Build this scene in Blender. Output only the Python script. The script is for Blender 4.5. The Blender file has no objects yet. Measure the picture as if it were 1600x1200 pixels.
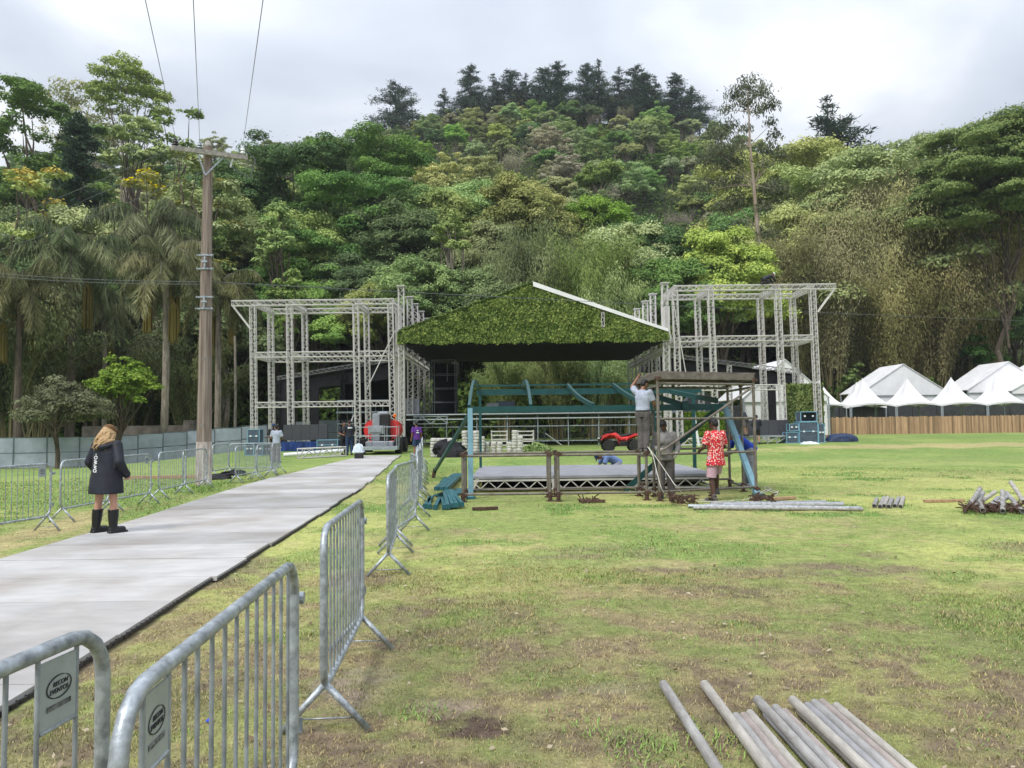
import bpy, math, random
import numpy as np
from mathutils import Vector, Matrix

R = math.radians
S = bpy.context.scene
COL = S.collection

# ------------------------------------------------------------------ camera, sky, sun, exposure
CAM = Vector((0.0, 0.0, 1.65))
PITCH = math.atan(64 / 1200.0)
ROLL = 0.012
_F = Vector((0, math.cos(PITCH), math.sin(PITCH)))
_R0 = Vector((1, 0, 0))
_U0 = Vector((0, -math.sin(PITCH), math.cos(PITCH)))
_R = _R0 * math.cos(ROLL) - _U0 * math.sin(ROLL)
_U = _U0 * math.cos(ROLL) + _R0 * math.sin(ROLL)
cam = bpy.data.cameras.new('camera')
cam.sensor_fit = 'HORIZONTAL'; cam.sensor_width = 36.0; cam.lens = 27.0
cam.clip_start = 0.05; cam.clip_end = 4000
co = bpy.data.objects.new('camera', cam); COL.objects.link(co)
co.matrix_world = Matrix(((_R.x, _U.x, -_F.x, CAM.x), (_R.y, _U.y, -_F.y, CAM.y), (_R.z, _U.z, -_F.z, CAM.z), (0, 0, 0, 1)))
S.camera = co

SUN_EL, SUN_AZ = R(52), R(-142)        # azimuth from +Y towards +X
SUN_DIR = Vector((math.sin(SUN_AZ) * math.cos(SUN_EL), math.cos(SUN_AZ) * math.cos(SUN_EL), math.sin(SUN_EL)))
W = bpy.data.worlds.new('World'); S.world = W; W.use_nodes = True
nt = W.node_tree; nt.nodes.clear()
def N(t, **k):
    n = nt.nodes.new(t)
    for a, b in k.items(): setattr(n, a, b)
    return n
out = N('ShaderNodeOutputWorld'); bg = N('ShaderNodeBackground'); bg.inputs['Strength'].default_value = 0.1
sky = N('ShaderNodeTexSky', sky_type='NISHITA', sun_disc=False, sun_elevation=math.asin(SUN_DIR.z),
        sun_rotation=math.atan2(SUN_DIR.x, SUN_DIR.y))
tc = N('ShaderNodeTexCoord')
sep = N('ShaderNodeSeparateXYZ'); nt.links.new(tc.outputs['Generated'], sep.inputs[0])
mz = N('ShaderNodeMath', operation='MAXIMUM'); mz.inputs[1].default_value = 0.0; nt.links.new(sep.outputs['Z'], mz.inputs[0])
ad = N('ShaderNodeMath', operation='ADD'); ad.inputs[1].default_value = 0.22; nt.links.new(mz.outputs[0], ad.inputs[0])
dv = N('ShaderNodeVectorMath', operation='DIVIDE'); cmb = N('ShaderNodeCombineXYZ')
for i in range(3): nt.links.new(ad.outputs[0], cmb.inputs[i])
nt.links.new(tc.outputs['Generated'], dv.inputs[0]); nt.links.new(cmb.outputs[0], dv.inputs[1])
mp = N('ShaderNodeMapping'); mp.inputs['Scale'].default_value = (1.0, 1.0, 0.0); mp.inputs['Location'].default_value = (0.35, 0.2, 0)
nt.links.new(dv.outputs[0], mp.inputs[0])
nz = N('ShaderNodeTexNoise'); nz.inputs['Scale'].default_value = 1.45; nz.inputs['Detail'].default_value = 7; nz.inputs['Roughness'].default_value = 0.46
nz.inputs['Distortion'].default_value = 0.35
nt.links.new(mp.outputs[0], nz.inputs['Vector'])
rp = N('ShaderNodeValToRGB'); cr = rp.color_ramp
cr.elements[0].position = 0.34; cr.elements[0].color = (3.0, 3.3, 3.85, 1)
cr.elements[1].position = 0.64; cr.elements[1].color = (6.1, 6.2, 6.35, 1)
e = cr.elements.new(0.5); e.color = (4.0, 4.3, 4.8, 1)
nt.links.new(nz.outputs['Fac'], rp.inputs[0])
mx = N('ShaderNodeMix', data_type='RGBA'); mx.inputs[0].default_value = 0.93
# an overcast sky is about three times as bright overhead as near the horizon
gr = N('ShaderNodeMath', operation='MULTIPLY_ADD'); gr.inputs[1].default_value = 1.65; gr.inputs[2].default_value = 0.50; nt.links.new(mz.outputs[0], gr.inputs[0])
cs_ = N('ShaderNodeVectorMath', operation='SCALE'); nt.links.new(rp.outputs[0], cs_.inputs[0]); nt.links.new(gr.outputs[0], cs_.inputs['Scale'])
nt.links.new(sky.outputs[0], mx.inputs[6]); nt.links.new(cs_.outputs[0], mx.inputs[7])
nt.links.new(mx.outputs[2], bg.inputs['Color']); nt.links.new(bg.outputs[0], out.inputs['Surface'])

sl = bpy.data.lights.new('sun', 'SUN'); sl.energy = 1.5; sl.angle = R(16); sl.color = (1.0, 0.96, 0.9)
so = bpy.data.objects.new('sun', sl); COL.objects.link(so)
so.rotation_euler = SUN_DIR.to_track_quat('Z', 'Y').to_euler()
S.view_settings.view_transform = 'Standard'; S.view_settings.look = 'None'
S.view_settings.exposure = 0.85; S.view_settings.gamma = 1.0; S.view_settings.use_curve_mapping = False
S.cycles.max_bounces = 6; S.cycles.diffuse_bounces = 3; S.cycles.glossy_bounces = 2
S.cycles.transparent_max_bounces = 8; S.cycles.use_denoising = True
S.cycles.sample_clamp_indirect = 4.0

# ------------------------------------------------------------------ ground height, pixel to place
def sstep(v, a, b):
    t = np.clip((np.asarray(v, float) - a) / (b - a), 0, 1)
    return t * t * (3 - 2 * t)
def gz(x, y):
    x = np.asarray(x, float); y = np.asarray(y, float)
    r = np.clip(y - 28, 0, 24) * 0.0155
    z = r + 0.15 * sstep(x, 4, 18) * sstep(y, 26, 44)
    d = sstep(-x, 15, 25) * sstep(y, 20, 46)
    return z * (1 - d) - 0.55 * d
def gzf(x, y): return float(gz(x, y))
def ray(px, py): return _F * 1200 + _R * (px - 800) + _U * (600 - py)
def at(px, py, Y):
    d = ray(px, py); return CAM + d * (Y / d.y)
def gnd(px, py):
    d = ray(px, py); t = -CAM.z / d.z if d.z < 0 else 60 / d.y
    for _ in range(40):
        p = CAM + d * t
        t2 = (gzf(p.x, p.y) - CAM.z) / d.z
        t = 0.5 * t + 0.5 * t2
    p = CAM + d * t
    p.z = gzf(p.x, p.y); return p
def atx(px, Y): return (px - 800) / 1200.0 * Y

# ------------------------------------------------------------------ mesh helpers
class MB:
    def __init__(s): s.v = []; s.f = []
    def add(s, vs, fs):
        o = len(s.v); s.v.extend([tuple(p) for p in vs]); s.f.extend([tuple(i + o for i in f) for f in fs]); return s
    def box(s, c, size, rz=0.0, M=None):
        hx, hy, hz_ = size[0] / 2, size[1] / 2, size[2] / 2
        q = Matrix.Rotation(rz, 3, 'Z') if M is None else M
        vs = [Vector(c) + q @ Vector((x, y, z)) for z in (-hz_, hz_) for x, y in ((-hx, -hy), (hx, -hy), (hx, hy), (-hx, hy))]
        return s.add(vs, [(3, 2, 1, 0), (4, 5, 6, 7), (0, 1, 5, 4), (1, 2, 6, 5), (2, 3, 7, 6), (3, 0, 4, 7)])
    def bevbox(s, c, size, b=0.02, rz=0.0):
        x, y, z = size[0] / 2, size[1] / 2, size[2] / 2
        q = Matrix.Rotation(rz, 3, 'Z'); vs = []; 
        prof = [(-z, b), (-z + b, 0), (z - b, 0), (z, b)]
        for zz, i in prof:
            xx, yy = x - i, y - i
            for px, py in ((-xx + b, -yy), (xx - b, -yy), (xx, -yy + b), (xx, yy - b), (xx - b, yy), (-xx + b, yy), (-xx, yy - b), (-xx, -yy + b)):
                vs.append(Vector(c) + q @ Vector((px, py, zz)))
        fs = [tuple(range(7, -1, -1)), tuple(range(24, 32))]
        for k in range(3):
            for i in range(8):
                j = (i + 1) % 8; fs.append((k * 8 + i, k * 8 + j, k * 8 + 8 + j, k * 8 + 8 + i))
        return s.add(vs, fs)
    def bar(s, p0, p1, w, h, up=(0, 0, 1)):
        p0, p1 = Vector(p0), Vector(p1); d = (p1 - p0); L = d.length
        if L < 1e-6: return s
        d /= L; u = Vector(up)
        if abs(d.dot(u)) > 0.98: u = Vector((0, 1, 0)) if abs(d.y) < 0.9 else Vector((1, 0, 0))
        x = d.cross(u).normalized(); z = x.cross(d).normalized()
        M = Matrix((x, d, z)).transposed()
        return s.box((p0 + p1) / 2, (w, L, h), M=M)
    def tube(s, pts, r, n=8, cap=True):
        pts = [Vector(p) for p in pts]; m = len(pts)
        rs = [r] * m if not hasattr(r, '__len__') else list(r)
        t0 = (pts[1] - pts[0]).normalized()
        u = t0.orthogonal().normalized(); vs = []
        for i in range(m):
            t = (pts[min(i + 1, m - 1)] - pts[max(i - 1, 0)])
            t = t.normalized() if t.length > 1e-9 else t0
            u = (u - t * u.dot(t)); u = u.normalized() if u.length > 1e-6 else t.orthogonal().normalized()
            w = t.cross(u)
            for k in range(n):
                a = 2 * math.pi * k / n
                vs.append(pts[i] + (u * math.cos(a) + w * math.sin(a)) * rs[i])
        fs = [(i * n + k, i * n + (k + 1) % n, (i + 1) * n + (k + 1) % n, (i + 1) * n + k) for i in range(m - 1) for k in range(n)]
        if cap: fs += [tuple(range(n - 1, -1, -1)), tuple(range((m - 1) * n, m * n))]
        return s.add(vs, fs)
    def capsule(s, p0, p1, r0, r1, n=12):
        p0, p1 = Vector(p0), Vector(p1); d = p1 - p0
        d = d.normalized() if d.length > 1e-6 else Vector((0, 0, 1))
        pts, rs = [], []
        for a in (85, 60, 30): pts.append(p0 - d * r0 * math.sin(R(a))); rs.append(r0 * math.cos(R(a)))
        pts += [p0, p1]; rs += [r0, r1]
        for a in (30, 60, 85): pts.append(p1 + d * r1 * math.sin(R(a))); rs.append(r1 * math.cos(R(a)))
        return s.tube(pts, rs, n)
    def loft(s, pts, rx, ry, xax=(1, 0, 0), n=16, dome=True):
        pts = [Vector(p) for p in pts]; X = Vector(xax); m = len(pts); vs = []
        for i in range(m):
            t = (pts[min(i + 1, m - 1)] - pts[max(i - 1, 0)]).normalized()
            x = (X - t * X.dot(t)).normalized(); y = t.cross(x)
            for k in range(n):
                a = 2 * math.pi * k / n
                vs.append(pts[i] + x * math.cos(a) * rx[i] + y * math.sin(a) * ry[i])
        fs = [(i * n + k, i * n + (k + 1) % n, (i + 1) * n + (k + 1) % n, (i + 1) * n + k) for i in range(m - 1) for k in range(n)]
        fs += [tuple(range(n - 1, -1, -1)), tuple(range((m - 1) * n, m * n))]
        return s.add(vs, fs)
    def ball(s, c, rx, ry=None, rz=None, n=12, M=None):
        ry = rx if ry is None else ry; rz = rx if rz is None else rz
        vs, fs = [], []; m = n // 2 + 1
        for i in range(m):
            th = math.pi * (i + 0.02) / (m - 1 + 0.04)
            for k in range(n):
                a = 2 * math.pi * k / n
                p = Vector((rx * math.sin(th) * math.cos(a), ry * math.sin(th) * math.sin(a), rz * math.cos(th)))
                vs.append(Vector(c) + (M @ p if M else p))
        fs = [(i * n + (k + 1) % n, i * n + k, (i + 1) * n + k, (i + 1) * n + (k + 1) % n) for i in range(m - 1) for k in range(n)]
        fs += [tuple(range(n)), tuple(range(m * n - 1, (m - 1) * n - 1, -1))]
        return s.add(vs, fs)
    def lathe(s, c, prof, n=16, M=None):
        vs = []
        for r, z in prof:
            for k in range(n):
                a = 2 * math.pi * k / n; p = Vector((r * math.cos(a), r * math.sin(a), z))
                vs.append(Vector(c) + (M @ p if M else p))
        m = len(prof)
        fs = [(i * n + k, i * n + (k + 1) % n, (i + 1) * n + (k + 1) % n, (i + 1) * n + k) for i in range(m - 1) for k in range(n)]
        fs += [tuple(range(n - 1, -1, -1)), tuple(range((m - 1) * n, m * n))]
        return s.add(vs, fs)
    def prism(s, poly, off):
        off = Vector(off); n = len(poly); a = [Vector(p) for p in poly]
        return s.add(a + [p + off for p in a], [tuple(range(n - 1, -1, -1)), tuple(range(n, 2 * n))] + [(i, (i + 1) % n, n + (i + 1) % n, n + i) for i in range(n)])
    def truss(s, p0, p1, w=0.34, chord=0.032, web=0.0115, up=(0, 0, 1), bay=0.21):
        p0, p1 = Vector(p0), Vector(p1); d = p1 - p0; L = d.length; d /= L; u = Vector(up)
        if abs(d.dot(u)) > 0.95: u = Vector((0, 1, 0))
        x = d.cross(u).normalized(); z = x.cross(d).normalized(); h = w / 2 - chord
        c = [x * a * h + z * b * h for a, b in ((-1, -1), (1, -1), (1, 1), (-1, 1))]
        for o in c: s.tube([p0 + o, p1 + o], chord, 6)
        n = max(2, round(L / bay))
        for k in range(4):
            a, b = (c[k], c[(k + 1) % 4]) if k < 2 else (c[(k + 1) % 4], c[k])
            for i in range(n):
                q0 = p0 + d * (L * i / n); q1 = p0 + d * (L * (i + 1) / n)
                s.bar(q0 + (a if i % 2 == 0 else b), q1 + (b if i % 2 == 0 else a), web * 2, web * 2)
            for q in (p0 + d * 0.02, p1 - d * 0.02): s.bar(q + a, q + b, web * 2, web * 2)
        return s

MW = {}
def link(o): COL.objects.link(o); return o
def mesh_from(mb, name, smooth=False):
    me = bpy.data.meshes.new(name); me.from_pydata([tuple(v) for v in mb.v], [], mb.f); me.update()
    if smooth: me.polygons.foreach_set('use_smooth', [True] * len(me.polygons))
    return me
def tag(o, label=None, cat=None, group=None, kind=None):
    if label: o['label'] = label
    if cat: o['category'] = cat
    if group: o['group'] = group
    if kind: o['kind'] = kind
    return o
def thing(name, label, cat, loc, rotz=0.0, group=None):
    o = link(bpy.data.objects.new(name, None)); o.empty_display_size = 0.2
    o.location = loc; o.rotation_euler = (0, 0, rotz)
    MW[o.name] = Matrix.Translation(Vector(loc)) @ Matrix.Rotation(rotz, 4, 'Z')
    return tag(o, label, cat, group)
def obj(name, mb, m, parent=None, local=False, smooth=False):
    """links mb as ONE mesh object; world coordinates unless local"""
    me = mb if isinstance(mb, bpy.types.Mesh) else mesh_from(mb, name, smooth)
    o = link(bpy.data.objects.new(name, me))
    if m is not None and len(me.materials) == 0: me.materials.append(m)
    if parent is not None:
        o.parent = parent; MW[o.name] = MW[parent.name]
        if not local: me.transform(MW[parent.name].inverted())
    else: MW[o.name] = Matrix.Identity(4)
    return o
def solo(name, mb, m, label, cat, group=None, kind=None, smooth=False, loc=None):
    o = obj(name, mb, m, None, smooth=smooth)
    if loc is not None:
        o.data.transform(Matrix.Translation(-Vector(loc))); o.location = loc
    return tag(o, label, cat, group, kind)
def struct(name, mb, m, smooth=False):
    o = obj(name, mb, m, smooth=smooth); o['kind'] = 'structure'; return o
def dup(root, loc, rotz=0.0, label=None, group=None, scale=None):
    r = root.copy(); link(r); r.location = loc; r.rotation_euler = (0, 0, rotz)
    if scale is not None: r.scale = scale
    if label: r['label'] = label
    if group: r['group'] = group
    for ch in list(root.children):
        c = ch.copy(); link(c); c.parent = r
        for g in list(ch.children):
            d = g.copy(); link(d); d.parent = c
    return r
ORD = ['first', 'second', 'third', 'fourth', 'fifth', 'sixth', 'seventh', 'eighth', 'ninth', 'tenth', 'eleventh', 'twelfth', 'thirteenth', 'fourteenth', 'fifteenth', 'sixteenth']

# ------------------------------------------------------------------ materials
MATS = {}
def mat(name, col, rough=0.6, metal=0.0, var=0.12, scale=6.0, bump=0.0, stretch=(1, 1, 1), col2=None, spec=0.4, detail=5):
    m = bpy.data.materials.new(name); m.use_nodes = True; t = m.node_tree; b = t.nodes['Principled BSDF']
    b.inputs['Roughness'].default_value = rough; b.inputs['Metallic'].default_value = metal
    b.inputs['Specular IOR Level'].default_value = spec
    c = t.nodes.new('ShaderNodeTexCoord'); mpn = t.nodes.new('ShaderNodeMapping'); mpn.inputs['Scale'].default_value = stretch
    n = t.nodes.new('ShaderNodeTexNoise'); n.inputs['Scale'].default_value = scale; n.inputs['Detail'].default_value = detail; n.inputs['Roughness'].default_value = 0.6
    r = t.nodes.new('ShaderNodeValToRGB')
    lo = [max(0, x * (1 - var * 1.6)) for x in col] if col2 is None else list(col2)
    hi = [min(1, x * (1 + var)) for x in col] if col2 is None else list(col)
    r.color_ramp.elements[0].position = 0.32; r.color_ramp.elements[0].color = (*lo, 1)
    r.color_ramp.elements[1].position = 0.68; r.color_ramp.elements[1].color = (*hi, 1)
    t.links.new(c.outputs['Object'], mpn.inputs[0]); t.links.new(mpn.outputs[0], n.inputs['Vector'])
    t.links.new(n.outputs['Fac'], r.inputs[0]); t.links.new(r.outputs[0], b.inputs['Base Color'])
    if bump:
        bp = t.nodes.new('ShaderNodeBump'); bp.inputs['Strength'].default_value = bump; bp.inputs['Distance'].default_value = 0.02
        t.links.new(n.outputs['Fac'], bp.inputs['Height']); t.links.new(bp.outputs[0], b.inputs['Normal'])
    MATS[name] = m; return m
def fmat(name, c0, c1, hue=0.03, val=0.35, trans=0.18, rough=0.7):
    """leaves: per-leaf tint between two greens, whole-plant variation by object"""
    m = bpy.data.materials.new(name); m.use_nodes = True; t = m.node_tree; t.nodes.clear()
    o = t.nodes.new('ShaderNodeOutputMaterial'); a = t.nodes.new('ShaderNodeAttribute'); a.attribute_name = 'tint'
    mxn = t.nodes.new('ShaderNodeMix'); mxn.data_type = 'RGBA'; mxn.inputs[6].default_value = (*c0, 1); mxn.inputs[7].default_value = (*c1, 1)
    t.links.new(a.outputs['Fac'], mxn.inputs[0])
    oi = t.nodes.new('ShaderNodeObjectInfo'); h = t.nodes.new('ShaderNodeHueSaturation')
    mh = t.nodes.new('ShaderNodeMapRange'); mh.inputs[3].default_value = 0.5 - hue; mh.inputs[4].default_value = 0.5 + hue
    t.links.new(oi.outputs['Random'], mh.inputs[0]); t.links.new(mh.outputs[0], h.inputs['Hue'])
    mu = t.nodes.new('ShaderNodeMath'); mu.operation = 'MULTIPLY'; mu.inputs[1].default_value = 7.31
    fr = t.nodes.new('ShaderNodeMath'); fr.operation = 'FRACT'
    mv = t.nodes.new('ShaderNodeMapRange'); mv.inputs[3].default_value = 1 - val; mv.inputs[4].default_value = 1 + val
    t.links.new(oi.outputs['Random'], mu.inputs[0]); t.links.new(mu.outputs[0], fr.inputs[0]); t.links.new(fr.outputs[0], mv.inputs[0])
    t.links.new(mv.outputs[0], h.inputs['Value']); t.links.new(mxn.outputs[2], h.inputs['Color'])
    mu2 = t.nodes.new('ShaderNodeMath'); mu2.operation = 'MULTIPLY'; mu2.inputs[1].default_value = 13.7
    fr2 = t.nodes.new('ShaderNodeMath'); fr2.operation = 'FRACT'
    ms = t.nodes.new('ShaderNodeMapRange'); ms.inputs[3].default_value = 0.78; ms.inputs[4].default_value = 1.1
    t.links.new(oi.outputs['Random'], mu2.inputs[0]); t.links.new(mu2.outputs[0], fr2.inputs[0]); t.links.new(fr2.outputs[0], ms.inputs[0])
    t.links.new(ms.outputs[0], h.inputs['Saturation'])
    d = t.nodes.new('ShaderNodeBsdfDiffuse'); tr = t.nodes.new('ShaderNodeBsdfTranslucent'); mxs = t.nodes.new('ShaderNodeMixShader'); mxs.inputs[0].default_value = trans
    t.links.new(h.outputs[0], d.inputs[0]); t.links.new(h.outputs[0], tr.inputs[0])
    t.links.new(d.outputs[0], mxs.inputs[1]); t.links.new(tr.outputs[0], mxs.inputs[2]); t.links.new(mxs.outputs[0], o.inputs[0])
    MATS[name] = m; return m
def attr_mat(name, attr, rough=0.9, nscale=30.0, amt=0.5, bump=0.3, trans=0.0, nscale2=None):
    """surface colour stored per point or face, broken up by noise"""
    m = bpy.data.materials.new(name); m.use_nodes = True; t = m.node_tree; b = t.nodes['Principled BSDF']
    b.inputs['Roughness'].default_value = rough; b.inputs['Specular IOR Level'].default_value = 0.2
    a = t.nodes.new('ShaderNodeAttribute'); a.attribute_name = attr
    last = a.outputs['Color']
    if amt:
        c = t.nodes.new('ShaderNodeTexCoord')
        for sc_ in ([nscale] if nscale2 is None else [nscale, nscale2]):
            n = t.nodes.new('ShaderNodeTexNoise'); n.inputs['Scale'].default_value = sc_; n.inputs['Detail'].default_value = 6; n.inputs['Roughness'].default_value = 0.7
            t.links.new(c.outputs['Object'], n.inputs['Vector'])
            mr = t.nodes.new('ShaderNodeMapRange'); mr.inputs[1].default_value = 0.3; mr.inputs[2].default_value = 0.7
            mr.inputs[3].default_value = 1 - amt; mr.inputs[4].default_value = 1 + amt
            t.links.new(n.outputs['Fac'], mr.inputs[0])
            mu = t.nodes.new('ShaderNodeVectorMath'); mu.operation = 'SCALE'
            t.links.new(last, mu.inputs[0]); t.links.new(mr.outputs[0], mu.inputs['Scale']); last = mu.outputs[0]
        if bump:
            bp = t.nodes.new('ShaderNodeBump'); bp.inputs['Strength'].default_value = bump; bp.inputs['Distance'].default_value = 0.03
            t.links.new(n.outputs['Fac'], bp.inputs['Height']); t.links.new(bp.outputs[0], b.inputs['Normal'])
    t.links.new(last, b.inputs['Base Color'])
    MATS[name] = m; return m

galv = mat('galvanised_steel', (0.40, 0.44, 0.47), 0.45, 0.5, 0.30, 22, 0.2)
galv_d = mat('galvanised_steel_aged', (0.33, 0.37, 0.40), 0.5, 0.45, 0.28, 9, 0.15)
alu = mat('truss_aluminium', (0.58, 0.56, 0.54), 0.45, 0.15, 0.10, 5)
scaf = mat('scaffold_steel', (0.225, 0.205, 0.175), 0.6, 0.2, 0.3, 9, 0.2, col2=(0.125, 0.105, 0.085))
rust = mat('rusty_iron', (0.13, 0.075, 0.05), 0.85, 0.2, 0.4, 20, 0.4, col2=(0.055, 0.035, 0.028))
pipe_m = mat('weathered_pipe', (0.42, 0.41, 0.39), 0.6, 0.25, 0.25, 18, 0.3, stretch=(1, 0.25, 1), col2=(0.20, 0.185, 0.175))
teal = mat('teal_paint', (0.010, 0.066, 0.066), 0.45, 0.0, 0.15, 5)
pblue = mat('pale_blue_film', (0.20, 0.38, 0.48), 0.4, 0.0, 0.12, 5)
tealpile = mat('teal_bar_paint', (0.024, 0.115, 0.135), 0.5, 0.0, 0.2, 8)
black = mat('black_fabric', (0.010, 0.011, 0.014), 0.8, 0, 0.3, 3)
blackp = mat('black_plastic', (0.018, 0.018, 0.02), 0.45, 0, 0.2, 4)
white_t = mat('white_tarpaulin', (0.78, 0.78, 0.80), 0.5, 0, 0.06, 0.9, 0.5)
lilac = mat('pale_lilac_tarpaulin', (0.55, 0.56, 0.72), 0.5, 0, 0.05, 1.5)
led = mat('led_panel_grey', (0.055, 0.057, 0.065), 0.5, 0, 0.06, 2)
deck = mat('deck_plywood', (0.29, 0.295, 0.325), 0.55, 0, 0.16, 2.2, 0.05, stretch=(1, 3, 1))
wood = mat('wood_slat', (0.47, 0.315, 0.19), 0.8, 0, 0.3, 3, 0.1, stretch=(4, 4, 0.25), col2=(0.31, 0.19, 0.11))
hoard = mat('hoarding_sheet', (0.40, 0.45, 0.53), 0.45, 0.15, 0.14, 1.3)
hoard_f = mat('hoarding_frame', (0.14, 0.18, 0.20), 0.6, 0.2, 0.15, 3)
dkfence = mat('dark_mesh_fence', (0.045, 0.05, 0.052), 0.7, 0, 0.2, 2)
pole_m = mat('weathered_pole', (0.31, 0.26, 0.22), 0.9, 0, 0.4, 5, 0.6, stretch=(3, 3, 0.12), col2=(0.12, 0.085, 0.07))
pole_w = mat('flaking_whitewash', (0.62, 0.57, 0.55), 0.9, 0, 0.3, 4, 0.5, stretch=(2, 2, 0.5), col2=(0.24, 0.17, 0.155))
concrete = mat('pale_concrete', (0.36, 0.34, 0.31), 0.9, 0, 0.25, 10, 0.3)
porcelain = mat('insulator_glaze', (0.62, 0.65, 0.64), 0.3, 0, 0.1, 8)
wire_m = mat('wire', (0.13, 0.14, 0.155), 0.6, 0.3, 0.05, 3)
bark = mat('tree_bark', (0.12, 0.095, 0.07), 0.95, 0, 0.4, 5, 0.6, stretch=(2, 2, 0.4))
bark_p = mat('pale_bark', (0.33, 0.29, 0.24), 0.95, 0, 0.35, 3, 0.5, stretch=(2, 2, 0.5), col2=(0.14, 0.115, 0.09))
bark_d = mat('dark_palm_bark', (0.15, 0.115, 0.085), 0.95, 0, 0.35, 3, 0.5, stretch=(2, 2, 0.5), col2=(0.06, 0.05, 0.04))
culm = mat('bamboo_culm', (0.33, 0.28, 0.14), 0.7, 0, 0.3, 2, stretch=(1, 1, 0.3), col2=(0.15, 0.125, 0.07))
red_p = mat('red_paint', (0.62, 0.035, 0.035), 0.3, 0, 0.08, 3, spec=0.5)
grey_p = mat('grey_machine_paint', (0.29, 0.31, 0.34), 0.45, 0.2, 0.12, 5)
rubber = mat('tyre_rubber', (0.022, 0.021, 0.02), 0.85, 0, 0.25, 10, 0.2)
casem = mat('flight_case_panel', (0.075, 0.10, 0.14), 0.5, 0, 0.2, 3)
casee = mat('flight_case_edging', (0.22, 0.45, 0.60), 0.4, 0.2, 0.1, 4)
film = mat('clear_wrap', (0.62, 0.70, 0.76), 0.25, 0, 0.1, 6)
navy = mat('navy_sheet', (0.012, 0.03, 0.085), 0.5, 0, 0.25, 2.5)
blue_t = mat('blue_tarpaulin', (0.015, 0.045, 0.19), 0.5, 0, 0.25, 2)
drum_m = mat('white_drum_plastic', (0.54, 0.53, 0.49), 0.5, 0, 0.14, 5)
drum_d = mat('drum_band', (0.10, 0.10, 0.10), 0.6, 0, 0.1, 5)
rope_m = mat('white_rope', (0.68, 0.66, 0.60), 0.8, 0, 0.12, 30)
print_m = mat('printed_ink', (0.03, 0.035, 0.04), 0.6, 0, 0.1, 30)
skin_l = mat('light_skin', (0.50, 0.27, 0.19), 0.5, 0, 0.08, 12)
skin_m = mat('brown_skin', (0.26, 0.125, 0.075), 0.5, 0, 0.1, 12)
skin_d = mat('dark_skin', (0.085, 0.042, 0.028), 0.45, 0, 0.1, 12)
hair_k = mat('black_hair', (0.010, 0.009, 0.009), 0.6, 0, 0.3, 40)
hair_b = mat('blonde_hair', (0.58, 0.40, 0.20), 0.5, 0, 0.35, 26, 0.6, stretch=(2.2, 2.2, 0.45), col2=(0.26, 0.155, 0.07))
cap_br = mat('brown_cap_cloth', (0.15, 0.075, 0.03), 0.85, 0, 0.15, 20)
coat_m = mat('black_raincoat', (0.012, 0.015, 0.026), 0.62, 0, 0.4, 5, 0.5)
boot_m = mat('black_rubber_boot', (0.012, 0.012, 0.013), 0.35, 0, 0.2, 8)
grey_c = mat('grey_work_shirt', (0.22, 0.212, 0.205), 0.85, 0, 0.2, 9, 0.3)
dgrey_c = mat('dark_grey_trousers', (0.11, 0.10, 0.10), 0.85, 0, 0.2, 9, 0.3)
lgrey_c = mat('light_grey_trousers', (0.27, 0.27, 0.31), 0.85, 0, 0.2, 9, 0.3)
whit_c = mat('pale_blue_shirt', (0.38, 0.42, 0.52), 0.85, 0, 0.12, 9, 0.3)
pink_c = mat('pink_shorts', (0.55, 0.36, 0.42), 0.85, 0, 0.16, 30)
blue_c = mat('royal_blue_shirt', (0.012, 0.05, 0.42), 0.8, 0, 0.15, 9, 0.3)
lblue_c = mat('soft_blue_shirt', (0.16, 0.24, 0.46), 0.8, 0, 0.15, 9, 0.3)
jean_c = mat('blue_jeans', (0.02, 0.045, 0.11), 0.85, 0, 0.2, 12)
maroon_c = mat('maroon_trousers', (0.16, 0.05, 0.05), 0.85, 0, 0.2, 12)
purple_c = mat('purple_shirt', (0.10, 0.025, 0.22), 0.8, 0, 0.15, 9)
glove_m = mat('pale_work_glove', (0.60, 0.58, 0.52), 0.85, 0, 0.1, 20)
neon_m = mat('neon_collar', (0.45, 0.75, 0.12), 0.7, 0, 0.05, 5)
plainw = mat('white_print', (0.75, 0.76, 0.78), 0.6, 0, 0.05, 20)
eye_m = mat('dark_eye', (0.008, 0.007, 0.006), 0.2, 0, 0.05, 5)

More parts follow.
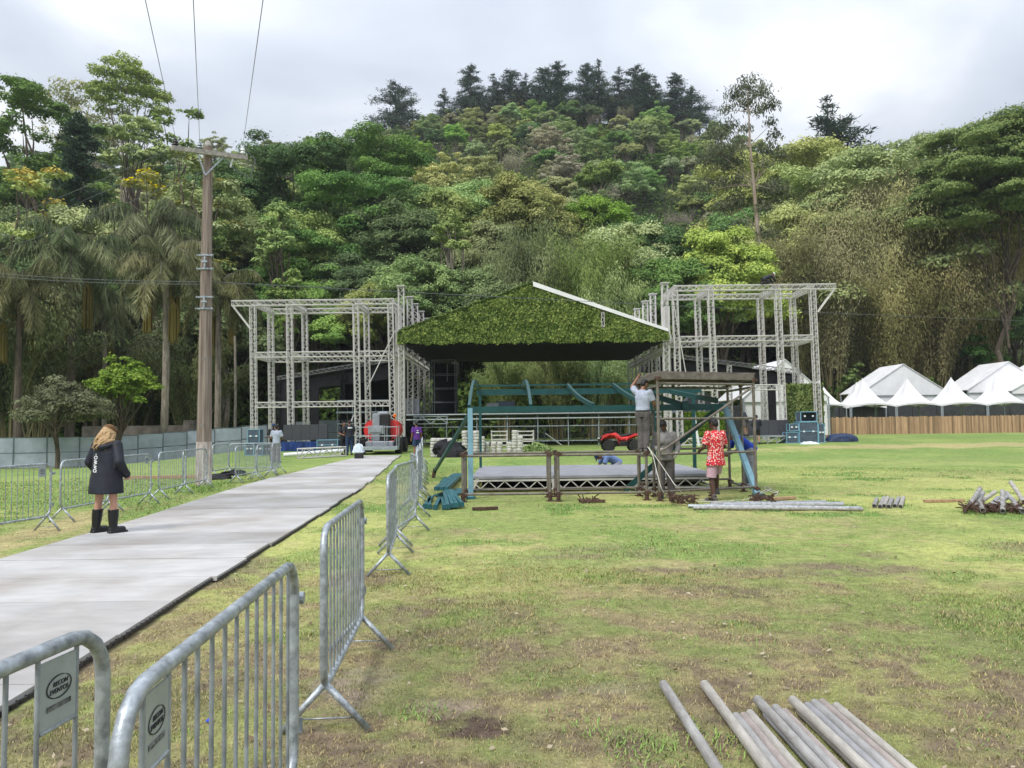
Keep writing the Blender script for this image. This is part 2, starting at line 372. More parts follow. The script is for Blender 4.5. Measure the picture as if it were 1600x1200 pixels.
def floral(name):
    m = bpy.data.materials.new(name); m.use_nodes = True; t = m.node_tree; b = t.nodes['Principled BSDF']; b.inputs['Roughness'].default_value = 0.85
    c = t.nodes.new('ShaderNodeTexCoord'); v = t.nodes.new('ShaderNodeTexVoronoi'); v.inputs['Scale'].default_value = 26
    v2 = t.nodes.new('ShaderNodeTexVoronoi'); v2.inputs['Scale'].default_value = 17
    mpn = t.nodes.new('ShaderNodeMapping'); mpn.inputs['Location'].default_value = (3.1, 1.7, 0.4)
    t.links.new(c.outputs['Object'], v.inputs['Vector']); t.links.new(c.outputs['Object'], mpn.inputs[0]); t.links.new(mpn.outputs[0], v2.inputs['Vector'])
    r1 = t.nodes.new('ShaderNodeValToRGB'); r1.color_ramp.interpolation = 'CONSTANT'
    r1.color_ramp.elements[0].color = (0.80, 0.60, 0.52, 1); r1.color_ramp.elements[1].position = 0.37; r1.color_ramp.elements[1].color = (0.60, 0.022, 0.035, 1)
    r2 = t.nodes.new('ShaderNodeValToRGB'); r2.color_ramp.interpolation = 'CONSTANT'
    r2.color_ramp.elements[0].color = (1, 1, 1, 1); r2.color_ramp.elements[1].position = 0.22; r2.color_ramp.elements[1].color = (0, 0, 0, 1)
    t.links.new(v.outputs['Distance'], r1.inputs[0]); t.links.new(v2.outputs['Distance'], r2.inputs[0])
    mxn = t.nodes.new('ShaderNodeMix'); mxn.data_type = 'RGBA'; mxn.inputs[7].default_value = (0.07, 0.03, 0.10, 1)
    t.links.new(r2.outputs[0], mxn.inputs[0]); t.links.new(r1.outputs[0], mxn.inputs[6]); t.links.new(mxn.outputs[2], b.inputs['Base Color'])
    return m
floral_m = floral('red_floral_cloth')

leaf_rain = fmat('leaf_rain_tree', (0.120, 0.195, 0.050), (0.270, 0.350, 0.100), 0, 0)
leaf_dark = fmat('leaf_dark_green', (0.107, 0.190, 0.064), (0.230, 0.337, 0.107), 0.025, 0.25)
leaf_mid = fmat('leaf_mid_green', (0.199, 0.314, 0.089), (0.397, 0.528, 0.153), 0.035, 0.30)
leaf_olive = fmat('leaf_olive_green', (0.290, 0.345, 0.125), (0.536, 0.574, 0.222), 0.025, 0.25)
leaf_bright = fmat('leaf_bright_green', (0.179, 0.320, 0.070), (0.320, 0.473, 0.115), 0.02, 0.20)
leaf_bamboo = fmat('leaf_bamboo', (0.215, 0.205, 0.090), (0.420, 0.385, 0.180), 0.02, 0.22)
leaf_bamg = fmat('leaf_green_bamboo', (0.160, 0.235, 0.075), (0.330, 0.410, 0.150), 0.02, 0.20)
leaf_palm = fmat('leaf_palm', (0.091, 0.119, 0.055), (0.276, 0.284, 0.134), 0.03, 0.25)
leaf_pine = fmat('leaf_pine', (0.042, 0.070, 0.048), (0.080, 0.120, 0.078), 0.02, 0.22)
leaf_dry = fmat('leaf_dry_twig', (0.306, 0.298, 0.190), (0.474, 0.451, 0.298), 0.025, 0.25)
leaf_under = fmat('leaf_undergrowth', (0.099, 0.161, 0.054), (0.230, 0.298, 0.105), 0.0, 0.0)
flower_y = fmat('yellow_blossom', (0.42, 0.32, 0.03), (0.62, 0.50, 0.05), 0.01, 0.1)
leaf_sage = fmat('leaf_sage_green', (0.276, 0.329, 0.161), (0.474, 0.528, 0.267), 0.03, 0.25)
leaf_ivy = fmat('leaf_ivy', (0.060, 0.130, 0.020), (0.330, 0.420, 0.078), 0.01, 0.06)
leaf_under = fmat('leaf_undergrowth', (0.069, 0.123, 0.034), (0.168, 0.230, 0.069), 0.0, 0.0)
flower_y = fmat('yellow_blossom', (0.42, 0.32, 0.03), (0.62, 0.50, 0.05), 0.01, 0.1)
fruit_y = mat('palm_fruit_strings', (0.20, 0.155, 0.030), 0.9, 0, 0.35, 14, 0.5, stretch=(3, 3, 0.1), col2=(0.09, 0.075, 0.02))
# ------------------------------------------------------------------ ground colour fields (patches of soil, straw, green)
def vnoise(x, y, seed=0):
    x = np.asarray(x, float); y = np.asarray(y, float)
    xi = np.floor(x).astype(np.int64); yi = np.floor(y).astype(np.int64); fx = x - xi; fy = y - yi
    fx = fx * fx * (3 - 2 * fx); fy = fy * fy * (3 - 2 * fy)
    def h(a, b):
        n = (a * 374761393 + b * 668265263 + seed * 974711) & 0x7fffffff
        n = ((n ^ (n >> 13)) * 1274126177) & 0x7fffffff
        return ((n ^ (n >> 16)) & 0xffff) / 65535.0
    return (h(xi, yi) * (1 - fx) + h(xi + 1, yi) * fx) * (1 - fy) + (h(xi, yi + 1) * (1 - fx) + h(xi + 1, yi + 1) * fx) * fy
def fbm(x, y, seed=0, oct=4):
    s = 0; a = 0.5
    for i in range(oct):
        s = s + a * vnoise(np.asarray(x) * 2 ** i + 17.3 * i, np.asarray(y) * 2 ** i - 9.1 * i, seed + i); a *= 0.5
    return s / (1 - 0.5 ** oct)
GREEN = np.array((0.218, 0.270, 0.080)); LIME = np.array((0.360, 0.385, 0.126)); STRAW = np.array((0.385, 0.325, 0.16))
SOIL = np.array((0.180, 0.130, 0.098)); SOILD = np.array((0.095, 0.065, 0.050)); DUST = np.array((0.31, 0.25, 0.20)); LUSH = np.array((0.140, 0.235, 0.055))
_pt = lambda px, py: (gnd(px, py).x, gnd(px, py).y)
PATCH = []   # (x, y, rx, ry, kind)
for px, py, rx, ry, k in ((735, 1135, .20, .17, 'd'), (700, 1120, .12, .10, 'd'), (640, 1150, .12, .08, 's'), (770, 1110, .12, .06, 's'), (1090, 1140, .10, .12, 'd'), (990, 1150, .14, .06, 's'), (545, 1075, .26, .55, 'u'), (620, 1000, .3, .3, 's'), (1125, 1110, .32, .35, 's'), (1060, 1130, .2, .2, 's'),
                          (850, 1085, .3, .12, 's'), (960, 1075, .25, .12, 'u'), (1195, 895, .7, .35, 's'), (1110, 925, .8, .4, 's'), (1380, 890, .5, .3, 's'),
                          (1280, 885, .6, .25, 's'), (650, 955, .35, .3, 's'), (690, 940, .25, .2, 's'), (560, 905, .5, .5, 's'), (250, 1110, .25, .3, 's'), (330, 1070, .35, .3, 's'),
                          (900, 1160, .3, .15, 's'), (960, 1170, .25, .12, 's'), (1060, 890, .5, .25, 's'), (700, 1100, .25, .12, 'u'), (1560, 1105, .2, .2, 's'), (80, 1180, .4, .3, 's')):
    x, y = _pt(px, py); PATCH.append((x, y, rx, ry, k))
def field(x, y):
    """soil, straw, lush, lime weights of the turf at x, y"""
    x = np.asarray(x, float); y = np.asarray(y, float)
    n1 = fbm(x * 0.9, y * 0.9, 3, 5); n2 = fbm(x * 0.22 + 5, y * 0.22, 11, 4); n3 = fbm(x * 3.2, y * 3.2, 23, 4); n4 = fbm(x * 0.45 - 8, y * 0.45, 41, 4)
    near = 1 - sstep(y, 6, 16); n5 = sstep(fbm(x * 9, y * 9, 63, 3), .3, .6)
    left = sstep(-x, 5.5, 9)
    soil = sstep(n1 * 0.62 + n3 * 0.38 + 0.05 * near, 0.57, 0.75) * (0.10 + 0.62 * near); soil = np.maximum(soil, sstep(n3 * .55 + n5 * .25 + n1 * .2, .50, .72) * (1 - sstep(y, 4.2, 9.5)) * .84 * (1 - left)) * (1 - 0.8 * left)
    dust = np.zeros_like(x); dark = np.zeros_like(x)
    wob = (n3 - 0.5) * 1.3 + (n1 - 0.5) * 1.1
    for a, b, rx, ry, k in PATCH:
        q = np.sqrt(((x - a) / rx) ** 2 + ((y - b) / ry) ** 2) + wob
        wgt = 1 - sstep(q, 0.35, 1.35)
        soil = np.maximum(soil, wgt * (0.85 if k == 'd' else 0.74) * (0.55 + 0.6 * n5))
        if k == 'u': dust = np.maximum(dust, wgt)
        if k == 'd': dark = np.maximum(dark, wgt)
    straw = sstep(n2 * 0.5 + n3 * 0.5, 0.40, 0.62) * (0.38 + 0.42 * near)
    # trodden straw lines: far right field, along the left edge of the path
    d1 = np.abs(y - (39.5 + 0.06 * (x - 18))) + (n1 - .5) * 4 + (n2 - .5) * 5
    straw = np.maximum(straw, (1 - sstep(d1, 1.3, 2.6)) * sstep(x, 9, 13) * 0.85)
    d2 = np.abs(y - (29.5 + 0.05 * x)) + (n1 - .5) * 4
    straw = np.maximum(straw, (1 - sstep(d2, 0.8, 2.4)) * sstep(x, 5, 8) * 0.35)
    pl = path_left(y)
    d3 = np.abs(x - (pl - 1.05)) + (n1 - .5) * 0.9
    straw = np.maximum(straw, (1 - sstep(d3, 0.35, 0.75)) * (1 - sstep(y, 17, 22)) * 0.9)
    d4 = np.abs(x + 4.2) + (n1 - .5) * 1.2
    straw = np.maximum(straw, (1 - sstep(d4, 0.1, 0.6)) * sstep(y, 15, 20) * (1 - sstep(y, 24, 30)) * .7)
    lush = np.maximum(sstep(n4, 0.58, 0.72) * 0.8, sstep(fbm(x * 1.1 + 31, y * 1.1, 77, 4), 0.64, 0.74)) * (1 - 0.5 * near)
    lush = np.maximum(lush, left * sstep(y, 14, 18) * (0.45 + 0.4 * n1)); lush = np.maximum(lush, sstep(y, 19, 30) * (0.35 + 0.5 * n2)) * (1 - np.maximum((1 - sstep(d1, 1.3, 2.6)) * sstep(x, 9, 13), (1 - sstep(d2, 0.8, 2.4)) * sstep(x, 5, 8) * .4) * .9)
    return np.clip(soil, 0, 1), np.clip(straw * (1 - lush * .6), 0, 1), np.clip(lush, 0, 1), dust, dark
def path_left(y): return np.interp(y, [3, 9.6, 14, 20, 25, 30, 38], [-5.6, -6.42, -6.75, -7.4, -7.8, -7.8, -7.45])
def path_right(y): return np.interp(y, [3, 4.7, 6.7, 8.4, 19.2, 30, 38], [-2.85, -2.95, -3.12, -3.25, -3.9, -4.9, -5.6])
def ground_col(x, y):
    so_, st, lu, du, dk = field(x, y)
    n = fbm(np.asarray(x) * 6, np.asarray(y) * 6, 51, 3)[..., None]
    k = sstep(fbm(np.asarray(x) * .33, np.asarray(y) * .33, 91, 4), .35, .65)[..., None]
    c = GREEN * (1 - k) + LIME * k
    c = c * (1 - st[..., None]) + STRAW * st[..., None]
    c = c * (1 - lu[..., None]) + LUSH * lu[..., None]
    s = SOIL * (1 - dk[..., None]) + SOILD * dk[..., None]; s = s * (1 - du[..., None]) + DUST * du[..., None]
    c = c * (1 - so_[..., None]) + s * so_[..., None]
    return c * (0.82 + 0.36 * n)
def build_ground():
    ys = [-40, -20, -10, -5, -2, 0]; y = 0.6
    while y < 900: ys.append(y); y += max(0.045, 0.011 * y) if y < 60 else 0.16 * (y - 50)
    xs = [0.0]; x = 0
    while x < 900:
        x += 0.05 if x < 3.5 else (0.05 + 0.022 * (x - 3.5) if x < 55 else 0.2 * (x - 48)); xs.append(x)
    xs = np.array([-a for a in xs[:0:-1]] + xs); ys = np.array(ys + [1800.0]); xs = np.concatenate([[-1800.], xs, [1800.]])
    X, Y = np.meshgrid(xs, ys); nx, ny = len(xs), len(ys)
    fade = sstep(np.abs(X), 60, 20) if False else 1
    Z = gz(X, Y) + (fbm(X * 1.6, Y * 1.6, 7, 4) - 0.5) * 0.035 * (1 - sstep(Y, 14, 30))
    so_, st, lu, du, dk = field(X, Y); Z = Z - so_ * 0.014 * (1 - sstep(Y, 14, 30))
    # kept a little lower beneath the path boards
    me = bpy.data.meshes.new('ground'); V = np.stack([X, Y, Z], -1).reshape(-1, 3)
    i = np.arange(ny - 1)[:, None] * nx + np.arange(nx - 1)[None, :]
    Fq = np.stack([i, i + 1, i + 1 + nx, i + nx], -1).reshape(-1, 4)
    fill_mesh(me, V, Fq); me.polygons.foreach_set('use_smooth', np.ones(len(Fq), bool))
    a = me.attributes.new('col', 'FLOAT_COLOR', 'POINT')
    c = ground_col(X, Y); dn = (1 - sstep(Y, 4.5, 11))[..., None]; c = (c * (1 - dn) + (c * .58 + SOIL * .22) * dn).reshape(-1, 3); a.data.foreach_set('color', np.concatenate([c, np.ones((len(c), 1))], 1).ravel())  # near turf browned to soil and thatch, shade among blades put into the colour
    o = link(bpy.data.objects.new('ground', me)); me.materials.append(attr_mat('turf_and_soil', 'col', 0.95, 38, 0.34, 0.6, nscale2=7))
    o['kind'] = 'structure'; return o
def fill_mesh(me, V, Fq):
    n, k = Fq.shape
    me.vertices.add(len(V)); me.vertices.foreach_set('co', np.ascontiguousarray(V, dtype=np.float32).ravel())
    me.loops.add(n * k); me.loops.foreach_set('vertex_index', np.ascontiguousarray(Fq, dtype=np.int32).ravel())
    me.polygons.add(n); me.polygons.foreach_set('loop_start', np.arange(n, dtype=np.int32) * k)
    me.update(calc_edges=True); me.validate()
def build_grass():
    rng = np.random.default_rng(5)
    def blades(n, r0, r1, hmin, hmax, wid, spread, lushmode=False):
        r = np.exp(rng.uniform(np.log(r0), np.log(r1), n)); a = rng.uniform(-0.80, 0.80, n)
        x = r * np.sin(a); y = r * np.cos(a)
        so_, st, lu, du, dk = field(x, y)
        inpath = (x > path_left(y) - 0.05) & (x < path_right(y) + 0.06) & (y < 38.6)
        n6 = sstep(fbm(x * 13, y * 13, 29, 3), .32, .6); keep = (rng.uniform(size=n) > so_ * 0.90) & ~inpath & (rng.uniform(size=n) < .40 + .60 * n6)
        if lushmode: keep &= (lu > 0.35)
        x, y, r, st, lu = x[keep], y[keep], r[keep], st[keep], lu[keep]; m = len(x)
        c = ground_col(x, y); dry = (rng.uniform(size=m) < 0.30 + 0.5 * st)
        c = np.where(dry[:, None], STRAW * rng.uniform(.8, 1.4, (m, 1)), c * rng.uniform(.75, 1.5, (m, 1)))
        h = rng.uniform(hmin, hmax, m) * (0.7 + 0.9 * lu) * (1 + 0.02 * r); w = wid * (0.7 + 0.28 * r)
        th = rng.uniform(0, 6.283, m); lean = rng.uniform(.2, 1.0, m) * spread; ld = rng.uniform(0, 6.283, m)
        z = gz(x, y) + (fbm(x * 1.6, y * 1.6, 7, 4) - 0.5) * 0.035 * (1 - sstep(y, 14, 30)) - 0.012
        P = np.stack([x, y, z], -1); D = np.stack([np.cos(th), np.sin(th), 0 * th], -1) * w[:, None]
        L = np.stack([np.cos(ld) * lean * h, np.sin(ld) * lean * h, h * np.sqrt(np.clip(1 - lean ** 2 * .8, .08, 1))], -1)
        mid = P + L * 0.55 + np.array([0, 0, 1]) * (h * 0.12)[:, None]
        V = np.stack([P - D, P + D, mid + D * .7, mid - D * .7, P + L], 1)
        return V.reshape(-1, 3), m, c
    sets = [blades(620000, 1.5, 9, .014, .040, .0014, 0.98), blades(230000, 7, 30, .014, .034, .0016, 0.95), blades(9000, 2.0, 12, .022, .05, .0020, 0.99, True)]
    # single broad tufts of coarse grass
    V = np.concatenate([s[0] for s in sets]); c = np.concatenate([s[2] for s in sets]); m = len(c)
    tv, tc_ = [], []
    for px, py, n, rad in ((1060, 1000, 30, .2), (700, 920, 40, .25), (930, 1140, 60, .13), (1000, 1165, 120, .2), (1150, 1165, 70, .16), (880, 1125, 40, .2), (950, 940, 60, .3), (1180, 1000, 40, .2), (1490, 1025, 70, .35),
                           (1010, 1180, 120, .22), (1080, 1150, 60, .2), (280, 1150, 50, .12), (660, 1115, 50, .15), (840, 1060, 30, .15), (1420, 950, 60, .3), (1560, 1150, 60, .3), (1330, 1010, 60, .3),
                           (300, 764, 190, .55), (335, 760, 150, .5), (318, 768, 150, .5), (280, 770, 60, .4), (530, 930, 50, .3)):
        g = gnd(px, py); big = 2.1 if py < 800 else 1
        for _ in range(n):
            a, q = rng.uniform(0, 6.28), rad * math.sqrt(rng.uniform()); bx, by = g.x + q * math.cos(a), g.y + q * math.sin(a)
            h = rng.uniform(.04, .10) * (big if big > 1 else .75); w = .0030 * big; th = rng.uniform(0, 6.28); l = rng.uniform(.55 if py > 800 else .3, .98); b2 = gzf(bx, by) - .01
            P = np.array((bx, by, b2)); D = np.array((math.cos(th), math.sin(th), 0)) * w; L = np.array((-math.sin(th) * l * h, math.cos(th) * l * h, h * (1.1 - l * .75)))
            M_ = P + L * .55 + np.array((0, 0, h * .14)); tv += [P - D, P + D, M_ + D * .8, M_ - D * .8, P + L]
            tc_.append(LUSH * rng.uniform(.8, 1.6) + np.array((.03, .03, .01)))
    V = np.concatenate([V, np.array(tv)]); c = np.concatenate([c, np.array(tc_)]); m = len(c)
    b = np.arange(m)[:, None] * 5
    me = bpy.data.meshes.new('grass')
    # quad + triangle per blade, as three triangles
    T = np.concatenate([b + np.array([0, 1, 2]), b + np.array([0, 2, 3]), b + np.array([3, 2, 4])], 1).reshape(-1, 3)
    fill_mesh(me, V, T)
    a = me.attributes.new('col', 'FLOAT_COLOR', 'FACE'); c4 = np.concatenate([c, np.ones((m, 1))], 1)
    a.data.foreach_set('color', np.repeat(c4, 3, 0).astype(np.float32).ravel())
    o = link(bpy.data.objects.new('grass', me)); me.materials.append(attr_mat('grass_blade', 'col', 0.8, 1, 0, 0))
    tag(o, 'short patchy grass growing across the field and beside the grey path', 'grass', kind='stuff')
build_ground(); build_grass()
def build_litter():
    rng = np.random.default_rng(15); n = 900; r = np.exp(rng.uniform(math.log(1.8), math.log(16), n)); a = rng.uniform(-.75, .75, n); x = r * np.sin(a); y = r * np.cos(a)
    k = ~((x > path_left(y) - .05) & (x < path_right(y) + .06)); x, y, r = x[k], y[k], r[k]; n = len(x)
    me = leaf_mesh('dry_litter', np.stack([x, y, gz(x, y) + (fbm(x * 1.6, y * 1.6, 7, 4) - .5) * .035 * (1 - sstep(y, 14, 30)) + .018], -1), rng.normal(size=(n, 3)) * .35 + np.array((0, 0, 1.)), rng.uniform(.008, .022, n) * (1 + .05 * r), .5, rng.uniform(0, 1, n), rng)
    me.materials.append(fmat('dry_leaf_litter', (.16, .10, .06), (.52, .44, .30), 0, 0)); o = link(bpy.data.objects.new('dry_litter', me)); tag(o, 'dry leaves and small pale bits scattered over the near grass', 'litter', kind='stuff')

# ------------------------------------------------------------------ path of interlocking boards
def build_path():
    rng = random.Random(4); mb = MB(); tints = []; side = MB()
    y = 2.6; rows = []
    while y < 38.0:
        d = 1.16; y1 = min(y + d, 38.3)
        jog = rng.uniform(-.045, .045)
        xl0, xl1 = float(path_left(y)), float(path_left(y1)); xr0, xr1 = float(path_right(y)) + jog, float(path_right(y1)) + jog
        k = 3; rows.append((y, y1, xr0, xr1))
        tone = 0.74 if 14.5 < y < 18.5 else rng.choice([0.93, 1.0, 1.03, 1.07, 0.84])
        for i in range(k):
            a0, a1 = xl0 + (xr0 - xl0) * i / k, xl0 + (xr0 - xl0) * (i + 1) / k
            b0, b1 = xl1 + (xr1 - xl1) * i / k, xl1 + (xr1 - xl1) * (i + 1) / k
            g = 0.0006; z0, z1 = gzf(a0, y) + .055, gzf(b0, y1) + .055
            dz = .004 * (int(y * 10) % 2)
            top = [(a0 + g, y + .005, z0 + dz), (a1 - g, y + .005, z0 + dz), (b1 - g, y1 - .005, z1 + dz), (b0 + g, y1 - .005, z1 + dz)]
            low = [(p[0], p[1], p[2] - .05) for p in top]
            o = len(mb.v); mb.add(top + low, [(0, 1, 2, 3), (7, 6, 5, 4), (0, 4, 5, 1), (1, 5, 6, 2), (2, 6, 7, 3), (3, 7, 4, 0)])
            tints += [tone * rng.uniform(.97, 1.03)] * 6
        y = y1
    o = struct('path', mb, attr_path())
    a = o.data.attributes.new('tint', 'FLOAT', 'FACE'); a.data.foreach_set('value', tints)
    # dark ribbed edge of the boards on the right side
    e = MB(); y = 2.62
    while y < 20:
        q = [r for r in rows if r[0] <= y < r[1]][0]; x = q[2] + (q[3] - q[2]) * (y - q[0]) / (q[1] - q[0]) - .008; e.box((x + .022, y + .04, gzf(x, y) + .018), (.008, .07, .032)); e.box((x + .0, y + .085, gzf(x, y) + .018), (.04, .008, .036)); y += .095
    struct('path_edge', e, mat('path_edge_plastic', (.045, .04, .036), .8, 0, .3, 20))
def attr_path():
    m = bpy.data.materials.new('grey_board'); m.use_nodes = True; t = m.node_tree; b = t.nodes['Principled BSDF']; b.inputs['Roughness'].default_value = 0.6
    c = t.nodes.new('ShaderNodeTexCoord'); mpn = t.nodes.new('ShaderNodeMapping'); mpn.inputs['Scale'].default_value = (0.9, 2.0, 1)
    n = t.nodes.new('ShaderNodeTexNoise'); n.inputs['Scale'].default_value = 2.2; n.inputs['Detail'].default_value = 8; n.inputs['Roughness'].default_value = .65
    n2 = t.nodes.new('ShaderNodeTexNoise'); n2.inputs['Scale'].default_value = 0.7; n2.inputs['Detail'].default_value = 5
    r = t.nodes.new('ShaderNodeValToRGB'); r.color_ramp.elements[0].position = .3; r.color_ramp.elements[0].color = (.40, .393, .388, 1); r.color_ramp.elements[1].position = .7; r.color_ramp.elements[1].color = (.525, .515, .508, 1)
    r2 = t.nodes.new('ShaderNodeValToRGB'); r2.color_ramp.elements[0].position = .35; r2.color_ramp.elements[0].color = (.74, .70, .66, 1); r2.color_ramp.elements[1].position = .6; r2.color_ramp.elements[1].color = (1, 1, 1, 1)
    t.links.new(c.outputs['Object'], mpn.inputs[0]); t.links.new(mpn.outputs[0], n.inputs['Vector']); t.links.new(c.outputs['Object'], n2.inputs['Vector'])
    t.links.new(n.outputs['Fac'], r.inputs[0]); t.links.new(n2.outputs['Fac'], r2.inputs[0])
    mu = t.nodes.new('ShaderNodeMix'); mu.data_type = 'RGBA'; mu.blend_type = 'MULTIPLY'; mu.inputs[0].default_value = 1
    t.links.new(r.outputs[0], mu.inputs[6]); t.links.new(r2.outputs[0], mu.inputs[7])
    a = t.nodes.new('ShaderNodeAttribute'); a.attribute_name = 'tint'; s = t.nodes.new('ShaderNodeVectorMath'); s.operation = 'SCALE'
    t.links.new(mu.outputs[2], s.inputs[0]); t.links.new(a.outputs['Fac'], s.inputs['Scale']); t.links.new(s.outputs[0], b.inputs['Base Color'])
    bp = t.nodes.new('ShaderNodeBump'); bp.inputs['Strength'].default_value = .08; t.links.new(n.outputs['Fac'], bp.inputs['Height']); t.links.new(bp.outputs[0], b.inputs['Normal'])
    return m
build_path()

# ------------------------------------------------------------------ wooded hill
RPX = [-900, -300, 0, 200, 300, 400, 500, 600, 700, 800, 900, 1000, 1080, 1150, 1230, 1350, 1450, 1600, 1900, 2500]
RPY = [350, 300, 262, 262, 250, 248, 232, 212, 196, 180, 174, 178, 190, 222, 256, 268, 262, 250, 300, 350]
YB, YR = 74.0, 230.0
def ybase(X): return YB + 20 * sstep(X, 12, 26)
def hz(X, Y):
    X = np.asarray(X, float); Y = np.asarray(Y, float)
    yb = ybase(X); px = 800 + 1200 * X / np.maximum(Y, YB); py = np.interp(px, RPX, RPY)
    zr = (664 - 0.012 * (px - 800) - py) / 1200 * YR
    s = (Y - yb) / (YR - yb); up = np.where(s < 0, s * 0.4, np.clip(s, 0, 1))
    z = zr * (0.97 * up + 0.03 * up * up) + np.where(s > 1, -(s - 1) * zr * 0.75, 0)
    return z + 0.35
def hzf(x, y): return max(float(hz(x, y)), gzf(x, y))
def build_hill():
    ys = np.concatenate([np.arange(70, 250, 3.0), np.arange(250, 420, 12)]); us = np.linspace(-1.25, 1.25, 150)
    U, Y = np.meshgrid(us, ys); X = U * np.maximum(Y, 74); Z = hz(X, Y) + (fbm(X * .12, Y * .12, 5, 4) - .5) * 1.6 * sstep(Y, 76, 100) - 0.6 * (1 - sstep(Y - ybase(X), -4, 4))
    V = np.stack([X, Y, Z], -1).reshape(-1, 3); ny, nx = X.shape
    i = np.arange(ny - 1)[:, None] * nx + np.arange(nx - 1)[None, :]
    me = bpy.data.meshes.new('hill'); fill_mesh(me, V, np.stack([i, i + 1, i + 1 + nx, i + nx], -1).reshape(-1, 4))
    me.polygons.foreach_set('use_smooth', np.ones(len(me.polygons), bool))
    o = link(bpy.data.objects.new('hill', me)); me.materials.append(mat('forest_floor', (0.05, 0.06, 0.022), 0.95, 0, .4, .25, .5, col2=(0.024, 0.032, 0.012))); o['kind'] = 'structure'
build_hill()

# ------------------------------------------------------------------ leaves and trees
def unit(v): return v / np.maximum(np.linalg.norm(v, axis=-1, keepdims=True), 1e-6)
def leaf_mesh(name, C, Nn, size, aspect, tint, rng, axis=None):
    n = len(C); Nn = unit(Nn)
    if axis is None: axis = rng.normal(size=(n, 3))
    t = axis - Nn * (axis * Nn).sum(-1, keepdims=True); t = unit(t); b = np.cross(Nn, t)
    size = np.broadcast_to(np.asarray(size, float), (n,))[:, None]
    A = t * size; B = b * size * aspect
    V = np.stack([C - A, C + B - A * .1, C + A, C - B - A * .1], 1).reshape(-1, 3)
    me = bpy.data.meshes.new(name); fill_mesh(me, V, np.arange(n * 4).reshape(-1, 4))
    a = me.attributes.new('tint', 'FLOAT', 'FACE'); a.data.foreach_set('value', np.clip(tint, 0, 1).astype(np.float32))
    return me
def puffs(rng, cs, rs, per, flat=1.0, up=0.35, shell=0.55, wild=.38):
    """leaf centres, normals and tints spread through a set of leaf clumps"""
    C, Nn, T = [], [], []
    for c, r in zip(cs, rs):
        r = np.asarray(r, float) * np.ones(3); n = max(14, int(per * (r[0] * r[1])))
        d = unit(rng.normal(size=(n, 3))); d[:, 2] = np.where(d[:, 2] < -0.25, -d[:, 2], d[:, 2])
        q = shell + (1 - shell) * rng.uniform(size=(n, 1)) ** 0.6
        q = q * (1 + 0.28 * rng.normal(size=(n, 1)) * (rng.uniform(size=(n, 1)) < .3))
        C.append(np.asarray(c) + d * q * r); Nn.append(d * 0.9 + rng.normal(size=(n, 3)) * wild + np.array((0, 0, up)))
        T.append(np.full(n, rng.uniform(.1, .9)) + rng.normal(size=n) * .13)
    return np.concatenate(C), np.concatenate(Nn), np.concatenate(T)
def limb(mb, p0, p1, r0, r1, rng, sag=0.0, n=5):
    p0, p1 = np.asarray(p0, float), np.asarray(p1, float); L = np.linalg.norm(p1 - p0)
    pts = [p0 + (p1 - p0) * t + np.array((rng.normal() * .03 * L * math.sin(3.14 * t), rng.normal() * .03 * L * math.sin(3.14 * t), sag * L * math.sin(3.14 * t))) for t in np.linspace(0, 1, n)]
    mb.tube(pts, list(np.linspace(r0, r1, n)), 6)
def P_broad(seed, H, Rr, base=.28, npuff=20, per=95, ls=.26, flat=.8, lmat=None, tmat=None, aspect=.55, spread=.62, sub_=5):
    """crown in two steps: boughs through an uneven dome, each carrying its own small leaf clumps with gaps between"""
    rng = np.random.default_rng(seed); tr = MB(); hc = H * (1 + base) / 2; hr = H * (1 - base) / 2
    bs, cs, rs = [], [], []
    lob = rng.normal(size=(5, 3)); lob = unit(lob) * np.array((1, 1, .7))
    for i in range(npuff):
        d = unit(rng.normal(size=3)); d[2] = abs(d[2]) * 1.15 - .38; k = .78 + .34 * max(0, float((lob @ d).max())) ** 2; rr = rng.uniform(.5, 1.0) ** .7 * k
        b = np.array((0, 0, hc - .05 * H)) + d * np.array((Rr * spread * 1.15, Rr * spread * 1.15, hr * .80)) * rr; pr = Rr * rng.uniform(.22, .38); bs.append(b)
        for m in range(sub_):
            e = unit(rng.normal(size=3)); e[2] = abs(e[2]) * .9 - .15; q = pr * rng.uniform(.36, .60)
            cs.append(b + e * pr * np.array((.85, .85, .62 * flat / .8)) + d * pr * .15); rs.append((q, q, q * flat * rng.uniform(.7, 1.25)))
    lift = H - max(c[2] + r[2] for c, r in zip(cs, rs)); cs = [c + np.array((0, 0, lift)) for c in cs]; bs = [b + np.array((0, 0, lift)) for b in bs]
    limb(tr, (0, 0, -1.2), (0, 0, H * .55), min(H * .022, .30) + .06, min(H * .013, .2), rng)
    for k in range(min(16, npuff)): limb(tr, (0, 0, H * rng.uniform(.22, .52)), bs[k], min(H * .0095, .14), .03, rng, .06)
    C, Nn, T = puffs(rng, cs, rs, per * 1.25)
    return [('trunk', mesh_from(tr, 'trunk'), tmat or bark), ('crown', leaf_mesh('crown', C, Nn, rng.uniform(.6, 1.25, len(C)) * ls, aspect, T, rng), lmat or leaf_mid)]
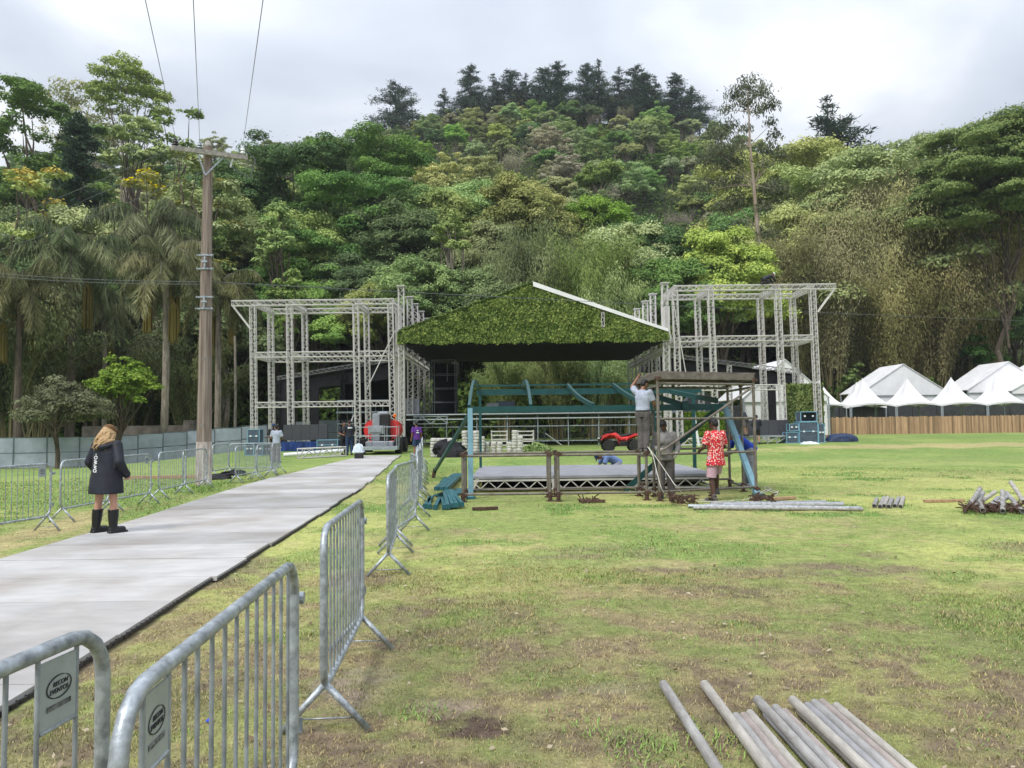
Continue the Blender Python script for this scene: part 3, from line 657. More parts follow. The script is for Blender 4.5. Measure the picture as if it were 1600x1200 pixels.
def P_umbrella(seed, H, Rr, lmat, per=110, ls=.24, layers=3, tmat=None, flower=None):
    rng = np.random.default_rng(seed); tr = MB(); cs, rs = [], []
    limb(tr, (0, 0, -1.2), (0, 0, H * .42), H * .024 + .05, H * .018, rng)
    for L in range(layers):
        z = H * (.98 - .17 * L); rad = Rr * (.62 + .38 * L / max(1, layers - 1)) if layers > 1 else Rr
        m = 5 + 3 * L
        for k in range(m):
            a = 2 * math.pi * (k + rng.uniform(-.3, .3)) / m; q = rad * rng.uniform(.45, .95)
            pr = Rr * rng.uniform(.26, .42); c = np.array((q * math.cos(a), q * math.sin(a), z - .22 * H * (q / Rr) ** 2 + rng.normal() * .045 * H)); cs.append(c); rs.append((pr * rng.uniform(.8, 1.2), pr, pr * rng.uniform(.40, .62)))
            limb(tr, (0, 0, H * rng.uniform(.3, .44)), c - np.array((0, 0, pr * .1)), H * .011, .03, rng, -.05, 6)
    c2, r2 = [], []
    for c, r in zip(cs, rs):
        for _ in range(7):
            a, q = rng.uniform(0, 6.283), math.sqrt(rng.uniform(0, 1)) * .85; w = r[1] * rng.uniform(.28, .5); c2.append(c + np.array((math.cos(a) * q * r[0], math.sin(a) * q * r[1], rng.normal() * .3 * r[2]))); r2.append((w, w, w * rng.uniform(.4, .75)))
    C, Nn, T = puffs(rng, c2, r2, per * 1.3, up=.5)
    p = [('trunk', mesh_from(tr, 'trunk'), tmat or bark), ('crown', leaf_mesh('crown', C, Nn, rng.uniform(.6, 1.2, len(C)) * ls, .5, T, rng), lmat)]
    if flower:
        C2, N2, T2 = puffs(rng, [c + np.array((0, 0, r[2] * .5)) for c, r in zip(cs, rs)][: int(len(cs) * .75)], [(r[0] * .8, r[1] * .8, r[2] * .7) for r in rs], per * .75, up=1)
        p.append(('blossom', leaf_mesh('blossom', C2, N2, ls * .8, .8, T2, rng), flower))
    return p
def P_bamboo(seed, H, Rr, ncul=26, lmat=None, leafk=1.0, low=.3, ls=.115):
    rng = np.random.default_rng(seed); tr = MB(); C, Nn, T, A = [], [], [], []
    for i in range(ncul):
        a = rng.uniform(0, 6.283); b = rng.uniform(0, .9) * Rr * .22; bend = rng.uniform(.25, 1.0) * Rr; h = H * rng.uniform(.72, 1.0)
        d = np.array((math.cos(a), math.sin(a), 0)); ts = np.linspace(0, 1, 9)
        pts = np.stack([d * (b + bend * t ** 2.3) + np.array((0, 0, h * (t - .20 * t ** 4) - .6)) for t in ts]); tr.tube(pts, list(.055 * (1 - .75 * ts)), 5)
        m = int(1050 * leafk * rng.uniform(.6, 1.3)); t = low + (1 - low) * rng.uniform(0, 1, m) ** .75
        p = d * (b + bend * t[:, None] ** 2.3) + np.array((0, 0, 1.0)) * (h * (t - .20 * t ** 4))[:, None]
        sp = (.35 + .9 * (t - low))[:, None] * H / 16; kn = rng.integers(0, 9, m); kc = rng.normal(size=(9, 3)) * .8; off = (kc[kn] + rng.normal(size=(m, 3)) * .45) * sp * np.array((.75, .75, .6)); off[:, 2] -= np.abs(rng.normal(size=m)) * .5 * sp[:, 0]
        C.append(p + off); Nn.append(rng.normal(size=(m, 3)) * .3 + np.array((0, 0, .7)) + unit(off) * .85 + d * .4); A.append(off * .5 + d * .35 + np.array((0, 0, -.75)) + rng.normal(size=(m, 3)) * .3)
        T.append(np.full(m, rng.uniform(.1, .9)) + rng.normal(size=m) * .12)
    C, Nn, T, A = map(np.concatenate, (C, Nn, T, A))
    return [('stems', mesh_from(tr, 'stems'), culm), ('foliage', leaf_mesh('foliage', C, Nn, rng.uniform(.6, 1.25, len(C)) * ls, .26, T, rng, A), lmat or leaf_bamboo)]
def P_palm(seed, H, fl=3.6, nf=20, fruit=0, droop=1.0, lmat=None, tmat=None):
    rng = np.random.default_rng(seed); tr = MB()
    ts = np.linspace(0, 1, 14); tr.tube([(0.12 * math.sin(3 * t), 0, H * t - .6 * (t == 0)) for t in ts], [(.24 - .07 * t) * (1 + .05 * (i % 2)) for i, t in enumerate(ts)], 10)
    C, Nn, T, A, SZ = [], [], [], [], []
    for i in range(nf):
        a = 2.4 * i + rng.uniform(-.2, .2); e0 = R(82 - 105 * (i / nf)) ; d = np.array((math.cos(a), math.sin(a), 0)); u = np.array((0, 0, 1.)); side = np.array((-d[1], d[0], 0)); L = fl * rng.uniform(.85, 1.1)
        p = np.array((0.1 * math.sin(3), 0, H)); el = e0; k = 26; pts = [p.copy()]; tint = rng.uniform(.1, .9)
        for j in range(k):
            el -= (.040 + .075 * (j / k)) * droop * (1 if el > -1.4 else 0); p = p + (d * math.cos(el) + u * math.sin(el)) * L / k; pts.append(p.copy())
            if j > 2:
                ll = .55 * L / 3.6 * 2 * math.sin(math.pi * min(.97, (j + 2) / (k + 2.5))) ** .6 * .42 + .16
                for sgn in (-1, 1):
                    for _ in range(4):
                        ax = side * sgn * rng.uniform(.25, .7) + np.array((0, 0, -1.)) * rng.uniform(.6, 1.1) + d * .25
                        ax = ax / np.linalg.norm(ax); C.append(p + ax * ll * .9 + d * rng.uniform(-.09, .09) + rng.normal(size=3) * .03); A.append(ax); Nn.append(d * .8 + side * sgn * .5 + rng.normal(size=3) * .5 + u * .3); SZ.append(ll); T.append(tint + rng.normal() * .2)
        tr.tube(pts[::3] + [pts[-1]], .022, 4)
    me = leaf_mesh('fronds', np.array(C), np.array(Nn), np.array(SZ), .062, np.array(T), rng, np.array(A))
    parts = [('trunk', mesh_from(tr, 'trunk'), tmat or bark_d), ('fronds', me, lmat or leaf_palm)]
    for f in range(fruit):
        a = [0.3, 2.6, 4.4][f % 3] + seed; mb = MB(); q = .95; x, y = q * math.cos(a), q * math.sin(a); z = H - 1.6 - .7 * (f % 2)
        mb.tube([(x * .2, y * .2, z + .35), (x * .7, y * .7, z + .5), (x, y, z + .1)], .04, 6)
        for s_ in range(26):
            b = rng.uniform(0, 6.28); rr = .24 * math.sqrt(rng.uniform()); mb.tube([(x, y, z + .12), (x + rr * math.cos(b), y + rr * math.sin(b), z - .25), (x + rr * 1.1 * math.cos(b), y + rr * 1.1 * math.sin(b), z - 2.2 - .3 * rng.uniform())], .045, 5)
        parts.append(('fruit_bunch', mesh_from(mb, 'fruit_bunch'), fruit_y))
    return parts
def P_conifer(seed, H, Rr, lmat=None, gap=.5, per=34, ls=.27, power=.75):
    rng = np.random.default_rng(seed); tr = MB(); tr.tube([(0, 0, -1), (0, 0, H * .5), (0, 0, H)], [H * .018 + .05, H * .012, .03], 7)
    C, Nn, T, A = [], [], [], []; z = H * .16
    while z < H * .985:
        f = 1 - z / H; rad = Rr * (f ** power) * rng.uniform(.7, 1.12) + .12; m = max(4, int(7 * f + 3))
        for k in range(m):
            a = rng.uniform(0, 6.283); d = np.array((math.cos(a), math.sin(a), 0)); L = rad * rng.uniform(.65, 1.15); zz = z + rng.normal() * .15
            tr.tube([(0, 0, zz), tuple(d * L * .5 + np.array((0, 0, zz + .08 * L))), tuple(d * L + np.array((0, 0, zz + .02 * L)))], [.05, .035, .015], 4)
            n = max(8, int(per * L)); t = rng.uniform(.12, 1.05, n); c = d * (t * L)[:, None] + np.array((0, 0, 1.)) * (zz + .12 * L * np.sin(t * 2.2))[:, None]
            C.append(c + rng.normal(size=(n, 3)) * (.16 + .05 * L) * np.array((1, 1, .6))); Nn.append(rng.normal(size=(n, 3)) * .7 + np.array((0, 0, .8))); A.append(d + rng.normal(size=(n, 3)) * .5 + np.array((0, 0, .25))); T.append(np.full(n, rng.uniform(.2, .8)) + rng.normal(size=n) * .2)
        z += gap * rng.uniform(.7, 1.2)
    C, Nn, T, A = map(np.concatenate, (C, Nn, T, A))
    return [('trunk', mesh_from(tr, 'trunk'), bark), ('crown', leaf_mesh('crown', C, Nn, rng.uniform(.6, 1.2, len(C)) * ls, .22, T, rng, A), lmat or leaf_pine)]
def P_twiggy(seed, H, Rr, leaves=500, lmat=None, tmat=None, ls=.2):
    rng = np.random.default_rng(seed); tr = MB(); C = []
    def grow(p, d, L, r, dep):
        q = p + d * L; limb(tr, p, q, r, r * .62, rng, 0, 4)
        if dep == 0: C.append(q); return
        for _ in range(3 if dep > 1 else 4):
            nd = unit(d * .8 + rng.normal(size=3) * .55 + np.array((0, 0, .18))); grow(q, nd, L * rng.uniform(.55, .8), r * .58, dep - 1)
    grow(np.array((0, 0, -.8)), np.array((0, 0, 1.)), H * .36, H * .016 + .03, 4)
    C = np.array(C); s = Rr / max(1e-3, np.percentile(np.abs(C[:, :2]), 92))
    idx = rng.integers(0, len(C), leaves); L = C[idx] + rng.normal(size=(leaves, 3)) * .45
    return [('trunk', mesh_from(tr, 'trunk'), tmat or bark_p), ('crown', leaf_mesh('crown', L, rng.normal(size=(leaves, 3)) + np.array((0, 0, .5)), rng.uniform(.6, 1.2, leaves) * ls, .4, rng.uniform(0, 1, leaves), rng), lmat or leaf_dry)]

PROTO = {}
def proto(key, name, cat, parts):
    PROTO[key] = (name, cat, parts)
def plant(key, x, y, z, label, group=None, rz=0.0, sc=1.0, sz=None, leaf=None, name=None):
    nm, cat, parts = PROTO[key]
    e = thing(name or nm, label, cat, (x, y, z), rz, group); e.scale = (sc, sc, sz or sc)
    for pn, me, m in parts:
        if len(me.materials) == 0: me.materials.append(m)
        o = link(bpy.data.objects.new(pn, me)); o.parent = e
        if leaf is not None and pn in ('crown', 'foliage', 'fronds'):
            o.material_slots[0].link = 'OBJECT'; o.material_slots[0].material = leaf
    return e
T_ = 'tree'
for i, (H, r, m, n) in enumerate(((10, 4.6, leaf_mid, 20), (11, 5.2, leaf_dark, 24), (9, 5.0, leaf_olive, 18), (12, 4.4, leaf_mid, 22))):
    proto('broad%d' % i, 'broadleaf_tree', T_, P_broad(100 + i, H, r, .22, n, 170, .19, lmat=m, tmat=bark_p if i % 2 else bark))
for i, (H, r, m) in enumerate(((10, 6.0, leaf_dark), (9.5, 5.5, leaf_mid), (11, 6.0, leaf_olive))):
    proto('umb%d' % i, 'flat_topped_tree', T_, P_umbrella(200 + i, H, r, m, 125, .195, 3))
proto('dry0', 'sparse_tree', T_, P_twiggy(300, 9, 4.2, 1500)); proto('dry1', 'sparse_tree', T_, P_twiggy(301, 8, 4.5, 900))
proto('pine0', 'pine_tree', T_, P_conifer(400, 13, 5.2, power=.55, per=40)); proto('pine1', 'pine_tree', T_, P_conifer(401, 11, 4.8, gap=.55, per=32, power=.5)); proto('pine2', 'pine_tree', T_, P_conifer(402, 14, 4.4, gap=.65, per=30, power=.6))
for i, (H, r, n) in enumerate(((16, 5.2, 34), (20, 6.0, 44), (11, 4.4, 30))): proto('bam%d' % i, 'bamboo_clump', 'bamboo', P_bamboo(500 + i, H, r, n, leafk=[1.5, 1.35, 1.5][i]))
proto('palm0', 'palm_tree', T_, P_palm(600, 12, 3.9, 17, 3, 1.0, tmat=bark_p)); proto('palm1', 'palm_tree', T_, P_palm(601, 11, 3.8, 17, 2, 1.1)); proto('palm2', 'palm_tree', T_, P_palm(602, 9, 3.6, 16, 0, 1.0))

for i, (H, r, m, n) in enumerate(((22, 8.0, leaf_mid, 46), (22, 8.5, leaf_dark, 50), (20, 7.5, leaf_olive, 44))):
    proto('big%d' % i, 'broadleaf_tree', T_, P_broad(140 + i, H, r, .06, n, 200, .165, lmat=m))
for i, (H, r, m) in enumerate(((22, 11.0, leaf_dark), (20, 10.5, leaf_olive))): proto('bigu%d' % i, 'flat_topped_tree', T_, P_umbrella(240 + i, H, r, m, 170, .165, 4))
BASEH = {'big0': 22, 'big1': 22, 'big2': 20, 'bigu0': 22, 'bigu1': 20}
def hill_trees():
    rng = random.Random(77)
    lab = {'broadleaf_tree': 'rounded green broadleaf tree among the dense forest covering the hillside', 'flat_topped_tree': 'flat topped spreading tree among the dense forest covering the hillside',
           'sparse_tree': 'thin greyish twiggy tree among the greener trees of the hillside'}
    keys = ['broad0', 'broad1', 'broad2', 'broad3', 'umb0', 'umb1', 'umb2', 'dry0', 'dry1']
    wts = [17, 12, 16, 14, 9, 10, 8, 6, 6]
    Y = 84.0; row = 0
    while Y < 232:
        f = (Y - 84) / 148; sp = 12.2 - 3.9 * f; u = -.70 + rng.uniform(0, .03)
        while u < .73:
            x = u * Y + rng.uniform(-2.2, 2.2); y = Y + rng.uniform(-3.2, 3.2)
            if y < float(ybase(x)) + 9 or (u < -.5 and Y < 105): u += sp / Y; continue
            k = rng.choices(keys, wts)[0]; nm = PROTO[k][0]; s = rng.uniform(.76, 1.16) * (1.22 - .52 * f)
            lf = None
            if nm != 'sparse_tree':
                lf = rng.choices([None, leaf_mid, leaf_olive, leaf_sage, leaf_dark, leaf_bright, leaf_dry], [22, 14, 20, 18, 9, 8, 9])[0]
            plant(k, x, y, hzf(x, y) - .3, lab[nm], {'broadleaf_tree': 'broadleaf trees of the hillside', 'flat_topped_tree': 'flat topped trees of the hillside', 'sparse_tree': 'twiggy trees of the hillside'}[nm], rng.uniform(0, 6.28), s, s * rng.uniform(.85, 1.15), lf)
            u += sp * rng.uniform(.85, 1.15) * s / .95 / Y
        Y += 10.2 - 3.4 * f; row += 1
hill_trees()
def undergrowth():
    rng = np.random.default_rng(9)
    n = 130000; u = rng.uniform(-.75, .76, n); Y = 78 + 152 * rng.uniform(0, 1, n) ** .8; X = u * Y
    Z = hz(X, Y) + rng.uniform(0, 1, n) ** 1.6 * (2.2 + 2.4 * fbm(X * .2, Y * .2, 3, 3))
    me = leaf_mesh('undergrowth', np.stack([X, Y, Z], -1), rng.normal(size=(n, 3)) * .6 + np.array((0, -.3, .8)), rng.uniform(.2, .45, n), .55, fbm(X * .15, Y * .15, 8, 3) + rng.normal(size=n) * .15, rng)
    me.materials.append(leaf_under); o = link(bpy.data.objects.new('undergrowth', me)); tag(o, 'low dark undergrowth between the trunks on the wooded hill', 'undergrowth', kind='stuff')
    n = 60000; X = rng.uniform(-75, 80, n); Y = rng.uniform(72, 84, n); Y = Y + 18 * sstep(X, 12, 26); hgt = 1.5 + 7.5 * fbm(X * .16, Y * .1, 33, 4) ** 1.5
    Z = np.maximum(hz(X, Y), gz(X, Y)) + rng.uniform(0, 1, n) * hgt
    me = leaf_mesh('thicket', np.stack([X, Y, Z], -1), rng.normal(size=(n, 3)) * .7 + np.array((0, -.2, .6)), rng.uniform(.2, .5, n), .5, fbm(X * .3, Y * .3, 18, 3) + rng.normal(size=n) * .15, rng)
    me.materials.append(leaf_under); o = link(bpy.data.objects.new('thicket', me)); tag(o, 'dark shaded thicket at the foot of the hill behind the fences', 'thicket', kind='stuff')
undergrowth(); build_litter()

def pl(key, px, Y, ytop, label, baseH, group=None, rz=0, leaf=None, z=None, name=None, fx=1.0):
    """plant whose top shows at row ytop when it stands at depth Y"""
    x = atx(px, Y)
    if Y < 100 and x > 26: Y += 17; x = atx(px, Y)
    zb = hzf(x, Y) - .2 if z is None else z
    ztop = at(px, ytop + (3 if key[:4] == 'pine' and Y > 200 else 0), Y).z; s = (ztop - zb) / baseH
    if key[:3] in ('bro', 'umb') and s > 1.35:       # a taller kind, so its leaves keep their size
        key = {'broad0': 'big0', 'broad1': 'big1', 'broad2': 'big2', 'broad3': 'big0', 'umb0': 'bigu0', 'umb1': 'bigu1', 'umb2': 'bigu1'}[key]; s = (ztop - zb) / BASEH[key]
    return plant(key, x, Y, zb, label, group, rz, s * fx, s, leaf, name)
# ridge pines
for i, (px, yt, k) in enumerate(((620, 122, 'pine1'), (697, 135, 'pine2'), (740, 98, 'pine0'), (775, 112, 'pine2'), (803, 103, 'pine1'), (828, 112, 'pine2'), (880, 94, 'pine0'), (858, 100, 'pine1'), (925, 95, 'pine0'), (945, 90, 'pine2'), (977, 102, 'pine2'), (1003, 97, 'pine1'), (1018, 110, 'pine0'), (1034, 116, 'pine2'), (1066, 110, 'pine0'), (1092, 132, 'pine1'))):
    pl(k, px, 226 + (i % 3) * 2, yt, 'dark pine on the hilltop, %s from the left' % ORD[i], {'pine0': 13, 'pine1': 11, 'pine2': 14}[k], 'dark pines along the hilltop', i * 1.3, fx=1.15 - .10 * (i % 3))
pl('pine2', 1308, 165, 150, 'tall dark pine rising alone above the right ridge', 14, None, 1.0, fx=1.0)
pl('pine1', 1328, 166, 178, 'lower dark pine just right of the tall lone pine', 11, None, 2.0, fx=1.0)
rngP = random.Random(5)
for i in range(14):
    px = 700 + i * 29 + rngP.uniform(-8, 8); pl(rngP.choice(['pine0', 'pine1']), px, 231 + rngP.uniform(-2, 4), 134 + abs(px - 890) * .09 + rngP.uniform(-8, 14), 'dark pine filling the hilltop row behind the taller pines', {'pine0': 13, 'pine1': 11}['pine0'], 'filling pines of the hilltop row', i * 1.1, fx=1.35)
# front edge of the forest behind stage and fences
rngF = random.Random(21)
for i, (k, px, Y, yt, lf) in enumerate((('broad1', 395, 80, 420, None), ('broad0', 470, 86, 330, None), ('umb0', 470, 96, 245, None), ('umb0', 560, 100, 235, leaf_dark), ('umb0', 545, 88, 300, None), ('broad1', 560, 80, 400, leaf_dark), ('broad1', 620, 84, 320, leaf_dark),
                            ('broad3', 650, 76, 400, leaf_mid), ('broad1', 690, 90, 300, leaf_olive), ('broad0', 765, 79, 410, None), ('broad1', 770, 84, 350, leaf_sage), ('broad2', 800, 90, 280, leaf_olive), ('broad0', 745, 94, 285, leaf_mid), ('broad2', 880, 98, 300, leaf_olive), ('broad0', 940, 94, 310, leaf_bright), ('broad1', 985, 80, 350, leaf_olive), ('broad0', 660, 92, 290, None), ('broad2', 800, 74, 430, leaf_dark), ('broad0', 600, 76, 440, leaf_olive), ('broad2', 500, 78, 430, leaf_mid), ('broad0', 130, 78, 330, leaf_olive), ('broad2', 10, 76, 350, leaf_sage), ('broad0', 310, 80, 345, leaf_bright), ('broad1', 230, 72, 440, leaf_dark), ('broad1', 60, 68, 470, leaf_dark), ('broad1', 350, 70, 470, leaf_dark), ('broad1', 140, 70, 450, leaf_dark), ('broad1', -20, 66, 400, leaf_dark), ('broad2', 830, 95, 280, leaf_olive), ('broad1', 1010, 82, 345, leaf_dark), ('broad0', 1040, 77, 400, leaf_dark),
                            ('broad1', 1130, 79, 360, leaf_mid), ('broad0', 1090, 84, 395, leaf_mid), ('broad1', 1160, 90, 330, leaf_mid), ('umb1', 1250, 120, 225, leaf_olive), ('umb1', 1310, 112, 265, leaf_olive), ('umb1', 1360, 104, 240, leaf_mid), ('broad1', 1230, 82, 330, leaf_olive), ('broad1', 30, 84, 330, leaf_dark), ('broad2', 90, 80, 350, leaf_olive), ('broad1', 185, 74, 400, leaf_dark), ('broad1', 300, 74, 430, leaf_dark), ('broad1', 150, 82, 400, leaf_dark), ('broad1', 250, 80, 380, leaf_dark), ('broad0', 320, 84, 300, leaf_olive), ('broad1', 370, 92, 260, leaf_dark), ('broad1', 1590, 80, 440, leaf_dark), ('broad1', 1480, 84, 400, leaf_dark), ('broad1', 1350, 86, 420, leaf_dark))):
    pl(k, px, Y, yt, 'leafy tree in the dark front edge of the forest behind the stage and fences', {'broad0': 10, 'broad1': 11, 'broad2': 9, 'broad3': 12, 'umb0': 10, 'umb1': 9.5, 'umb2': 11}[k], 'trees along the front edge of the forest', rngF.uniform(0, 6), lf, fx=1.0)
# bamboo
for i, (k, px, Y, yt) in enumerate((('bam0', 835, 76, 352), ('bam0', 910, 74, 350), ('bam2', 950, 72, 430), ('bam2', 870, 66, 532), ('bam2', 790, 67, 545), ('bam2', 930, 67, 528), ('bam2', 985, 68, 560),
                                    ('bam2', 12, 53, 440), ('bam2', 300, 64, 520), ('bam2', 60, 62, 500), ('bam2', 200, 66, 500), ('bam1', 1265, 78, 370), ('bam0', 1340, 84, 300), ('bam1', 1300, 76, 350), ('bam1', 1365, 77, 315), ('bam1', 1430, 80, 285), ('bam1', 1490, 78, 290), ('bam1', 1535, 79, 300), ('bam0', 1395, 74, 400), ('bam0', 1460, 75, 395), ('bam1', 1400, 88, 262))):
    side = 'behind the left hoarding' if px < 400 else 'behind the stage' if px < 1100 else 'behind the white tents'
    pl(k, px, Y, yt, 'feathery olive bamboo clump with arching stems standing ' + side, {'bam0': 13, 'bam1': 16.2, 'bam2': 9}[k], 'bamboo ' + side, rngF.uniform(0, 6), leaf_palm if px < 400 else leaf_bamg if px < 1100 else None, fx=1.0 if px > 1100 or px < 400 else .78)
# palms on the left
for i, (k, px, Y, yt, lb) in enumerate((('palm0', 255, 50, 420, 'tall palm with lichen grey trunk and hanging fruit strings, right of the woman'), ('palm1', 108, 57, 400, 'dark drooping palm with one hanging fruit bunch at far left'), ('palm1', 30, 50, 450, 'drooping grey green palm cut by the left edge'),
                                        ('palm0', 340, 59, 455, 'palm half hidden behind the utility pole'), ('palm1', 232, 68, 365, 'palm crown in the middle of the left palm group, highest of all'), ('palm1', 150, 62, 480, 'palm with low hanging fronds beside the dark palm'))):
    pl(k, px, Y, yt, lb, {'palm0': 12, 'palm1': 11, 'palm2': 9}[k], 'palms on the left', i * 1.7, z=gzf(atx(px, Y), Y) - .05, fx=.92 if Y > 60 else 1.0)
pl('palm2', 1400, 112, 275, 'green palm among the trees on the right slope', 9, None, .4, leaf_mid)
# single trees with a look of their own
def special(name, parts, x, y, z, label, rz=0.0):
    PROTO['_s'] = (name, 'tree', parts); return plant('_s', x, y, z, label, None, rz)
def htop(px, py, Y, zb): return at(px, py, Y).z - zb
def sp_broad(name, px, Y, yt, Rpx, base, label, lmat, seed, npuff=26, per=130, ls=.2, flat=.7, fn=P_broad, z=None, **k):
    x = atx(px, Y)
    if x > 26 and Y < 100: Y += 12; x = atx(px, Y)
    zb = (hzf(x, Y) if z is None else z) - .15; H = htop(px, yt, Y, zb); r = Rpx / 1200 * Y
    if fn is P_broad: p = P_broad(seed, H, r, base, npuff, per, ls, flat, lmat, **k)
    else: p = P_umbrella(seed, H, r, lmat, per, ls, **k)
    return special(name, p, x, Y, zb, label)
sp_broad('small_tree', 88, 44, 585, 84, .14, 'small olive leaved tree before the grey hoarding at left', fmat('leaf_grey_olive', (.105, .12, .062), (.225, .24, .135), 0, 0), 701, 30, 380, .085, z=gzf(atx(85, 44), 44))
sp_broad('small_tree', 188, 47, 553, 62, .06, 'small bright green tree left of the lichen trunked palm', leaf_bright, 702, 34, 330, .10, z=gzf(atx(190, 47), 47))
sp_broad('spreading_tree', 1490, 82, 506, 68, .12, 'rounded fresh green tree behind the white tents', fmat('leaf_fresh', (.05, .115, .03), (.10, .19, .05), 0, 0), 703, 30, 95, .24, .5)
sp_broad('small_tree', 1340, 80, 566, 32, .1, 'low dark green tree between the white tent peaks', leaf_bright, 704, 16, 120, .22)
sp_broad('spreading_tree', 1580, 74, 188, 165, .16, 'large wide green tree towering at the right edge', leaf_rain, 705, 80, 170, .16, .42)
sp_broad('spreading_tree', 60, 100, 146, 118, .4, 'dark flat crowned tree standing tall at the left edge', leaf_dark, 706, 0, 90, .24, fn=P_umbrella, layers=4)
sp_broad('slender_tree', 707, 76, 335, 42, .52, 'light green tree on a slender pale trunk behind the stage roof', leaf_mid, 707, 20, 190, .17, tmat=bark_p)
sp_broad('slender_tree', 435, 77, 315, 46, .25, 'tall light green bushy tree above the left truss tower', leaf_bright, 708, 30, 120, .2, .9)
sp_broad('slender_tree', 455, 74, 420, 40, .2, 'lower light green bushy tree behind the left truss tower', leaf_bright, 709, 24, 120, .2, .9)
sp_broad('slender_tree', 195, 118, 86, 74, .35, 'tall airy tree standing highest above the left forest', leaf_mid, 710, 34, 48, .22, .5, tmat=bark_p)
sp_broad('slender_tree', 125, 122, 138, 80, .3, 'sparse pale tree behind the dark flat crowned tree', leaf_olive, 711, 32, 30, .2, .5, tmat=bark_p)
sp_broad('slender_tree', 205, 104, 180, 62, .25, 'grey green tree right of the dark column conifer', leaf_olive, 712, 34, 80, .22, .7)
sp_broad('flowering_tree', 45, 74, 258, 75, .35, 'yellow flowering tree below the flat crowned tree at left', leaf_olive, 713, 0, 80, .24, fn=P_umbrella, layers=2, flower=flower_y)
sp_broad('flowering_tree', 205, 73, 268, 55, .35, 'tree with deep yellow blossom left of the utility pole', leaf_olive, 714, 0, 80, .22, fn=P_umbrella, layers=2, flower=flower_y)
sp_broad('flowering_tree', 308, 78, 245, 75, .3, 'yellow tinged flat layered tree behind the utility pole top', leaf_olive, 715, 0, 85, .24, fn=P_umbrella, layers=4, flower=fmat('lime_blossom', (.22, .22, .03), (.30, .28, .04), 0, 0))
sp_broad('spreading_tree', 270, 110, 190, 55, .3, 'bright green domed tree above the utility pole crossarm', leaf_bright, 716, 0, 60, .28, fn=P_umbrella, layers=2)
x = atx(118, 84); special('column_conifer', P_conifer(720, htop(118, 178, 84, hzf(x, 84)), 4.0, leaf_pine, .42, 44, .38, .35), x, 84, hzf(x, 84), 'very dark column shaped conifer among the left trees')
def eucalyptus():
    rng = np.random.default_rng(31); Y = 80.0; tr = MB()
    path = [(1192, 560), (1190, 430), (1184, 360), (1178, 290), (1172, 230), (1170, 175), (1168, 140)]
    pts = [np.array(at(a, b, Y)) for a, b in path]; pts[0][2] = hzf(pts[0][0], Y) - .3
    tr.tube(pts, [.27, .24, .22, .18, .13, .08, .03], 9)
    cs, rs = [], []
    blobs = [(1170, 140, 26), (1150, 152, 22), (1190, 150, 22), (1205, 168, 18), (1135, 175, 16), (1165, 165, 24), (1188, 178, 18), (1142, 200, 17), (1205, 195, 14), (1125, 215, 20), (1140, 235, 20), (1120, 240, 16), (1200, 240, 16), (1135, 265, 18), (1155, 255, 14), (1195, 262, 12), (1150, 290, 16), (1210, 215, 12), (1130, 290, 13), (1195, 300, 12), (1165, 205, 14), (1210, 290, 10), (1150, 320, 14), (1190, 330, 14), (1110, 255, 20), (1100, 300, 17), (1132, 330, 18), (1215, 250, 15), (1215, 300, 17), (1160, 360, 16), (1197, 370, 17), (1140, 385, 15)]
    for a, b, r in blobs:
        c = np.array(at(a, b, Y + rng.uniform(-1.6, 1.6))); cs.append(c); q = r / 1200 * Y * (1.05 if b < 210 else 1.4); rs.append((q, q, q * .95))
        j = min(range(1, 7), key=lambda i: abs(path[i][1] - (b + 22))); limb(tr, pts[j], c, .055, .015, rng, .05)
    C, Nn, T = puffs(rng, cs, rs, 125, shell=.1, wild=.6); ax = rng.normal(size=C.shape) * .5 + np.array((0, 0, -1.))
    base = pts[0].copy(); me = leaf_mesh('crown', C - base, Nn - np.array((0, 0, .4)), rng.uniform(.6, 1.2, len(C)) * .24, .28, T, rng, ax)
    tm = mesh_from(tr, 'trunk'); tm.transform(Matrix.Translation(-Vector(base)))
    eu_bark = mat('eucalyptus_bark', (0.40, 0.35, 0.29), .9, 0, .3, .7, .3, stretch=(1, 1, .25), col2=(0.24, 0.15, 0.10))
    special('eucalyptus_tree', [('trunk', tm, eu_bark), ('crown', me, fmat('leaf_eucalyptus', (.07, .09, .045), (.17, .195, .10), 0, 0))], base[0], base[1], base[2], 'very tall eucalyptus with bare pale trunk above the right truss tower')
eucalyptus()
# bare trunks and a slim post among the left trees
for px, yt, yb, Y, r, lb in ((340, 480, 690, 60, .17, 'straight pale palm trunk just right of the utility pole'), (367, 525, 690, 56, .11, 'slim pale post left of the left truss tower'), (163, 430, 690, 61, .2, 'dark slanting trunk behind the small bright green tree')):
    a, b = at(px, yb, Y), at(px, yt, Y); a.z = gzf(a.x, a.y) - .1; mb = MB().tube([a, (a * .5 + b * .5) + Vector((.05, 0, 0)), b], [r, r * .85, r * .75], 9)
    solo('tree_trunk', mb, bark_p, lb, 'trunk')
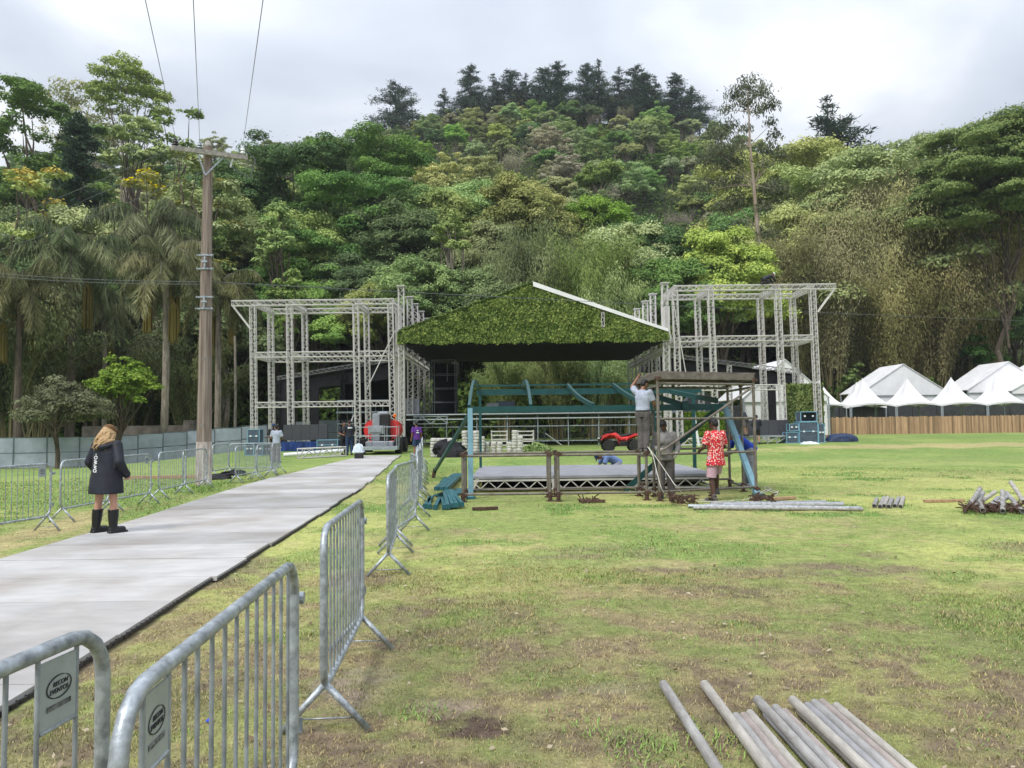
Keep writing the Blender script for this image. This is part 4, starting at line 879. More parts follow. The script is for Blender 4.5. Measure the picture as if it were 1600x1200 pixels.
# ------------------------------------------------------------------ truss towers left and right of the stage
def tower(name, label, X, Ys, zt, zm, zl, side, zb, lowspan):
    """X: four column positions; two rows of columns; side: +1 overhang to the right"""
    t = thing(name, label, 'truss tower', (sum(X) / 4, Ys[0], zb))
    lean = 0.018
    for j, Y in enumerate(Ys):
        for i, x in enumerate(X):
            zg = gzf(x, Y); m = MB().truss((x + lean * 4, Y, zg + .04), (x - lean * 4, Y, zt - .17), .36)
            m.box((x + lean * 4, Y, zg + .02), (.6, .6, .04)); obj('column', m, alu, t)
        x0, x1 = min(X) - .18, max(X) + .18
        ov0, ov1 = (1.15, 0) if side < 0 else (0, 1.15)
        if j == 1: ov0 = ov1 = 0
        obj('top_beam', MB().truss((x0 - ov0, Y, zt), (x1 + ov1, Y, zt), .36), alu, t)
        zz = zm
        xs = sorted(X)
        for a, b in zip(xs[:-1], xs[1:]): obj('middle_beam', MB().truss((a + .18, Y, zz), (b - .18, Y, zz), .36), alu, t)
    for x in X:
        obj('cross_beam', MB().truss((x, Ys[0] + .19, zt), (x, Ys[1] - .19, zt), .34), alu, t)
        if x in (X[0], X[-1], X[1]): obj('cross_beam', MB().truss((x, Ys[0] + .19, zm), (x, Ys[1] - .19, zm), .34), alu, t)
    xs = sorted(X)[lowspan[0]:lowspan[1]]
    for a, b in zip(xs[:-1], xs[1:]): obj('lower_beam', MB().truss((a + .18, Ys[0], zl), (b - .18, Ys[0], zl), .36), alu, t)
    xo = min(X) if side < 0 else max(X)
    for dy in (-.14, .14): obj('brace', MB().tube([(xo + side * 1.25, Ys[0] + dy, zt - .17), (xo + side * .2, Ys[0] + dy, zt - 1.55)], .035, 6), alu, t)
    return t
tl = tower('truss_tower', 'open white truss tower left of the stage', [-15.5, -13.3, -9.3, -7.2], (46, 49.4), 9.16, 6.02, 3.02, -1, .28, (0, 4))
obj('brace', MB().tube([at(617, 517, 45.7), at(573, 608, 45.7)], .035, 6), alu, tl); obj('brace', MB().tube([at(553, 648, 46.3), at(541, 676, 45)], .03, 6), alu, tl)
trt = tower('truss_tower', 'open white truss tower right of the stage', [9.95, 12.1, 16.15, 18.25], (46, 49.3), 9.75, 6.67, 3.72, 1, .44, (0, 3))
obj('brace', MB().tube([at(1052, 470, 45.7), at(1072, 585, 45.7)], .03, 6), alu, trt)

# ------------------------------------------------------------------ stage: columns, roof, ivy gable, deck, wings
YS = [46, 49.9, 52.8, 56.3, 60.0]; XL, XRr = -6.62, 9.28; XC = (XL + XRr) / 2
ivy_mat = mat('ivy_backing', (0.03, 0.05, 0.015), .95, 0, .3, 4)
def ivy_leaves(poly_fn, n, rng, size, nrm, name='ivy'):
    C = poly_fn(n, rng); n = len(C)
    clump = fbm(C[:, 0] * 1.9, C[:, 2] * 1.9, 12, 4)
    C = C + np.asarray(nrm) * (rng.uniform(0, .14, (n, 1)) + clump[:, None] * .16) + rng.normal(size=(n, 3)) * .02
    Nn = np.asarray(nrm) * .8 + rng.normal(size=(n, 3)) * .5 + np.array((0, 0, .35)); ax = rng.normal(size=(n, 3)) * .4 + np.array((0, 0, -1.))
    return leaf_mesh(name, C, Nn, rng.uniform(.6, 1.3, n) * size, .62, sstep(clump, .25, .75) * .35 + rng.uniform(-.25, .75, n) ** 1.0, rng, ax)
def stage():
    rng = np.random.default_rng(8)
    t = thing('stage', 'covered concert stage with leafy green gable and black ceiling', 'stage', (XC, 46, .35))
    for s, x in ((-1, XL), (1, XRr)):
        for i, Y in enumerate(YS):
            zb = gzf(x, Y) if i == 0 else 2.32
            m = MB().truss((x, Y, zb), (x, Y, 10.05), .38); m.box((x, Y, 10.08), (.5, .5, .05))
            if i == 0: m.box((x, Y, 6.75), (.56, .56, .4)); m.box((x, Y, gzf(x, Y) + .03), (.8, .8, .06))
            obj('column', m, alu, t)
        m = MB().truss((x, YS[0] + .2, 6.1), (x, YS[-1], 6.1), .36); obj('side_beam', m, alu, t)
        # second column that carries the neighbouring tower
        m = MB().truss((x + s * -.0 - s * -.62 * -1 * -1, 49.0, gzf(x, 49)), (x + s * .62, 49.0, 8.6), .34) if False else MB().truss((x + s * .42, 47.6, gzf(x, 47.6)), (x + s * .42, 47.6, 8.9), .34)
        obj('column', m, alu, t)
    ze, zr, zlow = 7.12, 9.95, 6.62; xe0, xe1 = XL - .1, XRr + .12
    # roof sheets (closed slabs) and white edge on the right slope
    for a, b in ((xe0, XC), (xe1, XC)):
        poly = [(a, 45.9, ze - .06), (b, 45.9, zr - .06), (b, 45.9, zr), (a, 45.9, ze)]
        obj('roof_sheet', MB().prism(poly, (0, 14.3, 0)), black if a < b else white_t, t)
    poly = [(xe1 - .05, 45.55, ze - .02), (XC, 45.55, zr - .02), (XC, 45.55, zr + .26), (xe1 - .05, 45.55, ze + .16)]
    obj('roof_edge', MB().prism(poly, (0, .34, 0)), white_t, t)
    obj('ceiling', MB().box(((xe0 + xe1) / 2, 53.1, 6.66), (xe1 - xe0 - .2, 14.0, .05)), black, t)
    obj('fascia', MB().box(((xe0 + xe1) / 2, 45.93, 6.72), (xe1 - xe0 - .3, .05, .5)), black, t)
    obj('fascia', MB().box(((xe0 + xe1) / 2, 60.05, 6.80), (xe1 - xe0 - .3, .05, .4)), black, t)
    for s, x in ((-1, XL + .28), (1, XRr - .28)): obj('side_drape', MB().box((x, 53, 6.95), (.05, 13.9, .6)), black, t)
    # leafy gable
    g = MB().prism([(xe0 - .02, 45.86, zlow - .02), (xe1 - .02, 45.86, zlow + .05), (xe1 - .02, 45.86, ze - .1), (XC, 45.86, zr - .04), (xe0, 45.86, ze - .0)], (0, .05, 0))
    go = obj('leaf_gable', g, ivy_mat, t)
    def samp(n, r):
        x = r.uniform(xe0 - .1, xe1, n); z = r.uniform(zlow - .12, zr + .1, n); top = zr - np.abs(x - XC) / (xe1 - XC) * (zr - ze) + np.where(x < XC, .1, -.05)
        low = zlow - .06 + .30 * (fbm(x * 3.2, x * 0, 3, 4) - .5)
        k = (z < top) & (z > low) & ~((np.abs(x - (XC + 4.15)) < .13) & (z > zlow + .75))
        return np.stack([x, np.full(n, 45.84), z], -1)[k]
    obj('ivy', ivy_leaves(samp, 64000, rng, .088, (0, -1, 0)), leaf_ivy, go)
    def samp2(n, r):
        k = r.uniform(0, 1, n); x = xe0 + (XC - xe0) * k; z = ze + (zr - ze) * k
        return np.stack([x, r.uniform(45.6, 46.3, n), z + .04], -1)
    obj('ivy', ivy_leaves(samp2, 6000, rng, .085, (-.2, 0, 1)), leaf_ivy, go)
    obj('gable_strut', MB().truss((XC + 4.15, 45.7, zlow + .8), (XC + 4.15, 45.7, zr - 1.62), .2, .02, .012), alu, t)
    # deck on posts
    zd = 2.36
    dk = MB(); dk.box(((XL + XRr) / 2, 54, zd - .06), (XRr - XL, 12.2, .12)); obj('deck', dk, blackp, t)
    dk = MB(); 
    for z in (zd - .02, zd - .32): dk.tube([(XL, 47.86, z), (XRr, 47.86, z)], .045, 8)
    obj('deck_edge', dk, galv, t)
    k = 0; x = XL + .6
    while x < XRr:
        for Y in (48.0, 53, 58): obj('post', MB().tube([(x, Y, gzf(x, Y)), (x, Y, zd - .12)], .04, 7), galv_d, t)
        x += 1.9
    for Y, z in ((48.05, .62), (48.05, 1.55), (58, 1.5)):
        obj('ledger', MB().tube([(XL + .6, Y, z + gzf(0, Y) - .3), (XRr - .3, Y, z + gzf(0, Y) - .3)], .035, 7), galv_d, t)
    obj('ledger', MB().tube([(2.95, 46.2, .4), (2.05, 48, 1.1)], .035, 6), galv, t)
    m = MB().truss((XL + .5, 47.7, 2.0), (XL + 2.6, 47.7, 2.0), .5, .025, .014, bay=.5); obj('deck_truss', m, galv, t)
    # stage gear: boxes left on the deck
    return t
stage()
gear = MB().bevbox(at(790, 633, 50.5) + Vector((0, 0, -.1)), (1.25, .6, .72), .03); solo('flight_case', gear, casem, 'dark blue case on the stage deck seen between the teal beams', 'case')
gear = MB().bevbox(at(770, 634, 50.3) + Vector((0, 0, -.12)), (.8, .5, .6), .03); solo('flight_case', gear, grey_p, 'small grey case left of the dark blue case on deck', 'case')
gear = MB().bevbox(at(642, 634, 50.3) + Vector((.1, 0, -.05)), (1.0, .6, 1.05), .03); solo('speaker_cabinet', gear, grey_p, 'pale grey cabinet at the left end of the stage deck', 'cabinet')

dkalu = mat('dull_aluminium', (.22, .22, .23), .6, .2, .15, 5)
def wing(side, label):
    """lean-to with black roof cloth and drapes beside the stage"""
    if side < 0: x0, x1 = -15.9, -7.1; 
    else: x0, x1 = 19.6, 9.9
    t = thing('side_wing', label, 'stage wing', ((x0 + x1) / 2, 52, .3)); zl, zh = 5.0, 6.35; zg = gzf((x0 + x1) / 2, 52)
    dx = x1 - x0
    for Y in (52, 56, 60): obj('rafter', MB().truss((x0, Y, zl), (x1, Y, zh), .26, .016, .012), dkalu, t)
    n = 6; m = MB()
    for i in range(n):   # sagging bays of cloth
        vs = []
        for j in range(9):
            q = j / 8; Y = 52.1 + 7.9 * i / n + 7.9 / n * q; sag = -.55 * math.sin(math.pi * q)
            vs += [(x0, Y, zl - .2 + sag * .7), ((x0 + x1) / 2, Y, (zl + zh) / 2 - .22 + sag), (x1, Y, zh - .2 + sag)]
        o = len(m.v); m.add(vs, [(j * 3 + k, j * 3 + k + 1, j * 3 + k + 4, j * 3 + k + 3) for j in range(8) for k in range(2)])
    obj('roof_cloth', m, black, t)
    m = MB().box(((x0 * .93 + x1 * .07), 52.15, (zl + zg) / 2 - .1), (1.15 if side < 0 else .7, .12, zl - zg - .2)); obj('drape', m, black, t)
    m = MB().box((x0 * .72 + x1 * .28 if side < 0 else x0 * .80 + x1 * .2, 52.25, (zl + zg) / 2), (.55, .12, zl - zg + .3)); obj('drape', m, black, t)
    obj('valance', MB().prism([(x0, 52.2, zl - .95), (x1, 52.2, zh - 1.35), (x1, 52.2, zh - .14), (x0, 52.2, zl - .14)], (0, .04, 0)), black, t)
    if side < 0:
        m = MB().box(((x0 + x1) / 2 + 1.5, 58.5, 2.8), (6.0, .1, 5.0)); obj('back_drape', m, black, t)
    for x in (x0, (x0 + x1) / 2, x1):
        for Y in (52, 60): obj('wing_post', MB().truss((x, Y, gzf(x, Y)), (x, Y, zl + (zh - zl) * (x - x0) / dx - .15), .3, .025, .014), black if side < 0 else alu, t)
    return t
wing(-1, 'black roofed side wing left of the stage'); wing(1, 'black roofed side wing right of the stage')
def rig(name, label, x0, x1, Y0, Y1, z0, z1, nx, nz, m=galv_d, r=.03):
    t = thing(name, label, 'scaffold', ((x0 + x1) / 2, Y0, z0))
    for i in range(nx + 1):
        for Y in (Y0, Y1): obj('post', MB().tube([(x0 + (x1 - x0) * i / nx, Y, z0), (x0 + (x1 - x0) * i / nx, Y, z1)], r, 6), m, t)
    for k in range(1, nz + 1):
        z = z0 + (z1 - z0) * k / nz
        for Y in (Y0, Y1): obj('rail', MB().tube([(x0, Y, z), (x1, Y, z)], r, 6), m, t)
        for x in (x0, x1): obj('rail', MB().tube([(x, Y0, z - .02), (x, Y1, z - .02)], r, 6), m, t)
    return t
t = rig('scaffold_rig', 'grey scaffold frame tower standing on the stage at left', -5.9, -4.2, 56.5, 58.3, 2.36, 6.5, 1, 4)
obj('ladder', MB().tube([(-4.75, 56.4, 4.9), (-4.75, 56.4, 6.2)], .03, 6), galv_d, t)
t = rig('scaffold_rig', 'scaffold with double handrail under the left side wing', -11.6, -7.6, 51.0, 54.0, .3, 3.4, 4, 4, galv_d)
obj('platform', MB().box((-9.6, 52.5, 2.62), (4.2, 3.1, .1)), galv_d, t)
m = MB().box((-9.0, 54.15, 1.5), (5.4, .06, 2.0)); obj('backing', m, black, t)
mb = MB().box((-5.15, 59.2, 4.4), (1.9, .1, 4.0)); solo('drape', mb, black, 'black drape hanging behind the grey scaffold tower on stage', 'drape')
# white tent side and lilac canopy behind the right tower
def leaf_screen(px0, px1, py0, py1, Y, label, n):
    a, b = at(px0, py1, Y), at(px1, py0, Y); zb = gzf((a.x + b.x) / 2, Y)
    t = thing('leaf_screen', label, 'leaf screen', ((a.x + b.x) / 2, Y, zb)); z1 = b.z
    obj('backing', MB().box(((a.x + b.x) / 2, Y + .1, (zb + z1) / 2), (b.x - a.x, .1, z1 - zb)), ivy_mat, t)
    rng = np.random.default_rng(int(px0))
    def s(n, r): return np.stack([r.uniform(a.x, b.x, n), np.full(n, Y + .02), r.uniform(zb, z1, n)], -1)
    obj('ivy', ivy_leaves(s, n, rng, .095, (0, -1, 0)), leaf_ivy, t)
leaf_screen(1229, 1284, 600, 684, 46.5, 'tall square panel of green leaves on the right truss tower', 7500)
leaf_screen(1070, 1130, 644, 684, 47.5, 'low panel of green leaves behind the man in the red shirt', 4500)

# ------------------------------------------------------------------ video walls
def video_wall(px0, px1, py0, py1, Y, label):
    a, b = at(px0, py1, Y), at(px1, py0, Y); t = thing('video_wall', label, 'video wall', ((a.x + b.x) / 2, Y, a.z))
    n = max(2, round((b.x - a.x) / .55)); w = (b.x - a.x) / n
    for i in range(n): obj('panel', MB().bevbox((a.x + w * (i + .5), Y, (a.z + b.z) / 2), (w - .006, .1, b.z - a.z), .008), led, t)
    obj('frame', MB().box(((a.x + b.x) / 2, Y + .12, (a.z + b.z) / 2), (b.x - a.x, .06, (b.z - a.z) * .9)), blackp, t)
    return t
video_wall(443, 512, 663, 688, 45.4, 'dark grey video panel wall left of the stage')
video_wall(1168, 1232, 656, 681, 45.4, 'dark grey video panel wall right of the stage')
def low_platform(px0, px1, Y, label):
    x0, x1 = atx(px0, Y), atx(px1, Y); zg = gzf((x0 + x1) / 2, Y); t = thing('low_platform', label, 'platform', ((x0 + x1) / 2, Y, zg))
    obj('platform_top', MB().box(((x0 + x1) / 2, Y + .8, zg + .42), (x1 - x0, 1.6, .1)), galv, t)
    n = 6
    for i in range(n + 1):
        x = x0 + (x1 - x0) * i / n; obj('leg', MB().tube([(x, Y + .05, zg), (x, Y + .05, zg + .37)], .035, 6), galv, t)
    for i in range(n): obj('brace', MB().tube([(x0 + (x1 - x0) * i / n, Y + .05, zg + .04), (x0 + (x1 - x0) * (i + 1) / n, Y + .05, zg + .35)], .02, 5), galv, t)
low_platform(1168, 1256, 44.6, 'low grey platform under the right video wall')
# ------------------------------------------------------------------ tents, marquees, fences on the right
def pagoda(x, y, w, label, zg=None, H=2.45, peak=4.75):
    zg = gzf(x, y) if zg is None else zg; t = thing('pagoda_tent', label, 'tent', (x, y, zg), 0, 'white pagoda tents in a row'); h = w / 2
    m = MB(); nlev, ns = 9, 8
    for side in range(4):
        q = Matrix.Rotation(side * math.pi / 2, 3, 'Z'); o = []
        for i in range(nlev):
            f = i / (nlev - 1); hw = h * (1 - f) + .06 * f; z = H + (peak - H) * (f ** 2.0); 
            for k in range(ns + 1):
                u = -1 + 2 * k / ns; sag = -.10 * (1 - u * u) * (1 - f) * 0 + .22 * (1 - u * u) * (1 - f) ** 3
                o.append(Vector((x, y, zg)) + q @ Vector((u * hw, -hw + (1 - u * u) * .14 * math.sin(math.pi * f), z + sag)))
        m.add(o, [(i * (ns + 1) + k, i * (ns + 1) + k + 1, (i + 1) * (ns + 1) + k + 1, (i + 1) * (ns + 1) + k) for i in range(nlev - 1) for k in range(ns)])
    obj('canopy', m, white_t, t, smooth=True)
    m = MB()
    for side in range(4):
        q = Matrix.Rotation(side * math.pi / 2, 3, 'Z'); vs = []
        for k in range(ns + 1):
            u = -1 + 2 * k / ns
            for dz in (.0, -.16): vs.append(Vector((x, y, zg)) + q @ Vector((u * h, -h - .015, H + dz + .22 * (1 - u * u))))
        m.add(vs, [(2 * k, 2 * k + 1, 2 * k + 3, 2 * k + 2) for k in range(ns)])
    obj('valance', m, white_t, t)
    for a, b in ((-1, -1), (1, -1), (1, 1), (-1, 1)): obj('post', MB().tube([(x + a * (h - .05), y + b * (h - .05), zg), (x + a * (h - .05), y + b * (h - .05), zg + H)], .055, 8), galv, t)
    obj('finial', MB().tube([(x, y, zg + peak - .05), (x, y, zg + peak + .12)], .06, 8), white_t, t)
    return t
yT = 66.0; x = (1331 - 800) / 1200 * yT - 4.05
tl_ = ['white pagoda tent nearest the right truss tower', 'white pagoda tent second from the right truss tower', 'white pagoda tent in the middle of the fenced row', 'white pagoda tent second from the right edge', 'white pagoda tent cut by the right edge of the photo']
for i in range(5):
    pagoda(x + 1.98 + i * 3.92, yT + 1.95, 3.9, tl_[i])
pagoda(33.4, yT + 8.4, 3.84, 'white pagoda tent behind the front row, its peak beside another')
def marquee(x0, x1, y0, y1, ze, zr, label, sides=True, drop=0):
    zg = gzf((x0 + x1) / 2, y0); xc = (x0 + x1) / 2; t = thing('marquee', label, 'marquee', (xc, y0, zg))
    th = .06
    for a in (x0, x1): obj('roof', MB().prism([(a, y0, zg + ze), (xc, y0, zg + zr), (xc, y0, zg + zr + th), (a, y0, zg + ze + th)], (0, y1 - y0, 0)), white_t, t)
    obj('gable', MB().prism([(x0 + .05, y0 + .1, zg + ze - .25), (x1 - .05, y0 + .1, zg + ze - .25), (x1 - .05, y0 + .1, zg + ze), (xc, y0 + .1, zg + zr - .02), (x0 + .05, y0 + .1, zg + ze)], (0, .04, 0)), white_t, t)
    for a in (x0 + .1, x1 - .1):
        for y in (y0 + .1, y1 - .1): obj('post', MB().tube([(a, y, zg), (a, y, zg + ze)], .08, 8), galv, t)
    if sides: obj('side_wall', MB().box((xc, y0 + .3, zg + ze / 2), (x1 - x0 - .3, .04, ze)), white_t, t)
    return t
Y = 77; marquee(atx(1345, Y), atx(1482, Y), Y, Y + 5, 3.9, 6.75, 'large white marquee with its gable facing the field')
Y = 78; marquee(atx(1512, Y) , atx(1645, Y), Y, Y + 5, 4.1, 6.95, 'white marquee rising behind the two rightmost pagoda tents')
Y = 74; marquee(atx(1522, Y) + 3.6, atx(1522, Y) + 17, Y, Y + 6, 3.8, 7.4, 'nearest white marquee, cut by the right edge')
Y = 62; marquee(atx(1160, Y), atx(1297, Y), Y, Y + 8, 3.0, 6.15, 'white marquee seen through the right truss tower')
def lilac_tent():
    Y = 58; a, b = at(1068, 650, Y), at(1140, 608, Y); t = thing('lilac_tent', 'pale lilac tent canopy behind the teal frame at right', 'tent', ((a.x + b.x) / 2, Y, gzf(a.x, Y)))
    m = MB(); xs = [a.x, (a.x * .6 + b.x * .4), b.x]; z0 = a.z + .3; 
    m.add([(a.x - .3, Y, z0), (xs[1], Y + 1.4, b.z + .3), (b.x + .3, Y, z0), (b.x + .3, Y + 3, z0), (a.x - .3, Y + 3, z0)], [(0, 2, 1), (2, 3, 1), (3, 4, 1), (4, 0, 1), (4, 3, 2, 0)])
    obj('canopy', m, lilac, t)
    for x in (a.x, b.x):
        for y in (Y + .1, Y + 2.9): obj('post', MB().tube([(x, y, gzf(x, y)), (x, y, z0)], .05, 7), galv, t)
    obj('side_wall', MB().box(((a.x + b.x) / 2 - .4, Y + 2.7, (z0 + gzf(a.x, Y)) / 2), ((b.x - a.x) * .8, .04, z0 - gzf(a.x, Y))), lilac, t)
lilac_tent()
def wood_fence():
    rng = random.Random(3); y0 = 63.6; xa, xb = atx(1290, y0), 62.0; zg = .42
    t = thing('wood_fence', 'wooden slat fence in front of the white pagoda tents', 'fence', ((xa + xb) / 2, y0, gzf(xa, y0)))
    m = MB(); x = xa; tints = []
    while x < xb:
        w = rng.uniform(.07, .15); h = 1.42 + rng.uniform(-.03, .05); g = gzf(x, y0); m.box((x + w / 2, y0 + rng.uniform(-.012, .012), g + h / 2), (w - .008, .022, h)); tints += [rng.uniform(.55, 1.35)] * 6; x += w
    o = obj('slats', m, slat_mat(), t); a = o.data.attributes.new('tint', 'FLOAT', 'FACE'); a.data.foreach_set('value', tints)
    for z in (.35, 1.1): obj('rail', MB().box(((xa + xb) / 2, y0 + .06, gzf(xa + 5, y0) + z), (xb - xa, .05, .09)), wood, t)
    x = xa + .2
    while x < xb: obj('fence_post', MB().box((x, y0 + .12, gzf(x, y0) + .7), (.09, .07, 1.4)), wood, t); x += 3.9
def slat_mat():
    m = wood.copy(); m.name = 'slat_wood'; t = m.node_tree; b = t.nodes['Principled BSDF']; src = b.inputs['Base Color'].links[0].from_socket
    a = t.nodes.new('ShaderNodeAttribute'); a.attribute_name = 'tint'; s = t.nodes.new('ShaderNodeVectorMath'); s.operation = 'SCALE'
    t.links.new(src, s.inputs[0]); t.links.new(a.outputs['Fac'], s.inputs['Scale']); t.links.new(s.outputs[0], b.inputs['Base Color']); return m
wood_fence()
def panel_fence(name, label, pts, h, bay, mp, mf, rows, cat='fence'):
    """sheet fence through ground points"""
    t = thing(name, label, cat, (pts[0][0], pts[0][1], gzf(*pts[0]))); rng = random.Random(6)
    for (x0, y0), (x1, y1) in zip(pts[:-1], pts[1:]):
        g0_, g1_ = gzf(x0, y0), gzf(x1, y1); gl = lambda f: g0_ + (g1_ - g0_) * f; L = math.hypot(x1 - x0, y1 - y0); n = max(1, round(L / bay)); m = MB(); f = MB(); rz = math.atan2(y1 - y0, x1 - x0)
        for i in range(n):
            a, b = (i + .5) / n, i / n; cx, cy = x0 + (x1 - x0) * a, y0 + (y1 - y0) * a; g = gl(a)
            for r in range(rows):
                q = Matrix.Rotation(rz, 3, 'Z') @ Matrix.Rotation(rng.uniform(-.035, .035), 3, 'X') @ Matrix.Rotation(-math.atan2(g1_ - g0_, L), 3, 'Y')
                m.box((cx, cy, g + h * (r + .5) / rows), (L / n - .02, .02, h / rows - .03), M=q)
            px_, py_ = x0 + (x1 - x0) * b, y0 + (y1 - y0) * b; f.box((px_, py_, gl(b) + h / 2), (.06, .07, h + .02), rz)
            for r in range(rows + 1): f.box((cx, cy, g + h * r / rows), (L / n, .045, .035), rz)
        obj('panels', m, mp, t); obj('frame', f, mf, t)
    return t
g = [(-42, 40.5), (-34, 43.2), (-24.5, 47), (-21.5, 50.8), (-14, 55.0), (-9, 56.5)]
panel_fence('hoarding', 'grey blue sheet metal hoarding along the left of the field', g, 1.78, 1.62, hoard, hoard_f, 2)
panel_fence('mesh_fence', 'tall dark mesh fence behind the pagoda tents', [(19.5, 73.2), (66, 73.2)], 2.75, 2.3, dkfence, blackp, 1)
# old wall behind the hoarding
solo('old_wall', MB().box((-25.5, 52.4, .55), (7.5, .3, 2.7)).box((-21.9, 52.2, .75), (.7, .5, 3.0)), mat('mossy_wall', (.16, .14, .12), .95, 0, .4, 1.5, .4, col2=(.06, .055, .045)), 'old mossy grey wall rising behind the hoarding', 'wall')

# ------------------------------------------------------------------ utility pole and wires
def pole():
    Y = 23.0; b = gnd(318, 758); Y = b.y; t = thing('utility_pole', 'weathered utility pole with whitewashed base and crossarm', 'utility pole', b)
    top = at(325, 227, Y); n = 8
    def ring(f, r): 
        c = b.lerp(top, f); return [c + Vector((math.cos(2 * math.pi * (k + .5) / n) * r, math.sin(2 * math.pi * (k + .5) / n) * r * .9, 0)) for k in range(n)]
    def shaft(f0, f1, r0, r1):
        m = MB(); o = ring(f0, r0) + ring(f1, r1); m.add(o, [(k, (k + 1) % n, n + (k + 1) % n, n + k) for k in range(n)] + [tuple(range(n - 1, -1, -1)), tuple(range(n, 2 * n))]); return m
    obj('shaft', shaft(0, 1, .225, .125), pole_m, t); obj('paint_band', shaft(-.01, .125, .232, .217), pole_w, t)
    obj('pole_cap', MB().capsule(top - Vector((0, 0, .02)), top + Vector((0, 0, .04)), .125, .1, 10), concrete, t)
    u = (top - b) / (top.z - b.z)
    for py, r in ((400, .165), (421, .168), (465, .175), (483, .178)):
        z = at(320, py, Y).z; c = b + u * (z - b.z); m = MB().tube([c - Vector((0, 0, .025)), c + Vector((0, 0, .025))], r, 14); m.bar(c + Vector((-r - .07, -.12, 0)), c + Vector((r + .09, -.12, 0)), .02, .04)
        for s in (-1, 1): m.box(c + Vector((s * (r + .05), -.12, 0)), (.03, .08, .05))
        obj('clamp', m, galv, t)
    for py in (411, 473): c = b + u * (at(320, py, Y).z - b.z); obj('bracket', MB().bar(c + Vector((.03, -.2, .16)), c + Vector((.03, -.2, -.16)), .04, .06).box(c + Vector((.03, -.22, 0)), (.16, .06, .05)), galv, t)
    for z, y0 in ((1.75, -.21), (3.7, -.19)):
        obj('step', MB().tube([b + u * z + Vector((0.05, y0, 0)), b + u * z + Vector((.05, y0 - .12, 0))], .018, 6), galv_d, t)
    a0, a1 = at(268, 231, Y - .75), at(386, 247, Y + .55)
    obj('crossarm', MB().bar(a0, a1, .13, .13), concrete, t)
    mid = b.lerp(top, .905)
    for f in (.33, .68): obj('arm_brace', MB().bar(a0.lerp(a1, f) - Vector((0, 0, .06)), mid + Vector((0, -.18, 0)), .012, .045), galv, t)
    ins = []
    for f, h in ((.05, .24), (.36, .24), (.94, .30)):
        p = a0.lerp(a1, f); m = MB().lathe(p + Vector((0, 0, .05)), [(.02, 0), (.03, h * .2), (.085, h * .25), (.05, h * .5), (.08, h * .55), (.045, h * .8), (.055, h * .85), (.03, h)], 10)
        obj('insulator', m, porcelain if f > .9 else blackp if f < .1 else galv_d, t); ins.append(p + Vector((0, 0, h + .05)))
    obj('fuse_link', MB().tube([a0.lerp(a1, .80) - Vector((0, 0, .08)), a0.lerp(a1, .78) - Vector((.02, 0, .35))], .03, 6), porcelain, t)
    obj('jumper', MB().tube([ins[2], ins[2] + Vector((.35, .1, -.4)), ins[2] + Vector((.2, .1, -.95)), ins[2] + Vector((-.2, .1, -.75)), ins[2] + Vector((-.55, 0, -.38))], .016, 5), wire_m, t)
    return ins, a0, a1, b, top
ins, a0, a1, pb, ptop = pole()
def wire(label, p0, p1, sag=.5, r=.011, n=18, group=None, m=wire_m):
    p0, p1 = Vector(p0), Vector(p1); pts = [p0.lerp(p1, i / n) - Vector((0, 0, sag * 4 * (i / n) * (1 - i / n))) for i in range(n + 1)]
    solo('power_line', MB().tube(pts, r, 5), m, label, 'wire', group)
for p, px, lb in ((ins[0], 227, 'left overhead wire running from the crossarm over the viewer'), (ins[1], 302, 'middle overhead wire running from the crossarm over the viewer'), (ins[2], 411, 'right overhead wire running from the crossarm over the viewer')):
    q = at(px, 0, 9.0); d = q - p; wire(lb, p, p + d * 2.4, 0.0, .0055)
# lines to the left neighbour pole
for (px0, py0), (px1, py1), Y0, Y1, r, lb in (((268, 232), (0, 341), 22.3, 30, .010, 'thin wire falling left from the crossarm end'), ((318, 268), (0, 388), 22.8, 32, .010, 'thin wire falling left from below the crossarm'),
                                            ((290, 240), (0, 365), 22.6, 31, .008, 'thin wire falling left from the crossarm middle'), ((318, 440), (0, 424), 22.7, 28, .009, 'upper cable strung level across the pole to the left'), ((318, 444), (0, 429), 22.7, 28, .009, 'lower cable strung level across the pole to the left'),
                                            ((322, 440), (1600, 500), 22.7, 60, .012, 'long cable crossing the view to the right')):
    p, q = at(px0, py0, Y0), at(px1, py1, Y1); wire(lb, p, p + (q - p) * (1.25 if px1 < 800 else 1.15), .12, r)

